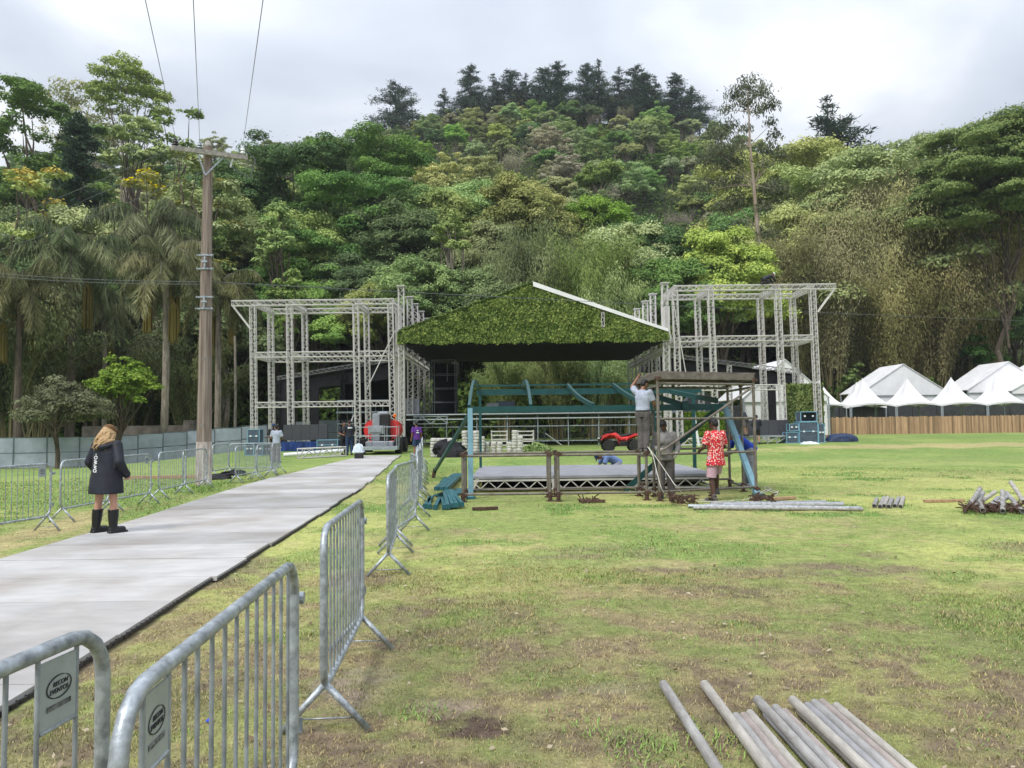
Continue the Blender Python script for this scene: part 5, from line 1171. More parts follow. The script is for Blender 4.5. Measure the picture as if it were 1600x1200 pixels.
# ------------------------------------------------------------------ crowd barriers
def text_mesh(txt, size, name='printed_text'):
    c = bpy.data.curves.new(name, 'FONT'); c.body = txt; c.size = size; c.align_x = 'CENTER'; c.align_y = 'CENTER'; c.extrude = .0008; c.offset = size * .005
    o = bpy.data.objects.new(name, c); COL.objects.link(o); bpy.context.view_layer.update()
    me = bpy.data.meshes.new_from_object(o.evaluated_get(bpy.context.evaluated_depsgraph_get())); bpy.data.objects.remove(o); bpy.data.curves.remove(c); return me
BL, BH, BB = 1.62, 1.10, .24
def barrier(label, plate_side=None, group=None, name='crowd_barrier'):
    """stands along local +X from 0 to BL"""
    t = thing(name, label, 'crowd barrier', (0, 0, 0), 0, group); r = .0198; c = .13
    pts = []
    for cx, cz, a0_ in ((BL - c, BH - c, 0), (c, BH - c, 90), (c, BB + c, 180), (BL - c, BB + c, 270)):
        for a in (0, 22.5, 45, 67.5, 90): pts.append((cx + c * math.cos(R(a0_ + a)), 0, cz + c * math.sin(R(a0_ + a))))
    pts.append(pts[0]); obj('frame', MB().tube(pts, r, 10, False), galv, t, True, True)
    n = 14
    for i in range(1, n):
        x = BL * i / n
        if plate_side is not None: x = {(0, 2): .262, (0, 3): .368, (1, n - 2): BL - .262, (1, n - 3): BL - .368}.get((plate_side, i), x)
        obj('bar', MB().tube([(x, 0, BB), (x, 0, BH)], .0066, 6, False), galv_d, t, True, True)
    for x in (.06, BL - .06):
        f = MB()
        for s in (-1, 1): f.tube([(x, 0, BB + .02), (x, s * .23, .012)], .0185, 8)
        f.tube([(x, -.16, .075), (x, .16, .075)], .005, 5); obj('foot', f, galv, t, True, True)
    obj('hook', MB().box((BL + .035, 0, .40), (.035, .05, .006)).box((BL + .05, 0, .425), (.006, .05, .055)), galv, t, True); obj('clasp', MB().box((BL + .03, 0, .94), (.03, .012, .05)).tube([(BL + .048, -.03, .94), (BL + .048, .03, .94)], .026, 10), galv, t, True)
    if plate_side is not None:
        pw, ph = .138, .165; px = .187 if plate_side == 0 else BL - .187; zc = BH - .03 - ph / 2
        p = obj('sign_plate', MB().box((px, 0, zc), (pw, .006, ph)), mat('plate_zinc', (.40, .45, .46), .45, .35, .1, 7) if 'plate_zinc' not in MATS else MATS['plate_zinc'], t, True)
        obj('plate_rod', MB().tube([(px - pw / 2, 0, zc - ph / 2 - .006), (px + pw / 2, 0, zc - ph / 2 - .006)], .007, 6), galv, t, True)
        sgn = plate_side if plate_side in (0, 1) else 0
        for side in (-1, 1):       # print on both faces
            Mt = Matrix.Translation((px, side * .0042, zc)) @ Matrix.Rotation(math.pi / 2, 4, 'X')
            if side > 0: Mt = Matrix.Translation((px, side * .0042, zc)) @ Matrix.Rotation(math.pi, 4, 'Z') @ Matrix.Rotation(math.pi / 2, 4, 'X')
            for txt, size, dx, dz in (('RECON', .0165, .002, .018), ('EVENTOS', .0165, .000, .001)):
                me = text_mesh(txt, size); me.transform(Matrix.Translation((dx, dz, 0))); me.transform(Matrix(((1, .18, 0, 0), (0, 1, 0, 0), (0, 0, 1, 0), (0, 0, 0, 1)))); me.transform(Mt); obj('printed_text', me, print_m, p, True)
            sw = MB()      # the two swooshes round the words
            for a0_, a1_ in ((60, 255), (240, 420)):
                arc = []; k = 18
                for i in range(k + 1):
                    a = R(a0_ + (a1_ - a0_) * i / k); wd = .0024 * math.sin(math.pi * i / k) ** .7 + .0004; 
                    arc.append((Vector((.046 * math.cos(a), .010 + .028 * math.sin(a), 0)), Vector((math.cos(a), math.sin(a), 0)) * wd))
                vs = []
                for q, w_ in arc: vs += [q - w_, q + w_]
                sw.add(vs, [(2 * i, 2 * i + 1, 2 * i + 3, 2 * i + 2) for i in range(k)])
            me = mesh_from(sw, 'printed_emblem'); me.transform(Mt); obj('printed_emblem', me, print_m, p, True)
            bx = MB().box((0, -.037, 0), (.092, .013, .0006)); me = mesh_from(bx, 'printed_strip'); me.transform(Mt); obj('printed_strip', me, mat('faded_ink', (.15, .16, .165), .6, 0, .6, 90) if 'faded_ink' not in MATS else MATS['faded_ink'], p, True)
    return t
def put(t, p0, p1):
    """near end at p0 heading to p1"""
    d = math.atan2(p1[1] - p0[1], p1[0] - p0[0]); t.location = (p0[0], p0[1], gzf(p0[0], p0[1])); t.rotation_euler = (0, 0, d); return t
bB = barrier('nearest crowd barrier, sign plate near its curved end, rising from bottom centre', 0); put(bB, (-.80, 1.58), (-.905, 3.2))
bA = barrier('crowd barrier with sign plate in the bottom left corner', 0); put(bA, (-1.155, 2.19), (-1.30, .58))
bC = barrier('bare crowd barrier standing alone behind the nearest sign plated barrier'); put(bC, (-1.03, 4.19), (-1.135, 5.75))
def dup_b(src, p0, p1, label, group, tilt=0):
    r = dup(src, (p0[0], p0[1], gzf(p0[0], p0[1])), math.atan2(p1[1] - p0[1], p1[0] - p0[0]), label, group); return r
row = [((-1.38, 8.5), (-1.53, 10.0)), ((-1.63, 10.6), (-1.55, 12.2)), ((-1.72, 13.9), (-2.05, 15.5)), ((-2.02, 16.2), (-2.12, 17.8)), ((-2.25, 18.0), (-2.45, 19.6)), ((-2.45, 19.9), (-2.65, 21.5)), ((-2.62, 21.8), (-2.8, 23.4)), ((-2.85, 23.6), (-3.0, 25.2)),
       ((-3.0, 25.6), (-3.2, 27.2)), ((-3.25, 27.5), (-3.45, 29.1)), ((-3.5, 29.6), (-3.7, 31.2)), ((-3.75, 32), (-3.95, 33.6))]
for i, (a, b) in enumerate(row): dup_b(bC, a, b, '%s crowd barrier of the row right of the grey path, counted from the viewer' % ORD[i], 'barriers along the right of the path')
bL = barrier('crowd barrier with small plate at far left behind the woman', 1, 'barriers along the left of the path'); put(bL, (-7.92, 11.2), (-7.67, 12.8))
lrow = [((-8.12, 13.85), (-8.1, 15.47), 'crowd barrier partly hidden by the woman, its left end visible'), ((-8.1, 15.55), (-8.06, 17.2), 'crowd barrier just right of the woman with raincoat'), ((-8.27, 18.0), (-8.33, 19.6), 'crowd barrier left of the utility pole foot'),
        ((-8.45, 19.75), (-8.5, 21.4), 'crowd barrier running behind the utility pole'), ((-9.98, 25.6), (-10.05, 27.2), 'barrier seen end on just right of the utility pole'), ((-10.05, 27.3), (-8.5, 27.7), 'barrier behind the black tarp heap'), ((-8.28, 23.0), (-8.22, 24.6), 'barrier in front of the black tarp heap, right of pole'),
        ((-8.2, 24.7), (-8.25, 26.3), 'barrier between the tarp heap and maroon trousered man'), ((-8.25, 26.4), (-8.45, 28.0), 'barrier directly in front of the maroon trousered man')]
for a, b, lb in lrow: dup_b(bL if 'just right of the woman' in lb else bC, a, b, lb, 'barriers along the left of the path')
# barriers parked under the stage
for i in range(6): dup_b(bC, (-1.2 + i * 1.68, 51.5), (1, 51.5), 'crowd barrier standing in the shade under the stage deck', 'barriers under the stage')

# ------------------------------------------------------------------ light haze of the humid air
hv = bpy.data.materials.new('humid_air'); hv.use_nodes = True; t_ = hv.node_tree; t_.nodes.clear()
o_ = t_.nodes.new('ShaderNodeOutputMaterial'); v_ = t_.nodes.new('ShaderNodeVolumePrincipled'); v_.inputs['Color'].default_value = (.86, .91, .97, 1); v_.inputs['Density'].default_value = 0.00024; v_.inputs['Anisotropy'].default_value = 0.2
t_.links.new(v_.outputs[0], o_.inputs['Volume'])
hb = solo('haze', MB().box((0, 220, 75), (860, 470, 158)), hv, 'thin pale haze of humid air over the field and wooded hill', 'haze', kind='stuff')
# ------------------------------------------------------------------ scaffold bays and tower in front of the low deck
def coupler(mb, p, r=.052):
    p = Vector(p); mb.tube([p - Vector((0, 0, .045)), p + Vector((0, 0, .045))], r, 8); mb.box(p + Vector((.05, -.02, 0)), (.07, .05, .05)); mb.tube([p + Vector((-.07, -.03, .01)), p + Vector((.07, -.03, .01))], .014, 5); return mb
def scaffold(name, label, posts, rails, boards=()):
    x = sum(p[0] for p in posts) / len(posts); y = sum(p[1] for p in posts) / len(posts); t = thing(name, label, 'scaffold', (x, y, 0))
    for p in posts:
        px, py, z1 = p[:3]; z0 = p[3] if len(p) > 3 else 0
        obj('post', MB().tube([(px, py, z0 + .02), (px, py, z1)], .033, 10), scaf, t)
        if z0 == 0: obj('base_plate', MB().box((px, py, .012), (.16, .16, .018)).tube([(px, py, .02), (px, py, .14)], .045, 8), rust, t)
        for z in (z0 + .16, z1 - .06): obj('coupler', coupler(MB(), (px, py, z)), rust, t)
    for a, b in rails: obj('rail', MB().tube([a, b], .027, 8), scaf, t)
    for b in boards: obj(b[0], b[1], b[2], t)
    return t
def bay(label, x0, x1, y, dy, dx=.0):
    y1 = y + dy; P = [(x0, y, 1.07), (x1, y, 1.07), (x0 + dx, y1, 1.07), (x1 + dx, y1, 1.07)]; Rl = []
    for z in (.99, .17):
        Rl += [((x0, y, z), (x1, y, z)), ((x0 + dx, y1, z + .02), (x1 + dx, y1, z + .02)), ((x0, y, z - .06), (x0 + dx, y1, z - .06)), ((x1, y, z - .06), (x1 + dx, y1, z - .06))]
    return scaffold('scaffold_bay', label, P, Rl)
bay('low rusty scaffold bay at left before the grey deck', -1.08, .79, 16.6, .95)
bay('low rusty scaffold bay between the left bay and the tall scaffold', .97, 2.87, 16.6, 1.05)
def scaf_tower():
    FL, FR, RL, RR = (3.1, 16.35), (5.44, 17.3), (3.05, 18.6), (5.5, 19.6); ML = ((FL[0] + RL[0]) / 2 + .12, 17.5); MRp = (5.48, 18.4)
    P = [(*p, 2.66) for p in (FL, FR, RL, RR)] + [(*ML, 2.5), (*MRp, 2.6)]
    v = lambda p, z: (p[0], p[1], z); Rl = []
    for z in (.2, .99, 2.5): Rl += [(v(FL, z), v(FR, z)), (v(RL, z + .02), v(RR, z + .02)), (v(FL, z - .06), v(RL, z - .06)), (v(FR, z - .06), v(RR, z - .06))]
    Rl += [(v(FL, 1.74), v(FR, 1.74)), (v(FL, 1.02), v(FR, 2.45)), (v(FR, 1.74), v(RR, 1.74))]
    bo = []
    for a, b in ((FL, FR), (RL, RR)): bo.append(('deck_beam', MB().bar(v(a, 2.66), v(b, 2.66), .06, .13), scaf))
    for a, b in ((FL, RL), (FR, RR)): bo.append(('deck_beam', MB().bar(v(a, 2.66), v(b, 2.66), .06, .11), scaf))
    n = 6
    for i in range(n):
        f0 = (i + .5) / n; a = Vector(v(FL, 2.745)).lerp(Vector(v(RL, 2.745)), f0); b = Vector(v(FR, 2.745)).lerp(Vector(v(RR, 2.745)), f0); bo.append(('deck_plank', MB().bar(a, b, .33, .035), deck_pl))
    return scaffold('scaffold_tower', 'tall rusty scaffold tower with planked top around the workers', P, Rl, bo)
deck_pl = mat('weathered_plank', (.25, .215, .19), .9, 0, .3, 3, .3, stretch=(.3, 3, 3), col2=(.075, .06, .05))
scaf_tower()
# ------------------------------------------------------------------ low deck
def low_deck():
    x0, x1, y0, y1, z = -1.02, 5.05, 18.95, 23.7, .40; t = thing('low_deck', 'low grey plywood deck on aluminium truss legs on the grass', 'deck', ((x0 + x1) / 2, y0, 0)); n = 3; w = (x1 - x0) / n; h = (y1 - y0) / 2
    for i in range(n):
        for j in range(2): obj('deck_board', MB().bevbox((x0 + w * (i + .5), y0 + h * (j + .5), z - .035 - .001 * ((i + j) % 2)), (w - .012, h - .012, .07), .006), deck, t)
    for i in range(n):
        for y in (y0 + .04, y1 - .06):
            a, b = x0 + w * i + .02, x0 + w * (i + 1) - .02; m = MB()
            for zz in (z - .11, .07): m.bar((a, y, zz), (b, y, zz), .05, .045)
            k = 5
            for q in range(k):
                u0, u1 = a + (b - a) * q / k, a + (b - a) * (q + 1) / k; mid = (u0 + u1) / 2; m.bar((u0, y, z - .13), (mid, y, .09), .022, .022); m.bar((mid, y, .09), (u1, y, z - .13), .022, .022)
            for u in (a, b): m.bar((u, y, .03), (u, y, z - .08), .045, .045)
            obj('edge_truss', m, alu, t)
    for x in (x0 + .03, x1 - .03):
        m = MB()
        for zz in (z - .11, .07): m.bar((x, y0 + .08, zz), (x, y1 - .1, zz), .05, .045)
        obj('edge_truss', m, alu, t)
    obj('underside', MB().box(((x0 + x1) / 2, (y0 + y1) / 2 + .2, z - .11), (x1 - x0 - .3, y1 - y0 - .8, .04)).box(((x0 + x1) / 2, y0 + 1.2, .17), (x1 - x0 - .4, .04, .26)), black, t)
low_deck()
# ------------------------------------------------------------------ teal frame
def teal_frame():
    Y0, Y1 = 17.3, 22.7; xl, xr = -.95, 4.75; zf, zb = 2.0, 2.62; t = thing('arched_pergola', 'teal painted arched steel frame under assembly over the grey deck', 'frame', (xl, Y0, 0)); b = lambda p, q, w=.09, h=.16: MB().bar(p, q, w, h)
    xbl, xbr = -1.05, 5.6
    obj('leg', b((xl, Y0, .06), (xl, Y0, zf + .04), .11, .11), pblue, t); obj('foot', MB().box((xl, Y0, .03), (.2, .2, .06)), tealpile, t)
    obj('leg', b((xl - .0, Y1, .41), (xl - .0, Y1, zb), .075, .075), teal, t)
    obj('leg', b((5.35, Y1, .06), (5.35, Y1, zb), .09, .09), teal, t); obj('leg', b((3.9, 21.2, .41), (3.9, 21.2, 2.1), .075, .075), teal, t)
    obj('front_beam', b((xl - .05, Y0, zf), (xr, Y0, zf), .07, .14), teal, t)
    obj('rear_beam', b((xbl, Y1, zb), (xbr, Y1, zb), .07, .17), teal, t); obj('top_rail', b((xbl, Y1, zb + .20), (xbr, Y1, zb + .20), .05, .05), teal, t)
    nz_ = lambda k: [(-.97, -1.02, 1.0), (.42, .32, .95), (1.83, 1.65, .45), (3.12, 3.0, .40)][k]
    for k in range(4):
        xf, xb, bow = nz_(k); pts = []
        for i in range(11):
            s = i / 10; y = Y0 + (Y1 - Y0) * s; z = zf + .06 + (zb + .12 - zf) * (s + (bow - .0) * .55 * math.sin(math.pi * s) * (1 - s * .3)) if k < 2 else zf + .06 + (zb + .12 - zf) * (s - .10 * math.sin(math.pi * s))
            pts.append(Vector((xf + (xb - xf) * s, y, z)))
        m = MB()
        for p, q in zip(pts[:-1], pts[1:]): m.bar(p, q + (q - p).normalized() * .01, .065, .11)
        obj('rib', m, teal, t)
    # right hand ribs and leaning legs
    for A, B, Ya, Yb in (((1017, 617), (1070, 634), 18.6, 17.3), ((1048, 612), (1120, 626), 22.0, 18.0)):
        obj('rib', b(at(*A, Ya), at(*B, Yb), .07, .12), teal, t)
    obj('end_plate', MB().box(at(1070, 633, 17.2), (.12, .1, .18)), teal, t)
    obj('leg', b(at(1131, 632, 18.9), gnd(1183, 775) + Vector((0, 0, .05)), .12, .10), pblue, t); obj('foot', MB().box(gnd(1185, 777) + Vector((0, 0, .04)), (.22, .2, .08)), tealpile, t)
    obj('brace', b(at(1127, 633, 17.9), at(977, 766, 18.2), .07, .13), teal, t)
    g_ = gnd(677, 747); obj('brace', b(at(734, 646, 17.3), g_ + Vector((.05, 0, .22)), .08, .08), teal, t); obj('brace_foot', b(g_ + Vector((.06, 0, .3)), g_, .11, .11), rust, t)
teal_frame()
# teal bars piled left of the scaffold
def bars():
    rng = random.Random(2)
    L = [((664, 795), (676, 780), .0, 'short teal bar lying apart, leftmost'), ((671, 796), (670.5, 781), .0, 'short teal bar pointing at the viewer beside the leftmost bar'), ((680, 797), (689, 778), .0, 'teal bar at the left of the fan shaped pile'), ((694, 797), (690, 779), .0, 'second teal bar from left in the fan pile'),
         ((700, 797), (693, 779), .01, 'third teal bar from left in the fan pile'), ((707, 796), (697, 778), .02, 'fourth teal bar from left in the fan pile'), ((714, 796), (698, 777), .03, 'fifth teal bar from left in the fan pile'), ((722, 795), (699, 776), .03, 'teal bar at the right of the fan shaped pile'), ((690, 757), (699, 746), .0, 'small teal bar lying alone behind the pile')]
    for (a, b, dz, lb) in L:
        p, q = gnd(*a), gnd(*b); d = (q - p).normalized(); L_ = min((q - p).length, 1.9); q = p + d * L_; z = Vector((0, 0, .055 + dz)); m = MB().bar(p + z, q + z + Vector((0, 0, .12 if dz else 0)), .07, .07)
        m.bar(p + z - d * .003, p + z + d * .02, .092, .092); solo('steel_bar', m, tealpile, lb, 'steel bar', 'teal steel bars on the grass')
    p, q = gnd(689, 779), gnd(716, 746); m = MB()
    for s in (-.11, 0, .11): m.bar(p + Vector((s, 0, .22)), q + Vector((s, 0, .10)), .1, .08)
    solo('bar_bundle', m, tealpile, 'bundle of long pale teal bars leaning on the fan pile', 'bar bundle')
    p = gnd(716, 776); solo('steel_plate', MB().bar(p + Vector((-.35, 0, .03)), p + Vector((.1, 1.6, .05)), .5, .03), tealpile, 'flat teal plate lying behind the left scaffold post', 'plate')
bars()
# ------------------------------------------------------------------ pipes
pipe_mats = [pipe_m] + [mat('weathered_pipe_tone', c, .65, .25, .25, 16, .3, stretch=(1, .25, 1), col2=tuple(x * .55 for x in c)) for c in ((.42, .41, .40), (.50, .47, .42), (.38, .38, .39), (.43, .37, .34))]
def pipe(name, p, q, r, m, label, group, cat='pipe'):
    p, q = Vector(p), Vector(q); d = (q - p).normalized(); o = MB()
    o.tube([p, q], r, 14, False)
    o.tube([q + d * -.06, p + d * .06], r * .86, 14, False)
    for e, s in ((p, 1), (q, -1)):   # ring at each open end
        u = d.orthogonal().normalized(); w = d.cross(u); k = 14; base = len(o.v); vs = []
        for i in range(k):
            a = 2 * math.pi * i / k; c = u * math.cos(a) + w * math.sin(a); vs += [e + c * r, e + c * r * .84]
        o.add(vs, [(2 * i, 2 * ((i + 1) % k), 2 * ((i + 1) % k) + 1, 2 * i + 1) for i in range(k)]); o.tube([e + d * s * .07, e + d * s * .075], r * .85, 10)
    return solo(name, o, m, label, cat, group, smooth=False, loc=p)
rng = random.Random(12); r = .029
for i, (px, py) in enumerate(((1037, 1077), (1101, 1077))):
    p = gnd(px, py); pipe('steel_pipe', (p.x, p.y, r), (p.x + .05 * (1 - i) - .0, p.y - 2.9, r), r, pipe_mats[i * 2], ['grey pipe lying apart at the left of the foreground pipes', 'long grey pipe at the left edge of the foreground bundle'][i], 'pipes lying in the foreground grass')
ends = [(1150, 1128, 0), (1162, 1127, 0), (1172, 1123, 0), (1184, 1107, .022), (1199, 1124, 0), (1212, 1117, .008), (1226, 1121, 0), (1239, 1108, .024), (1251, 1118, 0), (1262, 1113, .006), (1273, 1112, .02), (1285, 1108, .01), (1307, 1112, .0)]
for i, (px, py, dz) in enumerate(ends):
    p = gnd(px, py); z = .027 + dz
    pipe('steel_pipe', (p.x, p.y, z), (p.x + .03 + .008 * math.sin(i * 2.1), p.y - 2.75 * rng.uniform(.93, 1.05), z), rng.uniform(.0245, .0275), pipe_mats[(i * 3 + 1) % 5], '%s pipe from the left in the foreground pipe bundle' % ORD[i], 'pipes lying in the foreground grass')
# long poles behind
for i, (a, b, dy) in enumerate((((1083, 797), (1348, 799), 0), ((1075, 794), (1345, 797.5), .05), ((1100, 793), (1318, 792), .0), ((1130, 791), (1318, 790), .0), ((1110, 790), (1290, 787.5), .0))):
    p, q = gnd(*a), gnd(*b); p.z += .04; q.z += .04; pipe('steel_pole', p, q, .036, [pipe_mats[0], galv, pipe_mats[1], galv, pipe_mats[3]][i], '%s of the long pale poles lying in front of the scaffold tower' % ORD[i], 'long poles on the grass')
for i in range(6):
    a = (1366 + (0, 9, 15.5, 22.5, 32, 41)[i], 793.5 + (i % 2)); b = (1370 + (0, 11, 17, 24, 34, 41.5)[i], 782 - (i % 3)); p, q = gnd(*a), gnd(*b); p.z += .035; q.z += .035
    pipe('short_pipe', p, q, .040, pipe_mats[i % 3], '%s of the six short pipes laid side by side on the lawn' % ORD[i], 'six short pipes on the lawn')
pile = [((1512, 799), (1546, 772), .30), ((1524, 797), (1544, 781), .2), ((1530, 791), (1562, 783), .16), ((1547, 797), (1566, 786), .1), ((1567, 804), (1568, 776), .28), ((1592, 797), (1566, 782), .18), ((1600, 789), (1570, 777), .32), ((1550, 797), (1582, 788), .12), ((1536, 803), (1530, 790), .05), ((1598, 804), (1582, 790), .05)]
for i, (a, b, z) in enumerate(pile):
    p, q = gnd(*a), gnd(a[0] + (b[0] - a[0]), max(b[1], a[1] - 12)); d = q - p; d = d.normalized() * 1.0; q = p + d; p.z += .06; q.z += z + .04
    pipe('pipe_offcut', p, q, .042, pipe_mats[i % 4], '%s of the short pipes heaped at the right edge, counted from its left' % ORD[i], 'heaped short pipes at the right edge')
def clutter(label, px0, px1, py, n, spread, h, seed, m=rust):
    rg = random.Random(seed); mb = MB()
    for i in range(n):
        g_ = gnd(rg.uniform(px0, px1), py + rg.uniform(-4, 3)); zz = rg.uniform(.02, h); L = rg.uniform(.07, .2); a = rg.uniform(0, 6.28); e = rg.uniform(-.3, 1.0); d = Vector((math.cos(a), math.sin(a), e)).normalized() * L; p = g_ + Vector((0, 0, zz))
        mb.tube([p, p + d * .5 + Vector((0, 0, .02)), p + d], rg.uniform(.009, .016), 5); mb.box(p, (.05, .035, .035), a)
    solo('coupler_heap', mb, m, label, 'coupler heap', None, 'stuff')
clutter('heap of rusty scaffold couplers at the left end of the long poles', 1047, 1085, 788, 55, 0, .16, 1)
clutter('heap of dark rusty couplers behind the long poles at right', 1172, 1210, 786, 40, 0, .13, 2)
clutter('rusty couplers among the pipes heaped at the right edge', 1505, 1598, 800, 110, 0, .10, 3)
clutter('few rusty fittings beside the red shirted man\'s foot', 1106, 1118, 781, 10, 0, .08, 4)
clutter('small heap of brown fittings below the middle scaffold posts', 905, 938, 785, 14, 0, .04, 5)
for (px, py, l, a, lb) in ((758, 797, .5, .2, 'thin reddish brown strip on the grass before the left bay'), (925, 785, .55, -.25, 'reddish brown strip on the grass before the middle bay'), (1222, 781, .65, .35, 'broken brown board beside the dark coupler heap'), (1475, 785, .8, .05, 'pale tan wooden stick left of the heaped pipes')):
    g_ = gnd(px, py); solo('board_strip', MB().box(g_ + Vector((0, 0, .035)), (l, .11, .05), a), wood if 'tan' in lb or 'broken' in lb else rust, lb, 'board')
for px, py, lb in ((327, 1130, 'small blue scrap lying on bare soil behind the nearest barrier'),):
    g_ = gnd(px, py); m = MB(); m.add([g_ + Vector(p) for p in ((-.016, -.012, .012), (.018, -.016, .02), (.022, .012, .016), (0, .02, .03), (-.02, .012, .014))], [(0, 1, 2, 3, 4)]); m.add([g_ + Vector(p) for p in ((-.016, -.012, .010), (.018, -.016, .018), (.022, .012, .014), (0, .02, .028), (-.02, .012, .012))], [(4, 3, 2, 1, 0)])
    solo('blue_scrap', m, mat('bright_blue_plastic', (.01, .06, .7), .4), lb, 'litter')
# rope
rp_ = [at(1012, 698, 16.3), at(1020, 712, 16.15), at(1027, 740, 16.0), at(1036, 768, 15.9)] + [gnd(*q) + Vector((0, 0, .015)) for q in ((1052, 780), (1080, 784), (1120, 784.5), (1150, 783), (1170, 780), (1180, 773), (1195, 770), (1205, 765), (1192, 768), (1186, 775), (1200, 777), (1215, 772), (1199, 762), (1196, 765), (1211, 771), (1217, 768))]
def smooth_path(P, k=5):
    o = []
    for i in range(len(P) - 1):
        a, b, c, d = P[max(0, i - 1)], P[i], P[i + 1], P[min(len(P) - 1, i + 2)]
        for j in range(k):
            s = j / k; o.append(.5 * ((2 * b) + (c - a) * s + (2 * a - 5 * b + 4 * c - d) * s * s + (3 * b - a - 3 * c + d) * s ** 3))
    return o + [P[-1]]
solo('rope', MB().tube(smooth_path(rp_), .007, 6), rope_m, 'white rope hanging from the scaffold and trailing over the grass', 'rope')
rp2 = [at(1012, 698, 16.3), at(1026, 716, 16.2), at(1044, 742, 16.0), at(1058, 762, 15.8)] + [gnd(*q) + Vector((0, 0, .015)) for q in ((1074, 776), (1095, 782), (1120, 783.5))]
solo('rope', MB().tube(smooth_path(rp2), .007, 6), rope_m, 'second strand of white rope falling right past the grey shirted man', 'rope')
solo('plank', MB().box(gnd(255, 748) + Vector((0, 0, .06)), (3.4, .16, .10), .03), wood, 'long brown plank on the grass behind the left barriers', 'plank')
# ------------------------------------------------------------------ things around the stage
def heap(name, px, py, w, h, d, m, label, cat, seed, sharp=.35, cover=None):
    g_ = gnd(px, py); rg = np.random.default_rng(seed); nu, nv = 22, 12; vs = []
    for j in range(nv):
        th = (j / (nv - 1)) * math.pi / 2
        for i in range(nu):
            a = 2 * math.pi * i / nu; k = 1 + sharp * (vnoise(math.cos(a) * 2.1 + seed, math.sin(a) * 2.1 + j * .35, seed) - .5) * 2
            vs.append((g_.x + w / 2 * math.cos(a) * math.cos(th) ** .7 * k, g_.y + d / 2 * math.sin(a) * math.cos(th) ** .7 * k, g_.z - .02 + h * math.sin(th) * (1 + .5 * sharp * (vnoise(math.cos(a) * 3 + 9, math.sin(a) * 3 + j * .6, seed + 1) - .5) * 2)))
    fs = [(j * nu + i, j * nu + (i + 1) % nu, (j + 1) * nu + (i + 1) % nu, (j + 1) * nu + i) for j in range(nv - 1) for i in range(nu)] + [tuple(range((nv - 1) * nu, nv * nu))]
    return solo(name, MB().add(vs, fs), m, label, cat)
heap('tarp_heap', 703, 714, 1.45, .82, 1.0, black, 'black tarpaulin thrown over a heap beside the white drums', 'tarpaulin', 5)
heap('tarp_heap', 345, 748, 1.1, .17, .9, black, 'flat black tarpaulin heap on the grass right of the pole', 'tarpaulin', 6, .5); heap('tarp_heap', 368, 743, .9, .2, .6, black, 'second black tarpaulin lump near the barrier right of pole', 'tarpaulin', 8, .5)
heap('boat_cover', 1315, 690, 2.0, .5, 1.2, navy, 'round dark navy inflatable lying on the lawn before the wooden fence', 'inflatable', 7, .06)
def foliage_heap():
    g_ = gnd(838, 706); rg = np.random.default_rng(4); n = 1500; a = rg.uniform(0, 6.28, n); q = np.sqrt(rg.uniform(0, 1, n)); x = g_.x + 1.05 * q * np.cos(a); y = g_.y + .5 * q * np.sin(a); z = g_.z + (1 - q ** 2) * .5 * rg.uniform(0, 1, n)
    me = leaf_mesh('cut_foliage', np.stack([x, y, z], -1), rg.normal(size=(n, 3)) + np.array((0, 0, .6)), rg.uniform(.05, .12, n), .5, rg.uniform(0, 1, n), rg); me.materials.append(leaf_bright)
    o = link(bpy.data.objects.new('cut_foliage', me)); tag(o, 'heap of cut green foliage on the grass under the stage edge', 'foliage heap')
foliage_heap()
def drum_proto():
    t = thing('plastic_drum', 'x', 'drum', (0, 0, 0)); prof = [(.10, 0), (.148, .02), (.155, .09), (.13, .13), (.155, .17), (.150, .265), (.13, .29), (.10, .30)]
    obj('drum_body', MB().lathe((0, 0, 0), prof, 12), drum_m, t, True); obj('band', MB().lathe((0, 0, 0), [(.12, .118), (.1385, .122), (.1385, .138), (.12, .142)], 12).box((0, -.145, .215), (.07, .02, .018)), drum_d, t, True); return t
d0 = drum_proto(); first = True
def drums(px0, px1, pb, ncol, heights, depth, where, ragged=0):
    global first
    rg = random.Random(int(px0)); a, b = gnd(px0, pb), gnd(px1, pb)
    for i in range(ncol):
        for j in range(depth):
            p = a.lerp(b, (i + .5) / ncol) + Vector((0, .33 * j, 0))
            for k in range(heights[i % len(heights)] - (1 if j and ragged else 0)):
                loc = (p.x + rg.uniform(-.02, .02), p.y + rg.uniform(-.02, .02), gzf(p.x, p.y) + .302 * k)
                lb = 'white plastic drum in the ' + where; gp = 'white drums in the ' + where
                if first: d0.location = loc; d0['label'] = lb; d0['group'] = gp; first = False
                else: dup(d0, loc, rg.uniform(0, 6.28), lb, gp)
drums(673, 707, 714, 4, [3, 3, 3, 3], 2, 'left stack beside the tarpaulin heap')
drums(722, 757, 710, 4, [4, 4, 4, 3], 2, 'tall stack behind the pale blue leg')
drums(756, 786, 709, 3, [2, 2, 2], 1, 'low short row between the tall and ragged stacks')
drums(792, 817, 709, 3, [2, 4, 3], 1, 'ragged stack left of the cut foliage')
def crate(loc, rz, label):
    t = thing('slatted_crate', label, 'crate', loc, rz, 'white slatted crates'); 
    for z in (.05, .28, .5):
        for s in (-1, 1): obj('slat', MB().box((0, s * .28, z), (.95, .03, .06)), drum_m, t, True); obj('slat', MB().box((s * .46, 0, z), (.03, .54, .06)), drum_m, t, True)
    for a in (-1, 1):
        for s in (-1, 1): obj('corner_post', MB().box((a * .44, s * .25, .28), (.05, .05, .56)), drum_m, t, True)
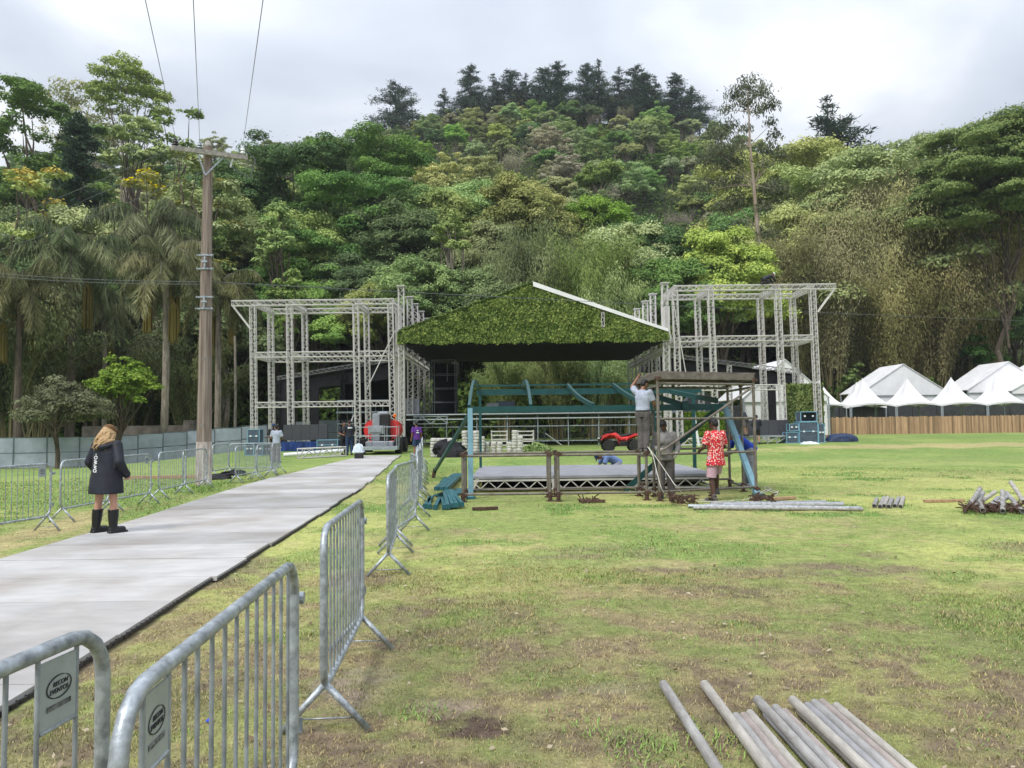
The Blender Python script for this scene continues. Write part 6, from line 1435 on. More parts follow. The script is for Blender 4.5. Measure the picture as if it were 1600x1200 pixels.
for i, (px, py, rz, zz, lb) in enumerate(((780, 704, .1, 0, 'lower white slatted crate behind the short drum row'), (780, 704, .06, .56, 'upper white slatted crate behind the short drum row'), (822, 704, -.2, 0, 'lower white slatted crate behind the ragged drum stack'), (822, 704, -.1, .56, 'upper white slatted crate behind the ragged drum stack'))):
    g_ = gnd(px, py); crate((g_.x, g_.y + .8, g_.z + zz), rz, lb)
def fcase(px0, px1, py0, py1, label, d=.6, open_=False, wrapped=False, zbase=None):
    p, q = gnd(px0, py1), gnd(px1, py1); Y = min(p.y, 44.4); w = atx(px1, Y) - atx(px0, Y); z0 = gzf(p.x, Y) if zbase is None else zbase; h = at((px0 + px1) / 2, py0, Y).z - z0; cx = (atx(px0, Y) + atx(px1, Y)) / 2
    t = thing('flight_case', label, 'flight case', (cx, Y, z0)); fr = .035; yc = Y + d / 2
    if open_:
        m = MB().box((cx, yc + d / 2 - .02, z0 + h / 2), (w, .03, h)).box((cx, yc, z0 + .02), (w, d, .04)).box((cx, yc, z0 + h - .02), (w, d, .04)).box((cx - w / 2 + .02, yc, z0 + h / 2), (.04, d, h - .1)).box((cx + w / 2 - .02, yc, z0 + h / 2), (.04, d, h - .1))
        obj('shell', m, casem, t)
    else: obj('shell', MB().box((cx, yc, z0 + h / 2), (w - .02, d - .02, h - .02)), casem, t)
    e = MB()
    for sx in (-1, 1):
        for sy in (-1, 1): e.box((cx + sx * w / 2, yc + sy * d / 2, z0 + h / 2), (fr, fr, h))
        for zz in (z0 + fr / 2, z0 + h - fr / 2): e.box((cx + sx * w / 2, yc, zz), (fr, d, fr))
    for sy in (-1, 1):
        for zz in (z0 + fr / 2, z0 + h - fr / 2) + ((z0 + h * .55,) if not open_ and h > .5 else ()): e.box((cx, yc + sy * d / 2, zz), (w, fr, fr))
    obj('edging', e, casee, t)
    for sx in (-.25, .25): obj('latch', MB().box((cx + sx * w, Y - .02, z0 + h * .55), (.10, .03, .09)), plainw, t)
    return z0 + h
def wrap_heap(px, py, z, w, h, d, label, Y=None, seed=3):
    g_ = gnd(px, py); rg = np.random.default_rng(seed); m = MB(); n = 9; vs = []
    for j in range(n):
        for i in range(n):
            u, v = i / (n - 1) * 2 - 1, j / (n - 1) * 2 - 1; k = max(0, 1 - u * u) ** .5 * max(0, 1 - v * v) ** .5
            vs.append((g_.x + u * w / 2, g_.y + .3 + v * d / 2, g_.z + z + h * k * (.6 + .6 * float(vnoise(u * 4 + seed, v * 4, seed)))))
    m.add(vs, [(j * n + i, j * n + i + 1, (j + 1) * n + i + 1, (j + 1) * n + i) for j in range(n - 1) for i in range(n - 1)]); solo('plastic_wrap', m, film, label, 'plastic wrap')
zt = fcase(1247, 1276, 659, 689, 'large blue edged flight case before the leaf panel', .8); fcase(1250, 1275, 643, 659, 'open empty flight case on top of the large one', .7, True, zbase=zt + .005)
fcase(1227, 1245, 675, 692, 'small flight case left of the large flight case', .6); fcase(1277, 1286, 662, 688, 'narrow blue edged flight case right of the large one', .6)
fcase(1232, 1246, 662, 675, 'dark wrapped case behind the small flight case', .5, zbase=gzf(16, 43.5) + .72)
wrap_heap(1218, 692, .42, .8, .5, .6, 'clear plastic wrap hanging off the small flight case'); wrap_heap(1268, 694, 0, 1.0, .16, .7, 'crumpled clear plastic wrap on the grass before the cases', seed=8)
fcase(387, 405, 671, 691, 'blue edged flight case standing near the left tower foot', .7, zbase=.72)
fcase(383, 396, 692, 712, 'flight case under the standing case at left', .7); fcase(397, 410, 692, 712, 'second flight case low beside the left tower foot', .7)
fcase(495, 527, 687, 705, 'wide dark flight case behind the lying truss', .6)
fcase(411, 424, 694, 711, 'low dark case behind the maroon trousered man', .5)
m = MB(); a, b = at(428, 706, 45), at(545, 689, 45); 
k = 20; vs = []
for i in range(k + 1):
    x = a.x + (b.x - a.x) * i / k; vs += [(x, 45 + .12 * math.sin(i * 1.7), gzf(x, 45)), (x, 45 + .1 * math.sin(i * 1.7 + .4), b.z)]
m.add(vs, [(2 * i, 2 * i + 2, 2 * i + 3, 2 * i + 1) for i in range(k)]); solo('blue_skirt', m, blue_t, 'deep blue cloth skirt hanging below the left video wall', 'cloth')
p, q = gnd(468, 717), gnd(537, 713); up_ = Vector((0, 0, .26))
solo('truss_section', MB().truss(p + up_, q + up_, .5, .03, .018, bay=.5), alu, 'aluminium truss section lying on the grass left of the path', 'truss section')
p, q = at(443, 711, 38.6), at(537, 704, 39.6); solo('white_pipe', MB().tube([p, q], .10, 12), plainw, 'long white pipe lying across the truss section', 'pipe')
m = MB(); 
solo('truss_section', MB().truss(at(1062, 691, 43.5), at(1108, 689, 44.5), .42, .03, .018, bay=.5), alu, 'truss section lying behind the man in the red shirt', 'truss section')
obj_p = MB().tube([at(1084, 640, 42), at(1087, 665, 42), at(1092, 697, 42)], .07, 8); solo('white_post', obj_p, plainw, 'leaning white post behind the red shirted man', 'post')
m = MB(); g_ = gnd(1311, 683)
for i in range(6): m.box(g_ + Vector((-.75 + .3 * i, 1.2, .13)), (.14, 1.0, .03))
for s in (-.4, 0, .4): m.box(g_ + Vector((0, 1.2 + s, .06)), (1.7, .1, .1))
solo('wooden_pallet', m, wood, 'wooden pallet on the lawn behind the navy inflatable', 'pallet')
# folded dark parasol by the hoarding
g_ = gnd(211, 722); t = thing('closed_parasol', 'closed dark parasol standing on the grass before the hoarding', 'parasol', g_)
obj('pole', MB().tube([g_, g_ + Vector((0, 0, 1.55))], .02, 6), blackp, t); obj('folded_cloth', MB().lathe(g_, [(.02, .25), (.17, .4), (.13, .9), (.06, 1.35), (.015, 1.5)], 10), navy, t); obj('stand', MB().tube([g_ + Vector((-.25, 0, .01)), g_ + Vector((0, 0, .3)), g_ + Vector((.25, 0, .01))], .02, 5), blackp, t)
g_ = gnd(222, 718); solo('marker_stake', MB().tube([g_, g_ + Vector((0, 0, .95))], .018, 6), plainw, 'thin white stake right of the closed parasol', 'stake')
# ------------------------------------------------------------------ lift
def wheel(t, c, r, w, axis='X', rz=0.0):
    M = Matrix.Rotation(rz, 3, 'Z') @ Matrix.Rotation(math.pi / 2, 3, 'Y'); pr = [(r * .6, -w / 2), (r * .9, -w / 2), (r, -w * .36), (r, w * .36), (r * .9, w / 2), (r * .6, w / 2)]
    wo = obj('wheel', MB().lathe(c, [(r * .58, -w * .3), (r * .58, w * .3)], 16, M), grey_p, t); ty = MB().lathe(c, pr, 22, M)
    for k in range(18):
        a = 2 * math.pi * k / 18; q = M @ Vector((math.cos(a) * r, math.sin(a) * r, 0)); ty.box(Vector(c) + q, (w * .8, r * .13, r * .13), M=Matrix.Rotation(rz, 3, 'Z') @ Matrix.Rotation(a, 3, 'X') if False else M @ Matrix.Rotation(a, 3, 'Z') @ Matrix.Rotation(math.pi / 2, 3, 'Y'))
    obj('tyre', ty, rubber, wo); obj('hub', MB().lathe(c, [(r * .2, -w * .42), (r * .26, 0), (r * .2, w * .42)], 12, M), grey_p, wo); return wo
def lift():
    Y = 41.0; z = gzf(-7, Y); cx = atx(593, Y); t = thing('boom_lift', 'red and grey boom lift with railed basket beside the left tower', 'lift', (cx, Y, z)); V = lambda x, y, zz: Vector((cx + x, Y + y, z + zz))
    for sx in (-1, 1):
        for y in (.2, 2.2): wheel(t, V(sx * .98, y, .42), .42, .34)
    obj('chassis', MB().bevbox(V(0, 1.2, .5), (1.5, 2.8, .34), .05).box(V(0, -.25, .32), (2.1, .18, .2)), grey_p, t)
    for sx in (-1, 1):
        m = MB(); k = 12; vs = []
        for y in (.5, 1.9):
            for i in range(k + 1):
                a = R(-85 + 190 * i / k); vs.append(V(sx * (.50 + .46 * max(-.2, math.cos(a))), y, 1.28 + .52 * math.sin(a)))
        m.add(vs, [(i, i + 1, k + 1 + i + 1, k + 1 + i) for i in range(k)] + [tuple(range(k, -1, -1)), tuple(range(k + 1, 2 * k + 2))] + [(0, k + 1, 2 * k + 1, k)]); obj('body_shell', m, red_p, t)
        obj('lamp', MB().bevbox(V(sx * .55, .38, .55), (.3, .12, .3), .03), red_p, t)
    obj('turntable', MB().lathe(V(0, 1.2, .66), [(.6, 0), (.62, .12), (.5, .3)], 20), blackp, t)
    obj('mast', MB().bevbox(V(-.24, .4, 1.40), (.40, .5, 1.5), .04), grey_p, t); obj('mast', MB().bevbox(V(.24, .4, 1.38), (.50, .5, 1.45), .05), rubber, t); obj('mast_head', MB().bevbox(V(.05, .9, 2.16), (.6, .45, .2), .06).tube([V(-.45, .7, 1.9), V(-.16, .8, 2.15)], .05, 6), grey_p, t)
    obj('beacon', MB().lathe(V(.72, .5, 1.95), [(.08, 0), (.085, .12), (.04, .18)], 10).tube([V(.72, .6, 1.6), V(.72, .5, 1.95)], .03, 6), mat('orange_lens', (.8, .16, .02), .3), t)
    b = MB()
    for zz in (.38, .95, 1.42):
        for p, q in ((V(-1.05, -1.0, zz), V(1.05, -1.0, zz)), (V(-1.05, -.25, zz), V(1.05, -.25, zz)), (V(-1.05, -1.0, zz), V(-1.05, -.25, zz)), (V(1.05, -1.0, zz), V(1.05, -.25, zz))): b.tube([p, q], .02, 6)
    for x in (-1.05, -.42, .42, 1.05):
        for y in (-1.0, -.25): b.tube([V(x, y, .3), V(x, y, 1.5)], .02, 6)
    bo = obj('basket', b, galv, t); obj('basket_floor', MB().box(V(0, -.62, .3), (2.15, .8, .14)), galv, bo)
    obj('control_box', MB().bevbox(V(-.02, -1.02, 1.28), (.80, .12, .42), .02).box(V(-.02, -1.1, 1.28), (.6, .04, .24)), grey_p, bo)
    return t
lift()
g_ = gnd(561, 718); solo('equipment_bag', MB().bevbox(g_ + Vector((0, 0, .16)), (.4, .3, .32), .05), blackp, 'small black box on the path end before the lift', 'box')
wrap_heap(558, 717, .30, .55, .42, .45, 'clear plastic bundle on the small black box by the lift', seed=5)
# ------------------------------------------------------------------ quad bike
def atv():
    Y = 40.5; a = gnd(936, 706); z = gzf(5, Y); x0 = atx(936, Y); rot = 0; t = thing('quad_bike', 'red quad bike parked on the grass behind the deck', 'quad bike', (x0 + 1.05, Y, z)); V = lambda x, y, zz: Vector((x0 + x, Y + y, z + zz)); q = math.pi / 2
    for x in (.42, 1.78):
        for y in (-.42, .42): wheel(t, V(x, y, .31), .31, .24, rz=q)
    obj('frame', MB().bevbox(V(1.1, 0, .42), (1.3, .34, .24), .05).tube([V(.5, -.33, .3), V(1.75, -.33, .3)], .03, 6).tube([V(.5, .33, .3), V(1.75, .33, .3)], .03, 6), blackp, t)
    for y in (-.42, .42):
        for xs, zs, w in (([.02, .2, .45, .7, .84, .95], [.62, .80, .90, .86, .66, .42], .34), ([1.30, 1.45, 1.65, 1.9, 2.15], [.58, .74, .84, .90, .90], .34)):
            m = MB(); n = len(xs); vs = []
            for xx, zz in zip(xs, zs): vs += [V(xx, y - w / 2, zz - .015), V(xx, y + w / 2, zz - .015), V(xx, y - w / 2, zz + .03), V(xx, y + w / 2, zz + .03)]
            fs = []
            for i in range(n - 1):
                o = i * 4; fs += [(o + 2, o + 3, o + 7, o + 6), (o, o + 4, o + 5, o + 1), (o, o + 2, o + 6, o + 4), (o + 1, o + 5, o + 7, o + 3)]
            fs += [(0, 1, 3, 2), (n * 4 - 4, n * 4 - 2, n * 4 - 1, n * 4 - 3)]; obj('mudguard', m.add(vs, fs), red_p, t)
    m = MB().loft([V(.15, 0, .72), V(.45, 0, .80), V(.8, 0, .84), V(1.1, 0, .66), V(1.5, 0, .70), V(2.0, 0, .86)], [.12, .26, .22, .16, .2, .2], [.10, .14, .16, .14, .12, .07], (0, 1, 0)); obj('body', m, red_p, t)
    obj('nose', MB().bevbox(V(.06, 0, .62), (.3, .5, .34), .06), blackp, t); obj('seat', MB().loft([V(.92, 0, .84), V(1.15, 0, .82), V(1.45, 0, .86), V(1.72, 0, .92)], [.12, .15, .16, .13], [.05, .07, .07, .05], (0, 1, 0)), blackp, t)
    obj('handlebar', MB().tube([V(.72, 0, .85), V(.66, 0, 1.06)], .03, 6).tube([V(.82, -.4, 1.12), V(.68, -.2, 1.08), V(.66, 0, 1.06), V(.68, .2, 1.08), V(.82, .4, 1.12)], .02, 6).bevbox(V(.58, 0, 1.04), (.16, .26, .12), .03), blackp, t)
    for x0_, x1_, zz in ((.12, .5, .96), (1.7, 2.2, .97)):
        r_ = MB()
        for y in (-.3, -.1, .1, .3): r_.tube([V(x0_, y, zz), V(x1_, y, zz)], .014, 5)
        for x in (x0_, x1_): r_.tube([V(x, -.32, zz), V(x, .32, zz)], .014, 5)
        obj('rack', r_, blackp, t)
    for y in (-.18, .18): obj('headlight', MB().ball(V(-.06, y, .70), .05, .07, .05, 8), plainw, t)
atv()
# ------------------------------------------------------------------ people
def remesh(mb, name, vox, smooth=3):
    me = mesh_from(mb, name); o = bpy.data.objects.new(name, me); COL.objects.link(o)
    r = o.modifiers.new('r', 'REMESH'); r.mode = 'VOXEL'; r.voxel_size = vox; r.use_smooth_shade = True
    s = o.modifiers.new('s', 'SMOOTH'); s.iterations = smooth; s.factor = .5
    bpy.context.view_layer.update(); out = bpy.data.meshes.new_from_object(o.evaluated_get(bpy.context.evaluated_depsgraph_get())); bpy.data.objects.remove(o); bpy.data.meshes.remove(me)
    out.polygons.foreach_set('use_smooth', [True] * len(out.polygons)); out.name = name; return out
def lerp(a, b, t): return Vector(a).lerp(Vector(b), t)
class Fig:
    """figure in local coordinates: faces +Y, its right hand is +X, height about 1.72"""
    def __init__(s, name_label, loc, heading, skin, J=None, vox=.011, sc=1.0, scale_w=1.0, look=(0, 1, 0)):
        s.t = thing('person', name_label, 'person', loc, heading); s.t.scale = (sc,) * 3; s.vox = vox; s.skin = skin; s.w = scale_w
        j = dict(pel=(0, 0, .94), wst=(0, 0, 1.08), chs=(0, .01, 1.28), nck=(0, 0, 1.45), hd=(0, .02, 1.60), shR=(.185, 0, 1.40), elR=(.235, -.02, 1.12), wrR=(.25, .06, .88), shL=(-.185, 0, 1.40), elL=(-.235, -.02, 1.12), wrL=(-.25, .06, .88),
                 hpR=(.09, 0, .90), knR=(.105, .02, .49), anR=(.11, -.02, .08), hpL=(-.09, 0, .90), knL=(-.105, .02, .49), anL=(-.11, -.02, .08), toR=(.13, .17, .03), toL=(-.13, .17, .03))
        j.update(J or {}); s.J = {k: Vector(v) for k, v in j.items()}; s.look = Vector(look).normalized(); s.side = (s.J['shR'] - s.J['shL']).normalized()
        up = (s.J['hd'] - s.J['nck']).normalized(); y = (s.look - up * s.look.dot(up)).normalized(); s.HM = Matrix((y.cross(up), y, up)).transposed()
    def put(s, name, mb, m, vox=None, smooth=3, parent=None):
        me = remesh(mb, name, vox or s.vox, smooth); return obj(name, me, m, parent or s.t, True)
    def raw(s, name, mb, m, parent=None, smooth=True): return obj(name, mb, m, parent or s.t, True, smooth)
    def hp(s, x, y, z): return s.J['hd'] + s.HM @ Vector((x, y, z))
    def body(s, gloves=None):
        J = s.J; w = s.w; m = MB(); X = s.side
        m.loft([J['pel'] - Vector((0, 0, .07)), J['pel'], J['wst'], J['chs'], lerp(J['chs'], J['nck'], .6), J['nck']], [.12 * w, .155 * w, .135 * w, .165 * w, .13 * w, .06], [.09, .11 * w, .095 * w, .115 * w, .085, .055], X)
        m.capsule(J['nck'] - (J['hd'] - J['nck']) * .2, J['hd'] - s.HM @ Vector((0, .01, .06)), .058, .05)
        m.ball(s.hp(0, 0, .02), .074, .092, .108, 16, s.HM); m.ball(s.hp(0, .03, -.055), .052, .06, .062, 12, s.HM)
        m.capsule(s.hp(0, .088, .02), s.hp(0, .108, -.022), .010, .015, 8); m.capsule(s.hp(-.03, .08, .035), s.hp(.03, .08, .035), .012, .012, 8); m.capsule(s.hp(-.016, .086, -.06), s.hp(.016, .086, -.06), .009, .009, 8)
        for e in (-1, 1): m.ball(s.hp(e * .076, -.005, .005), .012, .022, .032, 8, s.HM)
        for q in 'RL':
            m.capsule(J['sh' + q], J['el' + q], .052, .042); m.capsule(J['el' + q], J['wr' + q], .041, .028); m.capsule(J['hp' + q], J['kn' + q], .084 * w, .056); m.capsule(J['kn' + q], lerp(J['kn' + q], J['an' + q], .35), .053, .056); m.capsule(lerp(J['kn' + q], J['an' + q], .3), J['an' + q], .056, .036); m.capsule(J['an' + q] - Vector((0, 0, .02)), J['to' + q], .04, .03)
            m.capsule(lerp(J['chs'], J['sh' + q], .5), J['sh' + q], .075, .055)
            s.hand(m, q)
        s.bo = s.put('body', m, s.skin, smooth=2)
        for e in (-1, 1): s.raw('eye', MB().ball(s.hp(e * .031, .083, .018), .012, .008, .007, 8, s.HM), eye_m)
    def hand(s, m, q, r=.0105, only=None):
        J = s.J; d = (J['wr' + q] - J['el' + q]).normalized(); sx = 1 if q == 'R' else -1
        n = (Vector((-sx, .25, 0)) - d * Vector((-sx, .25, 0)).dot(d)).normalized(); a = d.cross(n).normalized(); w = J['wr' + q]
        if a.y * 1 + a.z * .3 < 0: a = -a
        m.capsule(w, w + d * .075, .026, .03, 10); m.capsule(w + d * .03 + a * .018, w + d * .078 + a * .022, .02, .018, 8); m.capsule(w + d * .03 - a * .018, w + d * .075 - a * .022, .018, .016, 8)
        for k, (o, L, c) in enumerate(((.030, .068, .45), (.011, .078, .55), (-.009, .072, .65), (-.028, .056, .8))):
            b = w + d * .085 + a * o; k1 = b + (d * math.cos(c * .5) + n * math.sin(c * .5)) * L * .5; k2 = k1 + (d * math.cos(c * 1.3) + n * math.sin(c * 1.3)) * L * .5
            m.capsule(b, k1, r, r * .9, 8); m.capsule(k1, k2, r * .9, r * .75, 8)
        b = w + d * .03 + a * .03; k1 = b + (d * .6 + a * .6 + n * .4).normalized() * .04; m.capsule(b, k1, r * 1.25, r, 8); m.capsule(k1, k1 + (d * .8 + n * .5).normalized() * .032, r, r * .8, 8)
    def sleeve(s, m, q, f=1.0, r=.066, r1=None):
        J = s.J; a, b, c = J['sh' + q], J['el' + q], J['wr' + q]; r1 = r1 or r * .8
        if f <= .5: e = lerp(a, b, f * 2); m.ball(a, r); m.tube([a, lerp(a, e, .5), e], [r, r * 1.02, r * 1.05], 14)
        else:
            e = lerp(b, c, f * 2 - 1); m.ball(a, r); m.capsule(a, b, r, r * .88, 12); m.tube([b, lerp(b, e, .5), e], [r * .88, r * .8, r1], 12)
    def shirt(s, m_, f=.35, hem=.86, fat=1.0, sl=.068, name='shirt', hemr=.185):
        J = s.J; m = MB(); X = s.side; w = s.w * fat; dn = (J['pel'] - J['wst']).normalized(); ph = J['pel'] + dn * (J['pel'].z - hem if abs(dn.z) > .6 else .06)
        m.loft([ph, lerp(ph, J['wst'], .5), J['wst'], J['chs'], lerp(J['chs'], J['nck'], .5), lerp(J['chs'], J['nck'], .80), J['nck'] + (J['hd'] - J['nck']) * .12], [hemr * w, .175 * w, .165 * w, .19 * w, .17 * w, .12, .068], [.145 * w, .135 * w, .125 * w, .138 * w, .118 * w, .095, .066], X, 20)
        for q in 'RL': m.capsule(lerp(J['chs'], J['sh' + q], .55), J['sh' + q], .08, sl * .98); s.sleeve(m, q, f, sl)
        return s.put(name, m, m_)
    def trousers(s, m_, f=1.0, name='trousers', r=(.108, .082, .072), top=.0):
        J = s.J; m = MB(); X = s.side; w = s.w
        m.loft([J['pel'] - Vector((0, 0, .12)), J['pel'] - Vector((0, 0, .02)), lerp(J['pel'], J['wst'], .55 + top)], [.13 * w, .172 * w, .158 * w], [.105 * w, .13 * w, .118 * w], X, 18)
        for q in 'RL':
            a, b, c = J['hp' + q], J['kn' + q], J['an' + q]; m.ball(a, r[0] * w)
            if f > .5: e = lerp(b, c, min(1.0, f * 2 - 1)); m.capsule(a, b, r[0] * w, r[1], 14); m.tube([b, lerp(b, e, .5), e], [r[1], r[1] * .93, r[2]], 14)
            else: e = lerp(a, b, f * 2); m.tube([a, lerp(a, e, .5), e], [r[0] * w, r[0] * .98 * w, r[0] * .96 * w], 14)
        return s.put(name, m, m_)
    def shoes(s, m_, high=.1):
        for q in 'RL':
            m = MB(); a, t = s.J['an' + q], s.J['to' + q]; d = (t - a); d.z = 0; d = d.normalized() if d.length > .01 else Vector((0, 1, 0)); z0 = min(a.z, t.z + .05)
            m.capsule(a + Vector((0, 0, high)), a, .05, .05); m.capsule(a - d * .03 - Vector((0, 0, .03)), t + d * .02, .048, .04); m.bar(a - d * .075 - Vector((0, 0, .065)), t + d * .06 - Vector((0, 0, .015)), .085, .03); s.put('shoe', m, m_, .012, 2)
    def hair(s, m_, big=1.0, long=0):
        m = MB(); m.ball(s.hp(0, -.012, .04), .083 * big, .097 * big, .092 * big, 14, s.HM); m.ball(s.hp(0, -.05, -.005), .072 * big, .06 * big, .075, 12, s.HM)
        return s.put('hair', m, m_, .01, 2)
    def cap(s, m_, back=False, brim=True):
        m = MB(); m.ball(s.hp(0, -.004, .055), .086, .102, .082, 16, s.HM)
        if brim:
            y0 = -1 if back else 1
            m.loft([s.hp(0, y0 * .07, .055), s.hp(0, y0 * .12, .052), s.hp(0, y0 * .165, .036)], [.07, .066, .03], [.011, .010, .008], s.HM @ Vector((1, 0, 0)))
        return s.put('cap', m, m_, .008, 1)
def face_to(v): return math.atan2(-v[0], v[1])      # heading that turns local +Y to world v

def woman():
    g = gnd(165, 838); g.z += .058
    f = Fig('woman in long black raincoat, brown cap and rubber boots on the grey path', g, face_to((.34, .94)), skin_l, dict(hpR=(.09, 0, .90), hpL=(-.10, 0, .90), knR=(.13, .02, .49), knL=(-.15, 0, .49), anR=(.15, .0, .08), anL=(-.17, -.03, .08), toR=(.18, .115, .03), toL=(-.15, .10, .03),
             shR=(.20, 0, 1.35), shL=(-.20, 0, 1.35), elR=(.315, -.06, 1.10), wrR=(.29, .09, .91), elL=(-.295, -.05, 1.10), wrL=(-.26, .08, .91), nck=(0, 0, 1.41), hd=(0, .03, 1.545), chs=(0, 0, 1.24)), .009, 1.0, look=(.12, 1, -.05))
    f.body(); J = f.J; m = MB(); X = f.side
    hem = [(0, 0, .60), (0, .0, .62)]
    m.loft([(0, -.005, .605), (0, -.005, .72), (0, 0, .92), (0, 0, 1.08), (0, .0, 1.24), (0, -.01, 1.34), (0, -.02, 1.41)], [.282, .275, .252, .235, .232, .20, .085], [.222, .212, .185, .165, .158, .135, .085], (1, 0, 0), 26)
    for q in 'RL':
        sx = 1 if q == 'R' else -1; m.capsule(lerp(J['chs'], J['sh' + q], .6), J['sh' + q], .095, .085); f.sleeve(m, q, .97, .084, .064); m.capsule(J['el' + q] + Vector((0, 0, -.01)), lerp(J['el' + q], J['wr' + q], .4), .078, .07); m.ball(J['wr' + q] + Vector((0, .02, -.01)), .06, .06, .07)
    # folds of cloth
    for k in range(9):
        a = R(195 + 19 * k); m.capsule((.235 * math.cos(a), .185 * math.sin(a), .64), (.17 * math.cos(a + .06), .14 * math.sin(a + .06), 1.0), .026, .010, 8)
    for z in (1.0, 1.06, 1.13): m.capsule((.20, -.04, z), (.29, -.06, z + .04), .03, .02, 8)
    coat = f.put('raincoat', m, coat_m, .009, 6)
    h = MB()   # hood lying behind the neck
    for i in range(13):
        a = R(175 + 190 * i / 12); h.ball((.145 * math.cos(a), -.04 + .115 * math.sin(a), 1.365 - .04 * abs(math.sin(a))), .055, .05, .042, 10)
    h.ball((0, -.125, 1.325), .12, .06, .075, 12); f.put('hood', h, coat_m, .009, 3)
    # white print running down the back
    def on_back(x, z): return Vector((x, -.158 - .02 * (1 - abs(z - 1.05) / .25) + .8 * x * x - .022, z))
    p = MB(); y = lambda z: -.150 - .085 * (1.2 - z)
    def stroke(pts, w=.012):
        for a, b in zip(pts[:-1], pts[1:]): p.bar(Vector((a[0], y(a[1]) - .006, a[1])), Vector((b[0], y(b[1]) - .006, b[1])), w, .012, (0, 1, 0))
    x0 = -.045
    stroke([(x0, 1.225), (x0, 1.205)], .012)
    stroke([(x0 + .03 * math.cos(R(a)), 1.165 + .026 * math.sin(R(a))) for a in range(0, 361, 40)], .013)
    stroke([(x0 - .03, 1.12), (x0 + .03, 1.105), (x0 - .028, 1.09), (x0 + .03, 1.075), (x0 - .028, 1.06)], .013)
    stroke([(x0 - .03, 1.04), (x0 + .03, 1.03), (x0 - .02, 1.012), (x0 + .03, 1.0)], .013)
    stroke([(x0 + .03 * math.cos(R(a)), .965 + .024 * math.sin(R(a))) for a in range(0, 361, 40)], .013); stroke([(x0 + .028, .965), (x0 + .03, .935)], .016)
    f.raw('printed_letters', p, plainw, coat)
    # hair in long wavy locks
    m = MB(); rg = random.Random(3); m.ball(f.hp(0, -.02, .02), .088, .1, .1, 14, f.HM)
    for i in range(54):
        a = R(150 + 240 * i / 53); b = Vector((.088 * math.cos(a), -.012 + .098 * math.sin(a), .0)); L = rg.uniform(.20, .33) * (1 if math.sin(a) < .1 else .8); pts = []
        ph = rg.uniform(0, 6); amp = rg.uniform(.012, .032)
        for k in range(9):
            t = k / 8; q = b * (1 + .68 * t * (1 - .25 * t)) ; pts.append(f.hp(q.x + amp * math.sin(ph + 9 * t) * t ** .5, q.y + amp * math.cos(ph + 8 * t) * t ** .5 - .01 * t, .02 - L * t))
        m.tube(pts, [.015, .016, .016, .016, .015, .014, .012, .009, .005], 7)
    f.put('hair', m, hair_b, .006, 1)
    f.cap(cap_br)
    for q in 'RL':
        m = MB(); a, t, k = J['an' + q], J['to' + q], J['kn' + q]; top = lerp(a, k, .66); d = (t - a); d.z = 0; d.normalize()
        m.tube([top, lerp(a, top, .6), lerp(a, top, .2), a - Vector((0, 0, .05))], [.078, .076, .064, .06], 16); m.capsule(a - d * .02 - Vector((0, 0, .03)), t + d * .03 + Vector((0, 0, .015)), .055, .05); m.bar(a - d * .07 - Vector((0, 0, .068)), t + d * .09 + Vector((0, 0, -.018)), .105, .03); f.put('boot', m, boot_m, .009, 2)
        f.raw('boot_rim', MB().tube([top - Vector((0, 0, .012)), top + Vector((0, 0, .008))], .081, 16), boot_m)
woman()
def grey_man():
    g = gnd(1041, 779)
    f = Fig('man in grey work clothes and black cap, looking down inside the scaffold tower', g, face_to((-.12, -1)), skin_d, dict(elR=(.27, -.03, 1.13), wrR=(.13, .20, 1.06), elL=(-.29, -.0, 1.13), wrL=(-.22, .20, .98), hd=(.035, .065, 1.585), nck=(0, .01, 1.45), anR=(.10, -.02, .08), anL=(-.12, -.02, .08)), .009, 1.0, look=(.25, 1, -.75))
    f.body(); f.trousers(dgrey_c, .98, r=(.112, .09, .085)); sh = f.shirt(grey_c, .93, .84, 1.06, .072)
    f.raw('pocket', MB().bevbox((.085, .150, 1.25), (.12, .02, .12), .006).bevbox((-.085, .150, 1.25), (.12, .02, .12), .006), grey_c, sh)
    c = MB(); c.loft([f.J['nck'] - Vector((0, 0, .03)), f.J['nck'] + Vector((0, 0, .025))], [.09, .078], [.085, .078], f.side); f.put('collar', c, grey_c)
    f.hair(hair_k, .96); f.cap(hair_k, back=True)
    for q in 'RL':
        m = MB(); f.hand(m, q, .013); m.capsule(lerp(f.J['el' + q], f.J['wr' + q], .8), f.J['wr' + q], .037, .034); f.put('glove', m, glove_m, .007, 1)
    ph = f.t.matrix_basis.copy()
    f.shoes(jean_c)
    w = MW[f.t.name] @ (f.J['wrR'] + Vector((-.06, .07, .015))); m = MB().bevbox(w, (.075, .15, .012), .004, .3); solo('phone', m, blackp, 'dark phone held in the gloved hand of the grey shirted man', 'phone')
grey_man()
def red_man():
    g = gnd(1120, 783)
    f = Fig('man in red floral shirt and pink shorts, one foot on the scaffold rail', g, face_to((-.40, .92)), skin_d, dict(pel=(0, 0, .95), hpR=(.09, 0, .91), knR=(.13, .15, .58), anR=(.15, .18, .20), toR=(.18, .34, .16), knL=(-.10, .03, .49), anL=(-.10, -.05, .08), toL=(-.14, .13, .03), elR=(.27, .04, 1.12), wrR=(.20, .28, 1.05), elL=(-.27, .03, 1.12), wrL=(-.20, .26, 1.04), hd=(0, .05, 1.60)), .009, 1.01, look=(-.45, 1, -.25))
    f.body(); f.trousers(pink_c, .5, name='shorts', r=(.108, .09, .08)); f.shirt(floral_m, .40, .74, 1.08, .074, hemr=.222); f.hair(hair_k, 1.05); f.shoes(dgrey_c, .04)
red_man()
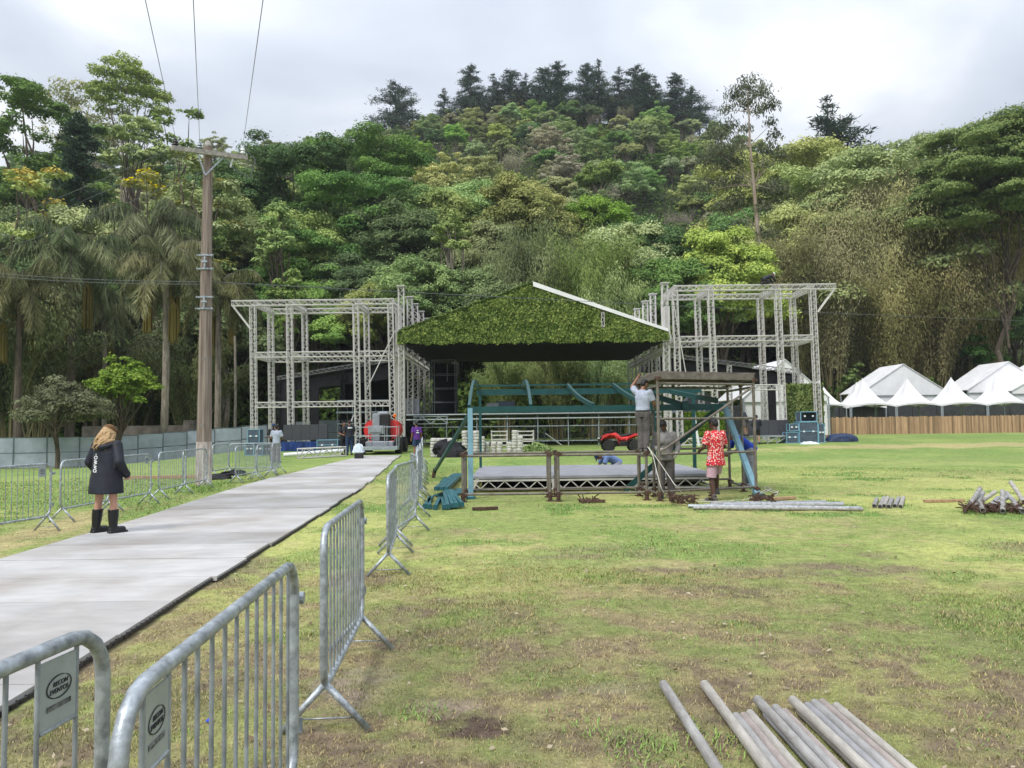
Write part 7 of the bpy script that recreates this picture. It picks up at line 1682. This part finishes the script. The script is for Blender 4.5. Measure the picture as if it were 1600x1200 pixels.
def climber():
    p = at(1006, 708, 16.75); p.z = 1.02
    f = Fig('man in pale shirt standing on the scaffold rail, one arm raised', p, face_to((.55, .83)), skin_m, dict(anR=(.07, -.03, .08), anL=(-.07, .02, .08), knR=(.075, .05, .49), knL=(-.075, .05, .49), toR=(.07, .15, .04), toL=(-.09, .18, .04), elL=(-.31, .10, 1.56), wrL=(-.22, .22, 1.76), elR=(.25, .07, 1.13), wrR=(.17, .28, 1.06), hd=(.02, .07, 1.59), shL=(-.19, .02, 1.43)), .009, .93, look=(.35, 1, -.2))
    f.body(); f.trousers(dgrey_c, .99); f.shirt(whit_c, .36, .98, 1.03, .074, hemr=.172); f.raw('belt', MB().loft([(0, 0, .965), (0, 0, 1.0)], [.176, .176], [.136, .136], f.side, 20), hair_k); f.hair(hair_k); f.shoes(dgrey_c, .05)
climber()
def blue_man():
    p = at(1171, 765, 20.0); p.z = gzf(p.x, p.y)
    f = Fig('man in royal blue shirt with neon collar bending over behind the scaffold', p, face_to((-.85, -.15)), skin_m, dict(pel=(0, -.05, .92), wst=(0, .07, 1.02), chs=(0, .22, 1.13), nck=(0, .36, 1.21), hd=(0, .48, 1.27), shR=(.19, .30, 1.16), shL=(-.19, .30, 1.16), elR=(.25, .38, .93), elL=(-.25, .40, .93), wrR=(.16, .55, .80), wrL=(-.16, .57, .82)), .011, 1.03, look=(0, .6, -.7))
    f.body(); f.trousers(lgrey_c, .98, r=(.118, .095, .085)); f.shirt(blue_c, .42, .84, 1.08, .078, hemr=.195); J = f.J
    f.raw('collar', MB().loft([lerp(J['chs'], J['nck'], .9), lerp(J['nck'], J['hd'], .25)], [.10, .072], [.08, .07], f.side, 16), neon_m); f.hair(hair_k, .95); f.cap(jean_c); f.shoes(lgrey_c)
blue_man()
def croucher():
    p = gnd(952, 731); p.z = gzf(p.x, p.y)
    p = at(955, 728, 24.3); p.z = gzf(p.x, p.y)
    f = Fig('man in soft blue shirt crouching low behind the grey deck', p, face_to((-.95, -.25)), skin_m, dict(pel=(0, -.22, .42), wst=(0, -.08, .52), chs=(0, .12, .60), nck=(0, .29, .62), hd=(0, .43, .64), shR=(.19, .22, .60), shL=(-.19, .22, .60), elR=(.26, .30, .36), elL=(-.24, .34, .36), wrR=(.18, .48, .22), wrL=(-.16, .50, .20), hpR=(.10, -.20, .40), hpL=(-.10, -.20, .40), knR=(.17, .10, .12), knL=(-.17, .06, .12), anR=(.14, -.34, .08), anL=(-.14, -.36, .08), toR=(.14, -.2, .03), toL=(-.14, -.22, .03)), .011, 1.0, look=(0, 1, -.5))
    f.body(); f.trousers(lgrey_c, .97); f.shirt(lblue_c, .4, .36, 1.05, .075); f.hair(hair_k, .95); f.cap(jean_c); f.shoes(jean_c)
croucher()
def simple(label, px, py, Y, heading, skin, top, bottom, J=None, shorts=False, sl=.4, sc=1.0, hat=None, look=(0, 1, -.1), z=None, vox=.014, hem=.84, hair=True, shoe=None, extra=None):
    p = at(px, py, Y); p.z = gzf(p.x, p.y) if z is None else z
    f = Fig(label, p, heading, skin, J, vox, sc, look=look); f.body(); f.trousers(bottom, .44 if shorts else .98, name='shorts' if shorts else 'trousers'); sh = f.shirt(top, sl, hem, 1.04, .074)
    if hair: f.hair(hair_k)
    if hat is not None: f.cap(hat)
    f.shoes(shoe or blackp, .03)
    if extra: f.raw('printed_mark', extra(MB()), plainw, sh)
    return f
arms = dict(elR=(.26, .02, 1.12), wrR=(.16, .22, 1.05), elL=(-.26, .02, 1.12), wrL=(-.15, .22, 1.03))
simple('man in purple shirt and dark shorts near the stage', 651, 714, 37.5, face_to((-.5, .85)), skin_m, purple_c, jean_c, None, True, .4, 1.0, extra=lambda m: m.box((0, -.147, 1.28), (.07, .02, .05)).box((0, -.147, 1.18), (.14, .02, .05)))
simple('man in pale shirt and maroon trousers behind the barriers, seen from behind', 432, 717, 34.5, face_to((.05, 1)), skin_m, whit_c, maroon_c, arms, sc=.98, hat=hair_k)
simple('person in dark shirt and cap half hidden by the maroon trousered man', 427, 715, 36.5, face_to((.3, -1)), skin_d, hair_k, dgrey_c, arms, hat=jean_c)
simple('man in black shirt and blue jeans standing left of the lift', 546, 717, 40.0, face_to((-.4, .9)), skin_m, coat_m, jean_c, arms, sc=1.06, extra=lambda m: m.box((.0, -.147, 1.33), (.22, .02, .07)), look=(-.3, 1, -.4))
simple('man in black clothes leaning beside the man in blue jeans', 537, 717, 40.4, face_to((.5, -.6)), skin_m, coat_m, hair_k, arms, extra=lambda m: m.box((.05, .147, 1.3), (.1, .02, .08)), look=(.2, 1, -.5))
simple('man in black top and shorts facing the right video wall', 1183, 689, 44.0, face_to((.1, 1)), skin_l, coat_m, hair_k, arms, True, .9, .98)
simple('man in dark shirt and grey shorts stooping at the right video wall', 1166, 686, 44.3, face_to((-.5, .8)), skin_m, coat_m, dgrey_c, dict(wst=(0, .04, 1.07), chs=(0, .14, 1.22), nck=(0, .24, 1.36), hd=(0, .34, 1.44), shR=(.18, .2, 1.31), shL=(-.18, .2, 1.31), elR=(.24, .32, 1.08), wrR=(.16, .48, 1.0), elL=(-.24, .32, 1.08), wrL=(-.16, .48, 1.0)), True, .4, 1.0, z=gzf(14, 44.3) + .47)
simple('man in dark clothes and pale cap crouching on top of the right truss tower', 1199, 444, 46.0, face_to((1, .1)), skin_m, coat_m, hair_k, dict(pel=(0, -.25, .30), wst=(0, -.10, .38), chs=(0, .10, .46), nck=(0, .27, .54), hd=(0, .38, .62), shR=(.18, .2, .50), shL=(-.18, .2, .50), elR=(.24, .34, .30), elL=(-.24, .34, .30), wrR=(.18, .46, .10), wrL=(-.18, .46, .10), hpR=(.1, -.22, .28), hpL=(-.1, -.22, .28), knR=(.14, .08, .12), knL=(-.14, .06, .12), anR=(.13, -.38, .08), anL=(-.13, -.40, .08), toR=(.13, -.28, .03), toL=(-.13, -.30, .03)), False, .9, 1.0, hat=plainw, z=9.93, hem=.26)
